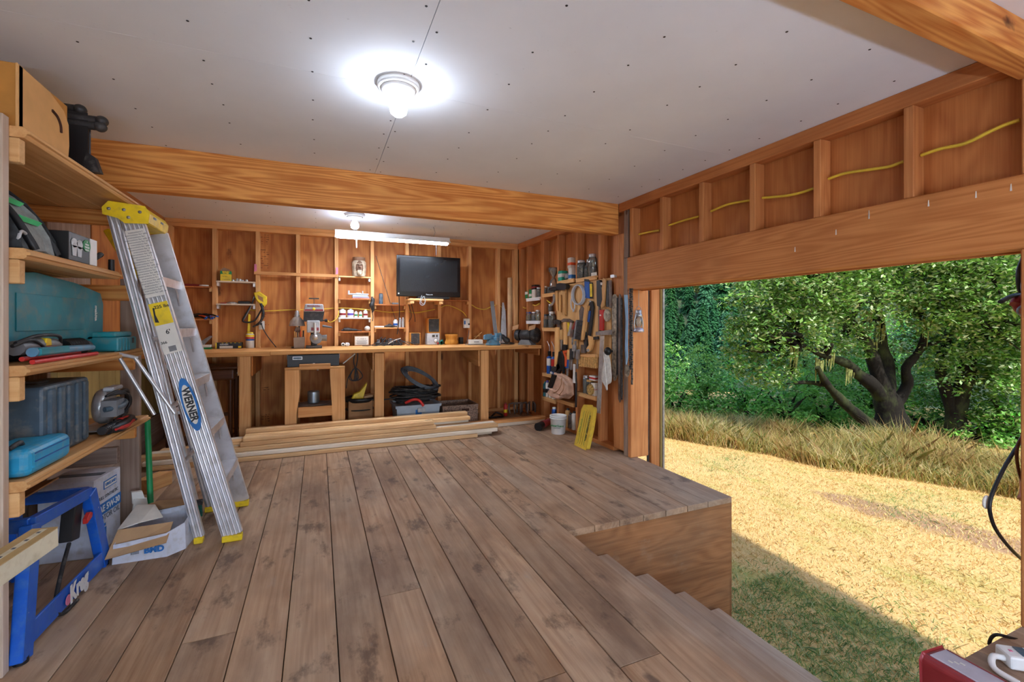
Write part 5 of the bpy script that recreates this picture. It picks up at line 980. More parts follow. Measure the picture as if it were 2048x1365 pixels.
# waste bin
t = thing('waste_bin', 'cardboard bin with black liner and yellow rag under the bench', 'bin', (xu(720, 5.40), 5.42, 0)); b = B(); b.box((0, 0, .19), (.26, .24, .38)); part(t, 'carton_body', b, 'card_dark', bev=.004)
b = B(); b.lathe([(.15, .36), (.165, .375), (.175, .40), (.16, .41), (.145, .39)], 22); part(t, 'black_rim', b, 'black'); b = B(); b.lathe([(.155, .27), (.16, .275), (.155, .28)], 22); part(t, 'black_band', b, 'black'); b = B(); b.box((-.02, -.122, .12), (.14, .002, .10)); part(t, 'white_label', b, 'paper'); b = B(); b.prism([(-.09, .38), (.03, .38), (.04, .45), (.065, .54), (.0, .46), (-.06, .44)], -.04, .03, 'y'); part(t, 'yellow_rag', b, 'yellow', bev=.006); b = B(); b.box((.08, 0, .41), (.10, .12, .03), (0, -8, 10)); part(t, 'scrap', b, 'card')
# tote of hoses
TX, TYY = xu(831, 5.38), 5.40; t = thing('plastic_tote', 'light grey plastic tote overflowing with black hose coils under the bench', 'tote', (TX, TYY, 0)); zr = zv(831, 810, 5.22)
def tub(w0, d0, w1, d1, h, th=.006):
    b = B(); o = [(-1, -1), (1, -1), (1, 1), (-1, 1)]; vs = [(x*w0/2, y*d0/2, 0) for x, y in o]+[(x*w1/2, y*d1/2, h) for x, y in o]+[(x*(w1/2-th), y*(d1/2-th), h) for x, y in o]+[(x*(w0/2-th), y*(d0/2-th), th) for x, y in o]
    return b.add(vs, [(3, 2, 1, 0), (12, 13, 14, 15)]+[(a*4+i, a*4+(i+1) % 4, a*4+4+(i+1) % 4, a*4+4+i) for a in range(3) for i in range(4)])
tw_ = xu(876, 5.2)-xu(787, 5.2)
part(t, 'tote_body', tub(tw_*.88, .34, tw_*.98, .42, zr), 'tote'); b = tub(tw_*1.02, .44, tw_*1.04, .45, .03); part(t, 'rim', b, 'tote', loc=(0, 0, zr-.028)); b = B(); b.box((.03, -.215, zr-.06), (.09, .03, .05)); part(t, 'handle', b, 'lightgrey', bev=.006); b = B(); b.box((0, -.203, zr-.09), (.07, .004, .07)); part(t, 'printed_label', b, 'label_blue')
b = B(); rh = random.Random(8)
for i in range(26):
    r = rh.uniform(.14, .26); zz = zr+.01+.16*i/26+rh.uniform(0, .02); cx, cy = rh.uniform(-.05, .05), rh.uniform(-.04, .04); tl_ = rh.uniform(-.25, .25)
    b.tube([(cx+r*1.12*math.cos(a), cy+r*.7*math.sin(a), zz+tl_*r*math.cos(a)*.6) for a in [2*math.pi*j/18 for j in range(19)]], .009, 6)
one('black_hose_coil', 'black hose coils piled in the grey plastic tote', 'hose', b, 'rubber', (TX-.01, TYY, 0))
b = B()
for i in range(15):
    r = .15+.012*(i % 5); tt = .5+.03*(i % 7)
    b.tube([(.06+r*1.1*math.cos(a), -.05+.02*i*.4+r*.55*math.sin(a), zr+.25+r*tt*math.sin(a)*.8-r*.5*math.cos(a)) for a in [2*math.pi*j/20 for j in range(21)]], .006, 6)
one('grey_hose_coil', 'grey coil of cable tilted on top of the black hoses', 'cable', b, 'hose_grey', (TX, TYY, .03))
b = B(); b.tube([(-.10, -.2, .02), (-.02, -.24, .06), (.05, -.23, .045), (.10, -.235, -.02)], .016, 8, 5); one('red_pipe', 'bent red handle lying on the rim of the grey tote', 'handle', b, 'red', (TX-.05, TYY+.0, zr+.01)).name = 'bent_red_pipe'
cable('black cable stretched between the bin and the grey tote', [bp(u, v, 5.3) for u, v in ((740, 798), (755, 801), (775, 799), (790, 797))], .008, 'rubber', 'black_cable')
# wicker box
WX = xu(915, 5.36); t = thing('wicker_box', 'brown woven box beside the grey tote under the bench', 'box', (WX, 5.42, 0)); hz_ = zv(915, 812, 5.2); wl_ = xu(952, 5.2)-xu(880, 5.2); part(t, 'box_body', tub(wl_*.94, .38, wl_, .40, hz_, .012), 'wicker'); b = B(); b.box((.06, -.2, hz_-.06), (.09, .004, .03)); part(t, 'label_plate', b, 'stamp'); b = B(); b.box((0, 0, hz_-.05), (wl_*.85, .3, .02)); part(t, 'contents', b, 'contents')
# small red can and clamps in the far corner
can(1011, 5.62, 0, .025, .16, 'red', 'small red spray can on the floor under the right end of the bench', 'yellow', 'darkred')
for i in range(5):
    t = thing('bar_clamp', 'dark rusty clamp in the heap under the right end of the bench', 'clamp', (xu(1028+9*i, 5.62), 5.64-.02*i, .012), 30*i-40, group='rusty clamps'); b = B(); b.tube([(-.05, 0, .0), (-.06, 0, .13), (.05, 0, .15)], .012, 7, 2); part(t, 'clamp_frame', b, 'rusty'); b = B(); b.cyl((.05, 0, .15), (.05, 0, .02), .008, n=8); part(t, 'clamp_screw', b, 'dark')
b = B(); b.tube([(-.15, 0, .01), (0, -.06, .02), (.12, .0, .012), (.05, .07, .05), (-.04, .02, .012)], .012, 7, 5); one('black_tubing', 'loose black tubing on the floor under the bench behind the last post', 'tubing', b, 'black', (xu(990, 5.55), 5.56, .003))
# ---- lumber
lm = [(4.68, .0, -1.30, 1.60, 'l'), (4.772, 0, -1.28, 1.80, 'w'), (4.864, 0, -1.25, 1.80, 'l'), (4.956, 0, -1.25, 1.55, 'l'), (4.70, .0385, -1.36, 1.84, 'w'), (4.79, .0385, -1.3, 1.84, 'l'), (4.88, .0385, -1.3, 1.6, 'l'), (4.735, .077, -1.40, 1.86, 'l'), (4.825, .077, -1.35, 1.86, 'w'), (4.915, .077, -1.3, 1.6, 'l'),
      (4.77, .1155, -.66, 1.16, 'l'), (4.86, .1155, -.9, 1.16, 'l'), (4.95, .1155, -.9, 1.58, 'w'), (4.79, .154, -.64, 1.14, 'l'), (4.885, .154, -.64, 1.58, 'l'), (4.955, .1925, -.64, 1.57, 'l')]
rl = random.Random(6); ll = ('in the stacked pile on the floor before the workbench',)
for i, (y, z, x0, x1, m) in enumerate(lm):
    b = B(); b.box((0, 0, .019), (x1-x0, .0875, .0366)); one('timber_board', 'pale timber board in the %s layer of the stacked pile, %s' % (('bottom', 'second', 'third', 'fourth', 'fifth', 'top')[int(z/.0384+.5)], ('outermost from the bench', 'second from the outer side', 'third from the outer side', 'nearest the bench')[sum(1 for q in lm if q[1] == z and q[0] < y)]), 'board', b, 'lumber_x' if m == 'l' else 'lumber_white_x', ((x0+x1)/2, y+.0445, z+.0005), 0, 'stacked timber boards', bev=.003)
b = B(); b.box((0, 0, .019), (1.0, .088, .0378)); one('timber_board', 'orange board lying on a white board at the foot of the last bench post', 'board', b, 'stud_x', (2.13, 5.10, .0395), 0, bev=.003); b = B(); b.box((0, 0, .019), (1.0, .086, .0378)); one('timber_board', 'white board lying under an orange board at the foot of the last bench post', 'board', b, 'lumber_white_x', (2.12, 5.10, .001), 0, bev=.003)
b = B(); b.prism([(-.06, 0), (.06, 0), (.06, .10), (-.06, .09)], -.11, .11, 'y'); one('timber_offcut', 'short pale timber offcut on the floor beside the broom', 'offcut', b, 'pine_y', (-1.15, 4.2, 0), -30, bev=.003)

# ================================================================ right wall: shelves, goods and hanging tools
def wq(u, v, x=2.62): p = onX(u, v, x); return (p.y, p.z)
def hang(name, lab, cat, pieces, x=2.628, grp=None):
    """a tool hung flat on the wall; pieces = (part name, material, outline, depth range from the wall, bevel)"""
    us = [q for p in pieces for q in p[2]]; ys, zs = zip(*[wq(u, v, x) for u, v in us]); cy, cz = sum(ys)/len(ys), max(zs)
    t = thing(name, lab, cat, (x, cy, cz), group=grp)
    for nm, m, pl, (d0, d1), bv in pieces:
        b = B(); pq = [(wq(u, v, x)[0]-cy, wq(u, v, x)[1]-cz) for u, v in pl]
        if nm in ('straw', 'bristles') and len(pl) == 4:      # separate tufts, from edge 0-1 to edge 3-2
            n = 14
            for i in range(n):
                f0, f1 = (i+.08)/n, (i+.80)/n; k = lambda a, c, f: (a[0]+(c[0]-a[0])*f, a[1]+(c[1]-a[1])*f)
                b.prism([k(pq[0], pq[1], f0), k(pq[0], pq[1], f1), k(pq[3], pq[2], f1), k(pq[3], pq[2], f0)] if nm == 'straw' else [k(pq[0], pq[3], f0), k(pq[0], pq[3], f1), k(pq[1], pq[2], f1), k(pq[1], pq[2], f0)], -d1+.003*(i % 2), -d0, 'x')
        else: b.prism(pq, -d1, -d0, 'x')
        part(t, nm, b, m, bev=bv)
    return t, cy, cz
def bar_px(a, c, w0, w1=None):
    """outline of a slim bar between two seen points"""
    w1 = w0 if w1 is None else w1; dx, dy = c[0]-a[0], c[1]-a[1]; l = math.hypot(dx, dy); nx, ny = -dy/l, dx/l
    return [(a[0]+nx*w0/2, a[1]+ny*w0/2), (c[0]+nx*w1/2, c[1]+ny*w1/2), (c[0]-nx*w1/2, c[1]-ny*w1/2), (a[0]-nx*w0/2, a[1]-ny*w0/2)]
def el_px(cx, cy, rx, ry, n=16): return [(cx+rx*math.cos(2*math.pi*i/n), cy+ry*math.sin(2*math.pi*i/n)) for i in range(n)]
def rwshelf(y0, y1, z, mat, lab, x0=2.62):
    t = thing('wall_shelf', lab, 'shelf', (2.69, (y0+y1)/2, z-.018), group='small shelves between the right wall studs'); b = B(); b.box(((x0+2.739)/2-2.69, 0, .009), (2.739-x0, y1-y0-.004, .018)); part(t, 'shelf_board', b, mat, bev=.001)
    b = B(); b.box((x0+.012-2.69, 0, -.012), (.018, y1-y0-.004, .024)); part(t, 'front_lip', b, mat); return z
zz = lambda u, v: onX(u, v, 2.63).z
R1 = rwshelf(5.235, 5.628, zz(1065, 596), 'white', 'white shelf holding green and white boxes near the back corner'); R2 = rwshelf(5.235, 5.628, zz(1065, 642), 'white', 'white shelf holding jars beside the bench grinder')
R3 = rwshelf(4.802, 5.145, zz(1098, 587), 'pine_y', 'pine shelf holding small jars under the funnel'); R4 = rwshelf(4.802, 5.145, zz(1098, 656), 'pine_y', 'pine shelf holding two tall jars beside the tool board')
R5 = rwshelf(4.372, 4.758, zz(1133, 560), 'pine_y', 'pine shelf above the tool board holding a teal box'); R6 = rwshelf(3.931, 4.328, zz(1177, 554), 'pine_y', 'pine shelf above the tool board holding glass jars')
R7 = rwshelf(4.802, 5.145, zz(1097, 748), 'pine_y', 'pine shelf holding the blue gas cylinders'); R8 = rwshelf(4.802, 5.145, zz(1097, 797), 'pine_y', 'pine shelf holding spray cans below the gas cylinders'); R9 = rwshelf(4.372, 4.758, zz(1133, 803), 'pine_y', 'pine shelf behind the leather tool belt'); R10 = rwshelf(3.931, 4.328, zz(1177, 790), 'pine_y', 'pine shelf holding jars and white cartons under the straw brush')
def rp_(u, z, x=2.68): return (x, onX(u, 600, x).y, z+.001)
carton(rp_(1057, R1), (.07, .08, .10), 'box_green', 'green and white carton on the corner shelf', 'paper', bz=.75, bh=.35, name='small_carton'); carton(rp_(1064, R1, 2.69), (.06, .075, .12), 'box_green', 'taller green carton with white label behind the corner carton', 'paper', bz=.35, bh=.3, name='small_carton')
carton(rp_(1071, R1), (.07, .09, .11), 'offwhite', 'cream carton under the black and red tin', None, name='small_carton'); carton((2.68, onX(1071, 600, 2.68).y, R1+.113), (.07, .1, .06), 'black', 'black and red tin resting on the cream carton', 'darkred', name='black_tin', cat='tin', bz=.45, bh=.3)
jar(rp_(1077.5, R1, 2.665), .032, .13, 'glass jar of brown bits beside the cream carton')
jar(rp_(1058, R2, 2.68), .042, .12, 'wide glass jar with blue lid beside the grinder shelf post', 'contents_yellow', 'blue'); jar(rp_(1068, R2, 2.67), .036, .12, 'glass jar of pale bits between two other jars', 'contents', 'silver'); jar(rp_(1076, R2, 2.68), .036, .14, 'tall glass jar of yellow bits at the stud end of the jar shelf', 'contents_yellow', 'silver')
jar(rp_(1091, R3), .03, .10, 'small glass jar with white lid under the funnel', 'contents', 'white'); jar(rp_(1099, R3), .028, .085, 'small grey jar next to the white lidded jar', 'contents', 'grey')
t = thing('funnel_bottle', 'clear plastic bottle under an upturned funnel beside the tool board', 'bottle', rp_(1107, R3, 2.665)); b = B(); b.lathe([(.045, 0), (.05, .02), (.048, .12), (.03, .17), (.018, .19)], 18); part(t, 'bottle_body', b, 'glass'); b = B(); b.lathe([(.015, .185), (.02, .20), (.06, .27), (.062, .31), (.058, .31), (.055, .275), (.014, .2)], 18); part(t, 'funnel', b, 'glass')
jar(rp_(1093, R4), .04, .17, 'tall green tinted jar on the pine shelf beside the tool board', 'fabric_dark', 'dark'); jar(rp_(1104, R4, 2.67), .048, .20, 'big glass jar of brown nails beside the tool board', 'contents', 'silver', .75); jar(rp_(1101, R4+.205, 2.70), .03, .09, 'small clear jar stacked on the nail jar', 'contents', 'silver')
carton(rp_(1125.5, R5), (.08, .09, .12), 'teal_green', 'teal carton with white label above the rubber mallet', 'paper', bz=.55, bh=.35, name='small_carton'); b = B(); b.tube([(0, .06, .03), (0, 0, .05), (0, -.05, .02)], [.02, .035, .02], 10, 3); one('grey_rag', 'grey cloth bundle beside the teal carton', 'cloth', b, 'fabric_grey', rp_(1137, R5, 2.67))
carton(rp_(1145.5, R5), (.075, .07, .13), 'paper', 'white and blue carton at the end of the high shelf', 'label_blue', bz=.25, bh=.3, name='small_carton'); carton((2.685, onX(1143.5, 600, 2.685).y, R5+.133), (.07, .07, .12), 'offwhite', 'cream carton stacked on the white and blue carton', 'orange', bz=.4, bh=.25, name='small_carton')
jar(rp_(1163, R6, 2.67), .052, .20, 'large glass jar of screws on the high shelf', 'contents', 'silver', .8); jar(rp_(1174, R6, 2.665), .03, .13, 'slim glass jar beside the large jar of screws', 'contents', 'rusty', .7); jar(rp_(1185, R6, 2.67), .047, .24, 'tall glass jar with white label on the high shelf', 'contents', 'silver', .45); jar(rp_(1179, R6, 2.71), .04, .2, 'glass jar behind the tall labelled jar', 'contents', 'silver')
carton(rp_(1188, R6, 2.635), (.012, .09, .035), 'paper', 'small white card propped against the tall jar', name='small_card', cat='card')
# ---- tool board
b = B(); b.box((0, 0, 0), (.012, 1.10, .90)); one('tool_board', 'plywood tool board fixed across the right wall studs', 'board', b, 'pine_z', (2.6425, 4.235, 1.245), bev=.002)
hang('rubber_mallet', 'black rubber mallet with pale wooden handle on the tool board', 'mallet', [('head', 'black', [(1121.5, 570), (1128, 568), (1139, 569), (1141, 574), (1139, 579), (1129, 580), (1122, 577)], (0, .06), .008), ('handle', 'handle_z', bar_px((1131, 579), (1130.5, 630), 5.5, 5), (.0, .022), .004)])
hang('small_mallet', 'smaller black mallet hanging next to the rubber mallet', 'mallet', [('head', 'black', [(1104, 577), (1112, 574), (1120, 575), (1120, 581), (1108, 583), (1104, 581)], (0, .05), .006), ('handle', 'handle_z', bar_px((1114, 581), (1116.5, 622), 3.4), (.0, .016), .002), ('handle_rest', 'handle_z', bar_px((1121, 590), (1121.5, 625), 3), (0, .012), .002)])
hang('metal_hook', 'bent grey metal hook beside the small mallet', 'hook', [('hook', 'steel', [(1108, 588), (1112, 592), (1110, 605), (1105, 612), (1102, 610), (1107, 602), (1107, 592)], (0, .012), .002)])
def coil(lab, cx, cy, rx, ry, n, r, mat, x=2.615, name='hose_coil', cat='hose', tails=()):
    o = Vector((x, *wq(cx, cy, x))); b = B(); rr = random.Random(n)
    for i in range(n):
        k = 1-.05*rr.random()*i*.6; dx = rr.uniform(-1, 1); b.tube([Vector((x-.006*i+.01, *wq(cx+dx+rx*k*math.cos(a), cy+ry*k*math.sin(a), x)))-o for a in [2*math.pi*j/18 for j in range(19)]], r, 6)
    for tl in tails: b.tube([Vector((x, *wq(u, v, x)))-o for u, v in tl], r, 6, 4)
    return one(name, lab, cat, b, mat, o)
coil('coil of clear plastic hose hanging on the tool board', 1157, 590, 12, 20, 6, .007, 'clear_hose', tails=(((1146, 585), (1142, 605), (1144, 618), (1148, 622)), ((1148, 600), (1149, 615), (1146, 624))))
hang('blade_packet', 'blue packaged blade hanging on the tool board', 'packet', [('card', 'blue', [(1170, 563), (1179.5, 564), (1180, 597.5), (1170.5, 596)], (0, .008), .001), ('black_header', 'black', [(1170, 558.5), (1179, 559.5), (1179.5, 564), (1170, 563)], (0, .009), .001)])
hang('blade_packet', 'yellow and black packaged blade beside the blue packet', 'packet', [('card', 'yellow', [(1180.5, 568), (1185, 568), (1185.5, 594), (1181, 594)], (0, .007), .001), ('black_edge', 'black', [(1180, 565.5), (1185.5, 565.5), (1186, 597.5), (1180.5, 597.5)], (0, .005), .001)])
hang('wire_brush', 'large wire brush with long pale wooden handle on the tool board', 'brush', [('handle', 'handle_z', bar_px((1177, 612), (1168, 680), 5.5, 4), (.0, .03), .004), ('bristles', 'dark', [(1158, 640), (1171, 642), (1166, 681), (1152, 678)], (.004, .035), 0), ('bristle_face', 'grey', [(1157, 641), (1160, 641), (1154.5, 679), (1152, 678)], (.0, .037), 0)], 2.615)
hang('trowel', 'grey steel trowel blade hanging behind the wire brush', 'trowel', [('blade', 'rusty', [(1164, 612), (1171, 620), (1173, 640), (1160, 643), (1159, 622)], (.0, .006), .001), ('handle', 'handle_z', bar_px((1172, 616), (1180, 604), 5), (0, .02), .003)], 2.63)
hang('level_saw', 'black and blue long saw hanging beside the wire brush handle', 'saw', [('blade', 'black', [(1180, 602), (1187, 603), (1189.5, 615), (1186, 650), (1182, 676), (1177.5, 675), (1180, 640)], (0, .014), .002), ('blue_grip', 'blue', [(1180, 622), (1184, 622), (1181, 645), (1177.5, 644)], (.0, .022), .002), ('rivet', 'silver', el_px(1183, 603, 2, 1.6, 8), (.012, .018), 0)])
hang('claw_hammer', 'claw hammer with pale wooden handle and black grip', 'hammer', [('head', 'rusty', [(1126, 641), (1131, 637.5), (1140, 638), (1149, 643), (1148, 646), (1139, 643.5), (1131, 645), (1127, 645)], (0, .03), .004), ('handle', 'handle_z', bar_px((1133, 643), (1132.5, 690), 5, 4.6), (.004, .026), .004), ('black_grip', 'black', bar_px((1132.5, 690), (1132, 700), 6.5), (.002, .028), .004)])
hang('ball_hammer', 'dark hammer with narrow handle beside the claw hammer', 'hammer', [('head', 'dark', [(1111, 642), (1118, 640), (1124, 642), (1123, 648), (1112, 648)], (0, .03), .005), ('handle', 'rusty', bar_px((1119, 648), (1127, 690), 5, 4), (.004, .022), .003)])
hang('axe_handle', 'long pale turned wooden handle hanging down past the gas cylinders', 'handle', [('shaft', 'handle_z', [(1113.5, 655), (1120, 655), (1120, 712), (1118, 718), (1115.5, 734), (1112.5, 734), (1113, 712)], (0, .03), .006)], 2.60)
hang('pliers', 'long pliers with yellow grip hanging below the clear hose', 'pliers', [('grip', 'yellow', bar_px((1138, 646), (1139.5, 664), 3.6), (0, .012), .002), ('jaws', 'silver', bar_px((1144, 646), (1139, 672), 3, 4), (.0, .014), .002)])
hang('pliers', 'dark red handled pliers hanging below the clear hose', 'pliers', [('grip', 'darkred', bar_px((1153, 644), (1146, 662), 3), (0, .012), .002), ('jaws', 'steel', bar_px((1146, 662), (1141, 671), 3.4, 2), (0, .012), .002)])
hang('wire_brush', 'black bristled brush with curved pale handle at the top of the tool board', 'brush', [('bristles', 'black', [(1198, 562), (1204, 561), (1208, 575), (1209, 600), (1205, 615), (1199, 612), (1198, 590)], (0, .03), 0), ('handle', 'handle_z', [(1211, 557), (1215.5, 560), (1214, 585), (1211, 612), (1207, 617), (1206, 610), (1209, 588), (1207.5, 585)], (.004, .028), .004), ('tag', 'paper', [(1206, 565), (1210, 566), (1209, 571), (1206, 570)], (.02, .031), 0)])
hang('drawknife', 'pair of slim steel files beside the curved brush handle', 'file', [('blade', 'dark', bar_px((1217, 562), (1217, 614), 4, 5), (0, .014), .001), ('second_blade', 'rusty', bar_px((1221.5, 561), (1222.5, 616), 4), (0, .012), .001)])
hang('spirit_level', 'bright red level hanging on the tool board', 'level', [('body', 'red', [(1202, 620), (1210, 620), (1209, 662), (1202, 661)], (0, .022), .003), ('white_vial', 'paper', el_px(1204.5, 631, 1.6, 1.6, 10), (.02, .024), 0)])
hang('sanding_block', 'worn oval grey sanding pad beside the red level', 'sander', [('pad', 'bar_rust', el_px(1216.5, 631, 5.8, 12.5), (0, .025), .004)])
hang('chain', 'rusty chain hanging straight down beside the red level', 'chain', [('links', 'rusty', [(1198, 560), (1200.5, 560), (1201.5, 663), (1198.5, 663)], (0, .012), 0)])
hang('framing_square', 'steel framing square with long marked leg', 'square', [('short_leg', 'steel', [(1192, 664), (1224, 659.5), (1224, 670), (1192, 671.5)], (0, .006), .001), ('long_leg', 'silver', [(1201, 672), (1209, 672), (1205, 760), (1201.5, 828), (1193.5, 826), (1197, 755)], (0, .006), .001)], 2.60)
hang('straw_brush', 'straw whisk brush with wooden block hanging over the jar shelf', 'brush', [('block', 'pine_y', [(1169, 709), (1197.5, 709), (1198, 715), (1168, 714)], (0, .05), .004), ('straw', 'straw', [(1168.5, 714), (1197.5, 715), (1198, 737), (1165, 733)], (.006, .045), 0)], 2.615)
hang('paint_scraper', 'wide scraper and dark brush handles above the straw brush', 'scraper', [('blade', 'rusty', [(1163, 690), (1173, 690), (1172, 707), (1163, 706)], (0, .01), .001), ('handle', 'dark', bar_px((1171, 660), (1176, 704), 6, 5), (.004, .022), .003)])
hang('hand_plane', 'small wooden handled hand tool above the straw brush block', 'tool', [('handle', 'handle_z', [(1181, 672), (1190, 675), (1189, 690), (1186, 700), (1181, 705), (1178, 698), (1183, 690)], (0, .03), .005), ('knob', 'silver', el_px(1181, 701, 3, 3, 10), (.0, .034), .002), ('jaw', 'dark', [(1176, 676), (1198, 673), (1199, 679), (1177, 681)], (0, .02), .002)])
for i, (cx, lab, y1, m) in enumerate(((1230.5, 'long worn chainsaw guide bar hanging on the right wall', 762, 'bar_rust'), (1240.5, 'second chainsaw guide bar with dark chain beside the worn bar', 806, 'rusty'))):
    hang('guide_bar', lab, 'guide bar', [('bar', m, [(cx-5.5, 595), (cx-2, 589), (cx+2, 589), (cx+5, 595), (cx+5, y1-10), (cx+1, y1), (cx-2, y1), (cx-5, y1-10)] if i == 0 else [(cx-2.5, 595), (cx, 588), (cx+2.5, 594), (cx+3, y1-8), (cx, y1), (cx-3, y1-8)], (0, .008), .001), ('chain', 'dark', bar_px((cx+(5.5 if i == 0 else 3), 596), (cx+(5 if i == 0 else 3), y1-12), 2), (-.002, .012), 0)], 2.635)
hang('steel_post_hook', 'small grey steel bolt at the top corner of the tool board', 'bolt', [('bolt', 'silver', [(1226, 551), (1233, 550), (1234, 555), (1226, 556)], (0, .03), .002)])
def chainloop(lab, u, v0, v1, mat, x=2.59, w_=1.6, y=None):
    o = Vector((x, *wq(u, v0, x))); b = B(); p = [Vector((x, *wq(u+.6*math.sin(i*1.9), v0+(v1-v0)*i/40, x)))-o for i in range(41)]
    for i in range(40): b.box(((p[i]+p[i+1])/2), (.010 if i % 2 else .016, .016 if i % 2 else .009, (p[i]-p[i+1]).length*.9))
    return one('saw_chain', lab, 'chain', b, mat, o)
chainloop('dark saw chain hanging beside the jamb with a pale blue strap', 1260, 577, 740, 'dark'); chainloop('second dark saw chain hanging nearest the lantern', 1264, 577, 770, 'dark', 2.60); chainloop('saw chain draped over the second guide bar', 1243.5, 600, 800, 'dark', 2.62)
hang('pale_blue_strap', 'pale blue strap hanging between saw chains on the jamb', 'strap', [('strap', 'pale_blue', [(1250, 590), (1256, 590), (1257, 640), (1256, 690), (1257, 715), (1254, 730), (1252, 700), (1253.5, 640)], (0, .014), .002), ('tip', 'bar_rust', el_px(1255.5, 742, 4.5, 12), (0, .01), .001)], 2.59)
# white rope and knob
o = Vector((2.56, *wq(1212, 705, 2.56))); b = B()
for i in range(6):
    d = (i-2.5)*.012; b.tube([(.004*i, .02-d*.6, .0), (.004*i-.01, .03+d, -.15), (.004*i-.01, .028+d*1.6, -.30+.02*abs(d)*30), (.004*i-.01, .0+d, -.36+.015*i), (.004*i-.01, -.03-d, -.28), (.004*i, -.01-d, -.12), (.004*i, -.0, 0)], .008, 7, 5)
one('rope_hank', 'hank of white rope hanging from a black knob', 'rope', b, 'rope', o); b = B(); b.ball((0, 0, 0), (.034, .04, .04)); b.cyl((0, 0, 0), (.07, 0, 0), .012, n=8); one('rope_peg', 'round black knob holding the hank of white rope', 'knob', b, 'black', (2.575, *wq(1215.5, 703, 2.575)))
# lantern on the jamb
t = thing('oil_lantern', 'small metal oil lantern hanging from the header at the jamb', 'lantern', (2.70, 3.35, onY(1275, 665, 3.35).z)); q = (onY(1275, 603, 3.35).z-onY(1275, 665, 3.35).z)
b = B(); b.lathe([(.0, 0), (.045, 0), (.05, .012), (.045, .03), (.03, .04), (.02, .045)], 18); part(t, 'fuel_tank', b, 'lavender_metal'); b = B(); b.lathe([(.02, .05), (.033, .08), (.03, .12), (.02, .14)], 16); part(t, 'glass_globe', b, 'glass'); b = B(); b.lathe([(.026, .14), (.034, .15), (.03, .165), (.022, .17), (.024, .19), (.02, .205), (.0, .207)], 16); part(t, 'chimney', b, 'tin')
for s in (-1, 1): b = B(); b.tube([(s*.042, 0, .02), (s*.05, 0, .08), (s*.034, 0, .155)], .005, 7, 3); part(t, 'side_tube', b, 'tin')
b = B(); b.tube([(-.04, 0, .13), (-.03, 0, .21), (0, 0, .235), (.03, 0, .21), (.04, 0, .13)], .0025, 5, 4); b.tube([(0, 0, .235), (0, .0, 1.556-t.location.z)], .0018, 5); part(t, 'bail_wire', b, 'wire')
# tool belt
t, cy, cz = hang('tool_belt', 'tan leather tool belt with pouches and a black webbing strap', 'tool belt', [('back_panel', 'leather', [(1112, 745), (1122, 748), (1130, 749), (1147, 760), (1149, 790), (1140, 798), (1120, 795), (1103, 790), (1101, 783), (1108, 775)], (0, .03), .006), ('black_webbing', 'black', [(1111, 748), (1118.5, 751), (1109, 778), (1102, 774)], (.02, .05), .004), ('pouch', 'leather', [(1127, 750), (1139, 758), (1148, 768), (1149, 788), (1138, 793), (1124, 788), (1120, 783), (1130, 774)], (.02, .09), .015), ('front_pouch', 'leather', [(1110, 776), (1124, 782), (1136, 794), (1126, 798), (1112, 794), (1104, 786)], (.02, .08), .012)], 2.60)
for pl in (((1137, 756), (1136, 770), (1128, 782), (1120, 785)), ((1142, 764), (1141, 778), (1132, 790))): b = B(); b.tube([(-.09, wq(u, v, 2.6)[0]-cy, wq(u, v, 2.6)[1]-cz) for u, v in pl], .005, 6, 4); part(t, 'stitched_fold', b, 'card_dark')
hang('tin_snips', 'black handled snips tucked above the leather tool belt', 'snips', [('handles', 'black', [(1121, 704), (1126, 702), (1130, 708), (1132, 730), (1130, 748), (1126, 738), (1120, 750), (1116, 745), (1119, 725)], (0, .03), .005), ('jaw', 'dark', [(1107, 735), (1122, 728), (1124, 736), (1113, 745), (1106, 742)], (.01, .03), .003)], 2.605)
hang('orange_clamp', 'orange spring clamp hanging beside the black snips', 'clamp', [('jaw', 'orange', [(1128, 702), (1136, 701), (1136, 706), (1132, 707), (1136, 718), (1135, 734), (1132.5, 734), (1132, 715), (1129, 706)], (0, .022), .003)], 2.605)
for i, (u, v0, v1, m, l) in enumerate(((1140, 700, 738, 'handle_z', 'pale wooden handled chisel beside the orange clamp'), (1145, 698, 740, 'dark', 'dark handled screwdriver beside the wooden chisel'), (1150, 690, 716, 'silver', 'bunch of silver keys hanging below the wire brush'), (1157, 700, 738, 'tin', 'crumpled silver foil hanging beside the straw brush'), (1147, 660, 690, 'rusty', 'rusty pliers hanging under the pliers row'), (1153, 665, 700, 'handle_z', 'small brush with pale handle under the pliers row'), (1137, 720, 752, 'blue', 'blue handled tool tucked behind the leather belt'), (1125, 660, 700, 'handle_z', 'slim pale handle beside the dark hammer'))):
    hang('hand_tool', l, 'tool', [('handle', m, bar_px((u, v0), (u-.5, (v0+v1)/2), 4.5, 5), (0, .022), .003), ('blade', 'steel', bar_px((u-.5, (v0+v1)/2), (u-1, v1), 3, 2.4), (.004, .014), .001)], 2.615)
hang('white_strap', 'dirty white strap hanging in front of the shelf stud', 'strap', [('strap', 'paper', [(1147.5, 728), (1151.5, 729), (1151, 745), (1152, 767), (1146.5, 766), (1148, 748)], (0, .012), .002), ('dark_cord', 'dark', bar_px((1152, 745), (1152, 815), 2.6), (-.004, .006), .001)], 2.60)
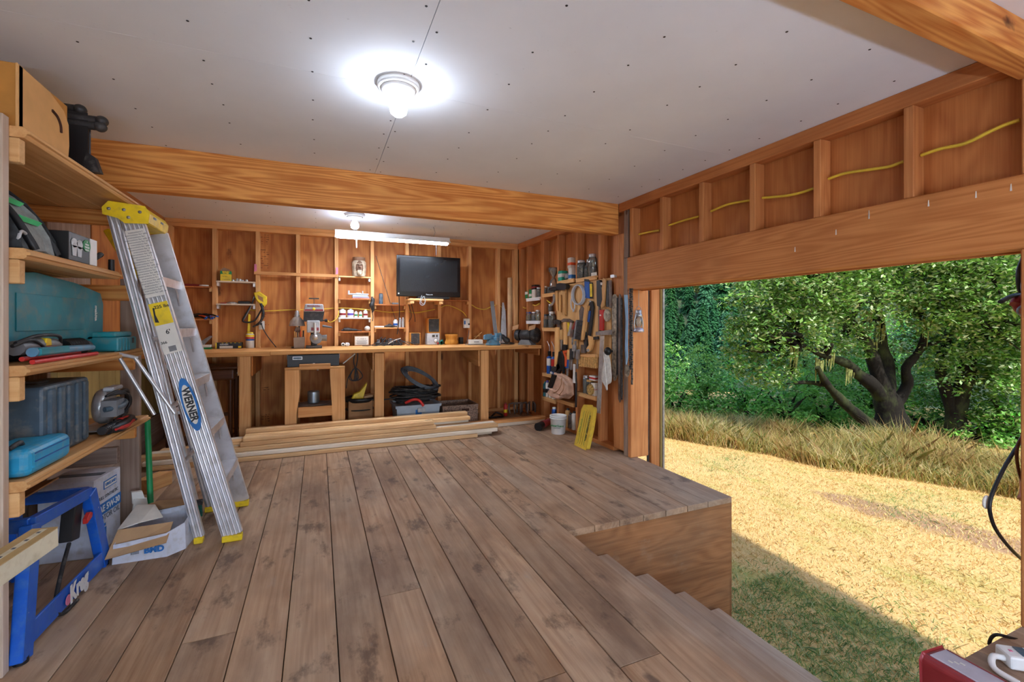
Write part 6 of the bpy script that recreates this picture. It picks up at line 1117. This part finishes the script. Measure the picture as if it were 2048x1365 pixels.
# gas torch, cans, floor items at the right wall
def torch(u, z, m2, lab):
    t = thing('gas_torch', lab, 'gas torch', rp_(u, z, 2.65)); b = B(); b.lathe([(.035, 0), (.036, .004), (.036, .10)], 18); part(t, 'cylinder', b, 'blue'); b = B(); b.lathe([(.0362, .10), (.0362, .19)], 18); part(t, 'label_band', b, m2); b = B(); b.lathe([(.036, .19), (.034, .205), (.018, .215), (.012, .22)], 18); part(t, 'blue_shoulder', b, 'blue')
    b = B(); b.box((0, 0, .25), (.03, .05, .06)); part(t, 'valve_head', b, 'black', bev=.006); b = B(); b.tube([(0, 0, .28), (0, .0, .33), (0, .02, .36), (0, .06, .40)], .005, 7, 4); part(t, 'burner_tube', b, 'silver')
torch(1099, R7, 'paper', 'blue gas torch cylinder with white and red label on the pine shelf'); torch(1108, R7, 'red', 'second gas torch cylinder with red label behind the wooden handle')
jar(rp_(1087.5, R7), .027, .08, 'small glass pot beside the blue gas cylinder', 'contents', 'tin'); b = B(); b.ball((0, 0, .02), (.03, .04, .02), 10, 6); one('plastic_piece', 'white plastic piece in front of the gas cylinder', 'cap', b, 'paper', rp_(1105, R7, 2.635))
for u, h, m, bd, cp, l in ((1090, .17, 'teal', 'black', 'teal', 'teal spray can at the end of the spray can row'), (1095.5, .19, 'paper', 'black', 'purple', 'white spray can with purple cap'), (1101.5, .20, 'paper', 'blue', 'yellow', 'white spray can with yellow cap'), (1108, .15, 'paper', 'label_blue', 'white', 'short white can partly behind the tool belt')): can(0, onX(u, 600, 2.67).y, R8, .026, h, m, l, bd, cp, x=2.67, capr=1.3, name='spray_can', grp='spray cans')
can(0, onX(1107, 600, 2.65).y, .04, .03, .16, 'blue', 'blue bottle with white cap on the sill under the shelves', None, 'white', x=2.66, capr=1.3, name='bottle', cat='bottle')
for u, h, m, l in ((1142, .16, 'rusty', 'dark paint tin on the sill behind the white bucket'), (1149, .19, 'paper', 'white labelled tin on the sill behind the white bucket'), (1136, .2, 'handle_z', 'jar of brush handles on the sill behind the white bucket')): can(0, onX(u, 600, 2.67).y, .04, .033, h, m, l, 'contents' if m == 'rusty' else None, 'dark', x=2.67)
t = thing('angle_grinder', 'red and black power tool on the floor beside the white bucket', 'power tool', (2.50, 4.80, .003), 35); b = B(); b.tube([(-.1, 0, .05), (.1, 0, .05)], [.045, .04], 12); part(t, 'body', b, 'darkred'); b = B(); b.tube([(-.2, 0, .04), (-.1, 0, .05)], [.05, .042], 12); part(t, 'motor_end', b, 'black')
t = thing('plastic_bucket', 'small white plastic bucket with green print on the floor by the right wall', 'bucket', (2.50, 4.50, 0)); b = B(); b.lathe([(.075, 0), (.078, .004), (.092, .19), (.097, .192), (.097, .205), (.09, .205), (.075, .01), (0, .01)], 26); part(t, 'bucket_body', b, 'white'); b = B(); b.lathe([(.0965, .17), (.099, .172), (.099, .18), (.0965, .182)], 26); part(t, 'rim', b, 'white'); text(t, 'WaterGuard', 'box_green', (-.055, -.068, .10), (90, 0, -40), .028, bold=.03); text(t, 'COATINGS', 'label_text', (-.053, -.066, .075), (90, 0, -40), .016)
jar(rp_(1172, R10, 2.67), .035, .19, 'tall glass jar of wire bits beside the framing square', 'wire', 'silver', .85); jar(rp_(1180, R10, 2.68), .045, .15, 'wide glass jar between the tall jar and white carton', 'contents', 'straw'); carton(rp_(1190, R10, 2.66), (.05, .07, .13), 'paper', 'white carton with red stripe under the straw brush', 'red', bz=.5, bh=.04, name='small_carton'); carton((2.675, onX(1188, 600, 2.675).y, R10+.1535), (.05, .11, .05), 'paper', 'white and red carton lying on top of the jars', 'red', bz=.5, bh=.35, name='small_carton'); b = B(); b.lathe([(.055, -.012), (.06, 0), (.055, .012)], 20, (0, 0, .06), 'x'); one('tape_reel', 'round pale yellow tape reel leaning before the jars', 'tape', b, 'contents_yellow', rp_(1181, R10, 2.628))
jar((2.67, onX(1168, 600, 2.67).y, .041), .055, .16, 'wide glass jar on the sill behind the plastic bag', 'contents', 'silver', .4)
t = thing('plastic_bag', 'crumpled clear plastic bag standing on the sill behind the yellow sack', 'bag', (2.62, 4.14, .041)); b = B(); b.lathe([(.05, 0), (.07, .03), (.075, .10), (.06, .19), (.03, .27), (.008, .31)], 9, flat=True); part(t, 'bag_body', b, 'plastic_bag')
# yellow sack leaning
SKX = 2.49; t = thing('yellow_sack', 'flat yellow printed sack leaning against the right wall', 'sack', (2.44, 3.90, .002), rot=(0, R(14), 0)); b = B(); b.prism([(-.105, 0), (.09, .0), (.085, .18), (.095, .36), (.075, .40), (-.07, .42), (-.09, .40), (-.11, .2)], -.03, .03, 'x'); part(t, 'sack_body', b, 'bag_yellow', bev=.014, seg=2)
for i in range(4): b = B(); b.box((-.0305, -.06+.035*i, .19), (.002, .003, .33)); part(t, 'printed_line', b, 'box_green' if i in (0, 3) else 'stamp')
text(t, 'COTTONSEED MEAL', 'stamp', (-.032, -.075, .2), (90, 90, -90), .028, bold=.03); text(t, 'PLANT FOOD', 'box_green', (-.032, .06, .2), (90, 90, -90), .022)
# yellow cable through the cripple studs
seg = [((1278, 469), (1300, 464), (1319, 461)), ((1338, 451), (1365, 442), (1398, 433)), ((1422, 423), (1450, 411), (1470, 406), (1500, 401)), ((1525, 396), (1570, 392), (1600, 386), (1628, 377)), ((1657, 358), (1690, 347), (1750, 338), (1780, 333), (1808, 323)), ((1842, 311), (1880, 298), (1930, 287), (1980, 263), (2010, 250), (2040, 240))]
for i, s_ in enumerate(seg): cable('yellow electrical cable above the opening in the %s stud bay from the ceiling beam' % ('first', 'second', 'third', 'fourth', 'fifth', 'sixth')[i], [tuple(onX(u, v, 2.705)) for u, v in s_], .008).__setitem__('group', 'yellow cable lengths above the opening')
for i, (u, v, y) in enumerate(((1057, 614, 5.5), (1073, 610, 5.4), (1098, 603, 5.1))): pass
cable('short yellow cable end poking out beside the corner shelves', [tuple(onX(u, v, 2.69)) for u, v in ((1044, 612), (1048, 616), (1053, 617))], .007); cable('short yellow cable running over the blue lidded jar', [tuple(onX(u, v, 2.69)) for u, v in ((1066, 610), (1072, 611), (1080, 607))], .007); cable('yellow cable end sticking out behind the metal hook', [tuple(onX(u, v, 2.67)) for u, v in ((1094, 601), (1099, 605), (1104, 608))], .007)
# ================================================================ right jamb and the near deck corner
t = thing('battery_charger', 'red battery charger with grey sloping panel on the near deck corner', 'charger', (1.95, .755, .001), -3)
b = B(); b.prism([(-.062, 0), (.062, 0), (.068, .09), (.055, .112), (-.055, .118), (-.068, .10)], -.11, .11, 'y'); part(t, 'case', b, 'darkred', bev=.006, seg=2)
b = B(); b.box((0, .0, .1165), (.09, .19, .006), (0, 3, 0)); pn = part(t, 'grey_panel', b, 'lens', bev=.002); b = B(); b.box((.042, 0, .1195), (.003, .18, .002)); part(pn, 'dark_line', b, 'darkred'); b = B()
for i in range(3): b.box((-.02+.012*i, .05-.01*i, .1215), (.006, .012, .001))
part(pn, 'printed_symbols', b, 'paper')
b = B(); b.box((.10, -.02, .028), (.05, .20, .055)); bk = part(t, 'heat_sink', b, 'pink', bev=.004)
for i in range(8): b = B(); b.box((.10, .06-.022*i, .057), (.035, .008, .006)); part(bk, 'fin', b, 'darkred')
b = B(); b.tube([(-.06, -.05, .02), (-.10, -.03, .03), (-.12, -.08, .006), (-.10, -.16, .006)], .007, 7, 5); part(t, 'lead', b, 'black')
t = thing('surge_strip', 'white power strip with dark switch on the near deck corner', 'power strip', (2.41, .735, .001), -38); b = B(); b.box((.0, 0, .025), (.26, .075, .048)); part(t, 'strip_body', b, 'white', bev=.008, seg=2); b = B(); b.box((-.07, 0, .0495), (.03, .05, .006)); part(t, 'switch', b, 'slate'); b = B(); b.box((-.105, 0, .0495), (.01, .01, .002)); part(t, 'red_lamp', b, 'pink')
for x in (-.01, .05, .105): b = B(); b.box((x, 0, .0495), (.035, .045, .002)); part(t, 'outlet', b, 'offwhite')
b = B(); b.tube([(-.13, -.01, .025), (-.17, -.02, .03), (-.19, -.06, .012), (-.16, -.12, .01)], .010, 8, 5); part(t, 'cord', b, 'white')
YJ = .925
def jq(u, v, y=YJ): return tuple(onY(u, v, y))
cable('black cable arching over the edge of the near deck corner', [jq(2060, 1285, .84), jq(2030, 1279, .86), jq(2000, 1271, .885), (jq(1988, 1272, .90)), jq(1981, 1279, .915), jq(1978, 1290, .92)], .006, 'black', 'black_cable')
cable('dark cable loop hanging from the jamb of the opening', [jq(2062, 850), jq(2040, 885), jq(2012, 930), jq(1990, 975), jq(1980, 1005), jq(1981, 1030), jq(1992, 1060), jq(2018, 1095), jq(2047, 1122), jq(2065, 1130)], .007, 'black', 'cable_loop')
cable('second brown cable hanging behind the dark cable loop', [jq(2052, 860, .91), jq(2036, 890, .91), jq(2034, 920, .91), jq(2041, 955, .91), jq(2056, 985, .91)], .006, 'antique_x', 'cable_loop')
cable('pale blue hose loop hanging by the red cloth on the jamb', [jq(2060, 540, .905), jq(2046, 560, .905), jq(2044, 580, .905), jq(2050, 600, .905), jq(2060, 605, .905)], .004, 'pale_blue', 'thin_hose')
cable('pale blue cord loop peeking out below the red cloth', [jq(2060, 615, .905), jq(2044, 612, .905), jq(2035, 622, .905), jq(2042, 631, .905), jq(2058, 628, .905)], .004, 'pale_blue', 'thin_hose')
cable('thick black hose hanging on the jamb above the red cloth', [jq(2048, 515), jq(2039, 540), jq(2038, 565), jq(2043, 585), jq(2056, 592)], .010, 'black', 'black_hose')
cable('black strap end sticking out beside the red cloth', [jq(2052, 588), jq(2035, 590), jq(2018, 595), jq(2001, 604)], .009, 'black', 'black_strap')
o = Vector(jq(2042, 610)); b = B(); b.ball((.0, 0, 0), (.045, .025, .042), 10, 7); b.tube([(-.05, 0, .0), (-.02, 0, .03), (.05, 0, .03)], .02, 7, 3); b.tube([(-.04, -.01, -.005), (.0, -.01, -.03), (.04, 0, -.035)], .016, 7, 3); one('red_cloth', 'dark red crumpled cloth hanging on the jamb', 'cloth', b, 'darkred', o)
o = Vector(jq(1973, 1005, .94)); b = B(); b.lathe([(0, -.004), (.026, -.004), (.028, 0), (.026, .004), (0, .004)], 20, (0, 0, 0), 'y'); one('white_disc', 'small pale round tag tied to the dark cable loop', 'tag', b, 'paper', o)
o = Vector(jq(2048, 985)); b = B(); b.tube([(.02, 0, .06), (.005, 0, .0), (-.012, -.005, -.03)], [.02, .016, .022], 9, 3)
for i in range(4): b.ball((-.028+.004*i, -.012, -.035-.009*(i % 4)), .010, 8, 6)
one('carved_hook', 'small carved wooden hook shaped like a fist on the jamb', 'hook', b, 'skin', o)

# ================================================================ outdoors
rng = np.random.default_rng(11)
def leafquads(C, size, up=.35, asp=.75):
    """one diamond leaf at each centre"""
    n = len(C)
    nr = rng.normal(size=(n, 3)); nr[:, 2] = np.abs(nr[:, 2])+up*2; nr /= np.linalg.norm(nr, axis=1)[:, None]
    t = rng.normal(size=(n, 3)); t -= nr*np.sum(t*nr, 1)[:, None]; t /= np.linalg.norm(t, axis=1)[:, None]
    s = np.cross(nr, t); z = (size*rng.uniform(.6, 1.3, n))[:, None]
    return np.stack([C-t*z, C+s*z*asp*.6-t*z*.1, C+t*z, C-s*z*asp*.6-t*z*.1], 1).reshape(-1, 3)
def blobpts(blobs, dens):
    """points clustered in sprays near the skin of ellipsoids"""
    out = []
    for c, r in blobs:
        r = np.array(r if isinstance(r, (tuple, list)) else (r, r, r)); n = int(dens*(r[0]*r[1]+r[1]*r[2]+r[0]*r[2])/3)
        k = max(6, n//26); d = rng.normal(size=(k, 3)); d /= np.linalg.norm(d, axis=1)[:, None]
        cc = np.array(c)+d*r*(rng.uniform(.35, 1.02, k)**.6)[:, None]
        i = rng.integers(0, k, n); out.append(cc[i]+rng.normal(size=(n, 3))*r.mean()*np.array((.15, .15, .085)))
    return np.concatenate(out)
def gpos(u, dep): p = far(u, HOR, dep); return Vector((p.x, p.y, GZ))
# ---- big maple
KM = .86
base = gpos(1785, 9.6*KM)
mp = thing('maple_tree', 'big spreading maple with dark forked mossy trunk behind the tall dry grass', 'tree', base)
def wp(u, v, d): return tuple(far(u, v, d*KM)-base)
b = B()
b.tube([wp(1790, 885, 9.6), wp(1785, 850, 9.6), wp(1778, 815, 9.6), wp(1765, 780, 9.6)], [.34, .26, .22, .18], 12, 3)
for pts, r in (([(1755, 860, 9.5), (1725, 838, 9.4), (1690, 808, 9.2), (1655, 770, 9.0), (1635, 735, 8.9)], [.17, .16, .14, .1, .07]),
               ([(1770, 800, 9.6), (1745, 770, 9.5), (1715, 748, 9.4), (1695, 728, 9.3), (1650, 712, 9.0), (1600, 690, 8.7), (1540, 672, 8.4)], [.24, .2, .16, .13, .09, .06, .03]),
               ([(1768, 790, 9.6), (1750, 730, 9.5), (1735, 690, 9.5), (1700, 640, 9.3), (1660, 590, 9), (1620, 520, 8.8)], [.24, .19, .15, .12, .09, .05]),
               ([(1772, 790, 9.6), (1775, 735, 9.8), (1762, 690, 9.8), (1758, 640, 9.9), (1740, 560, 9.9), (1725, 450, 9.9)], [.24, .2, .17, .14, .1, .06]),
               ([(1790, 810, 9.6), (1815, 770, 9.6), (1812, 735, 9.5), (1840, 700, 9.4), (1850, 640, 9.2), (1800, 590, 9)], [.18, .15, .12, .1, .08, .04]),
               ([(1850, 640, 9.2), (1900, 600, 9), (1930, 540, 8.8), (1960, 470, 8.6)], [.08, .08, .06, .03])):
    b.tube([wp(*p) for p in pts], [q*.6 for q in r], 9, 3)
part(mp, 'trunk', b, 'bark')
LIMB = [Vector(wp(*q)) for q in ((1655, 770, 9.0), (1650, 712, 9.0), (1600, 690, 8.7), (1700, 640, 9.3), (1660, 590, 9), (1758, 640, 9.9), (1740, 560, 9.9), (1840, 700, 9.4), (1850, 640, 9.2), (1900, 600, 9), (1930, 540, 8.8))]

bl = [((u, v), d, r) for u, v, d, r in ((1490, 660, 9.0, .5), (1535, 590, 8.8, .75), (1490, 720, 9.2, .45), (1590, 550, 8.6, .9), (1560, 650, 8.8, .8), (1530, 740, 9.2, .55), (1610, 600, 8.8, .85), (1650, 530, 8.8, 1.0), (1640, 660, 9.2, .6),
      (1720, 600, 9.0, .8), (1760, 520, 9.2, 1.1), (1840, 560, 9.0, .9), (1700, 680, 9.6, .5), (1900, 520, 8.8, 1.0), (1880, 620, 9.0, .75), (1960, 580, 8.6, .8), (2030, 540, 8.6, 1.0), (1860, 700, 9.6, .6), (1990, 660, 9, .7), (2080, 620, 8.8, .9),
      (1570, 490, 9, .7), (1620, 430, 9, 1.2), (1720, 400, 9.4, 1.3), (1850, 420, 9.2, 1.3), (1980, 430, 9, 1.2), (1660, 290, 9.4, 1.2), (1800, 260, 9.5, 1.4), (1930, 310, 9.2, 1.2))]
bt = B(); rb = random.Random(21)
for c, d, r in bl:
    q = far(c[0], c[1], d*KM)-base
    for k in range(3):
        e = q+Vector((rb.uniform(-.6, .6), rb.uniform(-.6, .6), rb.uniform(-.5, .5)))*r; a_ = min(LIMB, key=lambda z: (z-e).length); m_ = (a_+e)/2+Vector((rb.uniform(-.15, .15), rb.uniform(-.15, .15), rb.uniform(-.1, .15)))
        bt.tube([a_, m_, e], [.05, .035, .012], 6, 3)
part(mp, 'branches', bt, 'bark')
P_ = blobpts([(np.array(far(c[0], c[1], d*KM)-base), (r*KM, r*KM, r*.8*KM)) for c, d, r in bl], 6400)
o = soup('foliage', leafquads(P_, .042), len(P_), 'leaf_maple', mp); o['kind'] = 'stuff'
# hanging moss
b = B(); rm = random.Random(2)
for u, v, d in ((1690, 590, 9.2), (1735, 620, 9.4), (1715, 560, 9.2), (1640, 600, 8.9), (1745, 680, 9.5), (1855, 640, 9.1), (1845, 560, 9), (1930, 560, 8.7), (1660, 700, 9.0), (1700, 730, 9.3), (1760, 650, 9.7), (1590, 690, 8.6), (1640, 720, 9), (1820, 590, 9)):
    for i in range(7):
        p = Vector(wp(u+rm.uniform(-9, 9), v+rm.uniform(-4, 8), d)); b.tube([p, p+Vector((rm.uniform(-.02, .02), 0, -.1)), p+Vector((0, .01, -rm.uniform(.2, .4)))], [.022, .016, .004], 5)
o = part(mp, 'hanging_moss', b, 'moss'); o['kind'] = 'stuff'
# ---- second maple to its side
K2 = .81
b2 = gpos(1915, 10.4*K2)
m2 = thing('maple_tree', 'leaner maple with thin dark stems beside the big forked maple', 'tree', b2)
def wq2(u, v, d): return tuple(far(u, v, d*K2)-b2)
b = B()
for pts, r in (([(1915, 880, 10.4), (1912, 820, 10.4), (1930, 760, 10.3), (1945, 700, 10.2), (1985, 650, 10), (2010, 600, 9.8)], [.26, .22, .18, .14, .1, .05]), ([(1915, 850, 10.4), (1895, 790, 10.4), (1880, 730, 10.4), (1900, 650, 10.4), (1890, 560, 10.3)], [.16, .14, .12, .1, .05]),
               ([(1960, 690, 10.1), (2010, 650, 10), (2046, 636, 9.9)], [.09, .07, .04]), ([(2040, 880, 10), (2010, 830, 10), (1985, 800, 10)], [.14, .1, .05])): b.tube([wq2(*p) for p in pts], [q*.75 for q in r], 8, 3)
part(m2, 'trunk', b, 'bark')
P_ = blobpts([(np.array(far(u, v, d*K2)-b2), (r*K2, r*K2, r*.85*K2)) for u, v, d, r in ((1900, 700, 11, .9), (1960, 740, 10, .75), (2020, 700, 10, .9), (2060, 780, 10, .9), (1990, 810, 10.2, .7), (2100, 700, 9.8, 1.1), (1940, 620, 10.6, .9), (2040, 600, 10.4, 1.1), (1880, 560, 11, 1.2), (2000, 480, 10.6, 1.4), (2140, 540, 10.4, 1.4), (1860, 770, 11.5, .8), (2120, 860, 10, .9))], 6000)
o = soup('foliage', leafquads(P_, .044), len(P_), 'leaf_maple', m2); o['kind'] = 'stuff'
# ---- bushes along the field edge
def bush(u, v, d, r, lab, mat='leaf_bush', dens=3000, size=.045, name='bush', top=1.0):
    d *= .84; r *= .84
    c = gpos(u, d); zc = far(u, v, d).z
    t = thing(name, lab, 'bush', c, group='bushes along the field edge')
    s = B()
    for i in range(4): a = i*1.7; s.tube([(.05*math.cos(a), .05*math.sin(a), 0), (.25*r*math.cos(a), .25*r*math.sin(a), (zc-GZ)*.6), (.5*r*math.cos(a), .5*r*math.sin(a), (zc-GZ)*1.0)], [.05, .035, .015], 6, 3)
    part(t, 'stem', s, 'bark')
    z = zc-GZ
    Q = blobpts([((0, 0, z), (r, r, r*top)), ((r*.5, r*.3, z*.45), (r*.8, r*.8, z*.5)), ((-r*.5, -.2*r, z*.4), (r*.8, r*.8, z*.45))], dens)
    o = soup('foliage', leafquads(Q, size), len(Q), mat, t); o['kind'] = 'stuff'
for a in ((1280, 770, 13, .95, 'green bush hidden behind the door casing'), (1215, 765, 13.2, .95, 'green bush furthest along the hedge behind the barn corner'), (1250, 745, 16, .9, 'tall dark bush behind the hedge beyond the barn corner'), (1350, 785, 13, .7, 'dark green bush at the field edge beside the door casing'), (1440, 800, 12.5, .8, 'low rounded green bush below the pointed young tree'), (1500, 780, 12, .95, 'mid green bush between the young tree and the maple'), (1570, 790, 11.5, .9, 'bright green leafy bush left of the forked maple trunk', 'leaf_young'),
          (1650, 800, 11.8, .9, 'bright green bush under the low maple branches', 'leaf_young'), (1700, 850, 11, .5, 'small bush in front of the leaning maple limb', 'leaf_young'), (1730, 760, 13, 1.0, 'shaded bush behind the forked maple trunk'), (1850, 830, 11, .75, 'dense bush just right of the forked maple trunk'),
          (1960, 850, 10, .7, 'leafy bush at the foot of the thin stemmed maple'), (2050, 860, 9.6, .8, 'green bush beside the jamb of the opening'), (1800, 700, 14, 1.5, 'tall thicket of leaves far behind the forked maple'), (1620, 690, 14, 1.4, 'tall thicket of leaves behind the low maple limbs')): bush(*a)
bush(1405, 742, 13.5, .6, 'pointed light green young tree in front of the dark conifers', 'leaf_young', 3600, .042, 'young_tree', 1.5)
bush(1340, 745, 16, .8, 'dark shrub beside the door casing in front of conifers', 'leaf_bush', 2600, .05, 'shrub', 1.3)
# ---- conifers
def conifer_mesh(seed, h, r, n):
    g = np.random.default_rng(seed); t = g.uniform(0, 1, n)**.75; nb = 60
    br = g.uniform(0, 2*np.pi, nb*9); i = g.integers(0, nb*9, n); lv = (i % nb)/nb
    z = h*(.05+.93*lv)+g.normal(size=n)*h*.006; rr = r*(1-lv)**.85+.05*r; f = g.uniform(.15, 1, n)
    a = br[i]+g.normal(size=n)*.10; d = np.stack([np.cos(a), np.sin(a), -.35-.25*f+0*a], 1)
    C = np.stack([np.cos(a)*rr*f, np.sin(a)*rr*f, z-.35*rr*f*f], 1)
    d /= np.linalg.norm(d, axis=1)[:, None]; s = np.stack([-np.sin(a), np.cos(a), g.normal(size=n)*.5], 1); s /= np.linalg.norm(s, axis=1)[:, None]
    l = (r*.16*g.uniform(.6, 1.3, n))[:, None]
    return np.stack([C-d*l, C+s*l*.38, C+d*l, C-s*l*.38], 1).reshape(-1, 3)
proto = []
for s_, h, r, m in ((1, 12, 2.0, 'needle'), (2, 12, 2.6, 'needle_blue'), (3, 12, 2.3, 'needle')):
    t = thing('conifer', '', 'tree'); f = soup('foliage', conifer_mesh(s_, h, r, 9000), 9000, m, t); f['kind'] = 'stuff'
    tb = B(); tb.cyl((0, 0, 0), (0, 0, h*.96), .2, .02, 8); part(t, 'trunk', tb, 'bark'); proto.append(t)
hillp = []
def hz(x, y):
    d = math.hypot(x, y)
    if d < 15.5: return GZ
    if d < 40: return GZ-(d-15.5)*.15
    return GZ-3.7+max(0, d-58)*.30
cl = [(1318, 598, 46), (1215, 604, 48), (1240, 600, 54), (1266, 610, 47), (1292, 600, 52), (1340, 606, 52), (1362, 622, 47), (1384, 612, 55), (1406, 604, 48), (1428, 596, 56), (1450, 616, 46), (1470, 600, 57), (1494, 606, 50), (1520, 600, 56), (1548, 596, 48), (1330, 640, 38), (1372, 650, 36), (1416, 655, 38), (1452, 650, 35), (1600, 600, 50), (1660, 596, 54), (1730, 600, 50), (1810, 596, 54), (1890, 598, 50), (1970, 596, 54)]
rc = random.Random(9)
def placecon(i, u, d, h, lab, grp, wide=1):
    x = proto[i % 3] if i < 3 else copytree(proto[i % 3])
    p = far(u, HOR, d); zb = hz(p.x, p.y); s = h(zb)/12
    x.location = (p.x, p.y, zb-.2); x.scale = (s*wide, s*wide, s); x.rotation_euler = (0, 0, rc.uniform(0, 6)); tag(x, lab, 'tree', grp)
for i, (u, v, d) in enumerate(cl): placecon(i, u, d, lambda zb: far(u, v, d).z-zb, 'dark green conifer in the row behind the field bushes', 'conifers behind the bushes', 1.05)
n0 = len(cl); k = 0
t0 = thing('deciduous_tree', 'round yellow green tree on the wooded hillside', 'tree', group='round trees on the far hillside')
Q = blobpts([((0, 0, 4.5), (2.4, 2.4, 2.6)), ((.8, .5, 3), (2, 2, 2)), ((-.9, -.4, 3.2), (1.8, 1.8, 2))], 420); f = soup('foliage', leafquads(Q, .22), len(Q), 'leaf_olive', t0); f['kind'] = 'stuff'
tb = B(); tb.cyl((0, 0, 0), (0, 0, 4), .2, .1, 8); part(t0, 'trunk', tb, 'bark')
for row, (d0, step) in enumerate(((74, 34), (88, 28), (104, 25), (118, 22), (132, 19))):
    u = 1200+row*5
    while u < (1620 if row else 1560):
        d = d0+rc.uniform(-4, 4)
        if rc.random() < (0, .1, .35, .5, .6)[row]:
            x = t0 if k == 0 else copytree(t0); k += 1; p = far(u, HOR, d); s = rc.uniform(.8, 1.25); x.location = (p.x, p.y, hz(p.x, p.y)-.2); x.scale = (s, s, s); x.rotation_euler = (0, 0, rc.uniform(0, 6))
        else:
            hh = rc.uniform(7, 11); placecon(n0, u, d, lambda zb: hh, 'distant conifer on the wooded hillside', 'conifers on the far hillside', rc.uniform(.8, 1.1)); n0 += 1
        u += step*rc.uniform(.85, 1.2)
# hillside ground
b = B(); na, nr_ = 36, 15; vs = []
for j in range(nr_):
    d = (11.5 if j == 0 else 15.5+j*10) if j < 5 else 58+(j-5)*13
    for i in range(na):
        a = R(-30+150*i/(na-1)); x, y = d*math.sin(a), d*math.cos(a); vs.append((x, y, hz(x, y)+.02))
b.add(vs, [(j*na+i, j*na+i+1, (j+1)*na+i+1, (j+1)*na+i) for j in range(nr_-1) for i in range(na-1)], True); plain('forest_floor', (58, 74, 42), .95, var=.3, sc=.5); struct('hillside', b, 'forest_floor')
# ---- tall dry grass along the field edge
A = [onZ(u, v, GZ) for u, v in ((1190, 850), (1300, 872), (1420, 893), (1540, 912), (1640, 938), (1740, 952), (1850, 968), (1960, 986), (2060, 1006), (2180, 1020))]
def blades(C, h, wdt, lean=.25):
    n = len(C); a = rng.uniform(0, 2*np.pi, n); s = np.stack([np.cos(a), np.sin(a), 0*a], 1)*wdt
    l = rng.normal(size=(n, 3))*lean*h[:, None]; l[:, 2] = 0; t = C+l+np.stack([0*a, 0*a, h], 1); m = C+l*.35+np.stack([0*a, 0*a, h*.55], 1)
    return np.stack([C-s, C+s, m+s*.8, t, m-s*.8], 1).reshape(-1, 3)
pts = []
for i in range(len(A)-1):
    p, q = np.array(A[i]), np.array(A[i+1]); L_ = np.linalg.norm(q-p); d = np.array(far((1190+i*110), HOR, 1.0)-Vector((0, 0, CAMZ))); d[2] = 0; d /= np.linalg.norm(d)
    n = int(L_*6000); t = rng.uniform(0, 1, n)[:, None]; k = (rng.uniform(0, 1, n)**.9*1.7)[:, None]; pts.append(p+(q-p)*t+d*k)
C = np.concatenate(pts); cl_ = np.sin(C[:, 0]*2.3)+np.sin(C[:, 1]*3.1+1)+np.sin(C[:, 0]*5.2+C[:, 1]*4)
h = np.clip(.19+.07*cl_+np.abs(rng.normal(size=len(C)))*.11, .05, .75)
o = soup('tall_grass', blades(C, h, .005, .5), len(C), 'dry_grass', None, 5); o['kind'] = 'stuff'; tag(o, 'tall dry golden grass along the edge of the mown field', 'grass')
# ---- short lawn, dry in the sun and greener by the wall
n = 90000; C = np.stack([rng.uniform(2.8, 11, n), rng.uniform(.2, 8.5, n), np.full(n, GZ)], 1)
gr = np.sin(C[:, 0]*1.9+C[:, 1]*.6)+np.sin(C[:, 1]*2.7-C[:, 0])+rng.normal(size=n)*.6
near = (C[:, 0] < 3.7+.25*np.sin(C[:, 1]*5)) & (C[:, 1] < 2.9); isg = (gr > 1.7) | (near & (rng.uniform(0, 1, n) < .45))
D = C[~isg]; o = soup('lawn_grass', blades(D, rng.uniform(.012, .04, len(D)), .004, .9), len(D), 'lawn_blade', None, 5); o['kind'] = 'stuff'; tag(o, 'short dry mown grass of the sunlit lawn', 'grass')
E_ = np.concatenate([C[isg], np.stack([rng.uniform(2.75, 3.75, 6000), rng.uniform(.9, 2.7, 6000), np.full(6000, GZ)], 1)]); o = soup('green_grass', blades(E_, rng.uniform(.015, .045, len(E_)), .003, 1.0), len(E_), 'green_blade', None, 5); o['kind'] = 'stuff'; tag(o, 'fresh green grass tufts by the deck and across the lawn', 'grass')
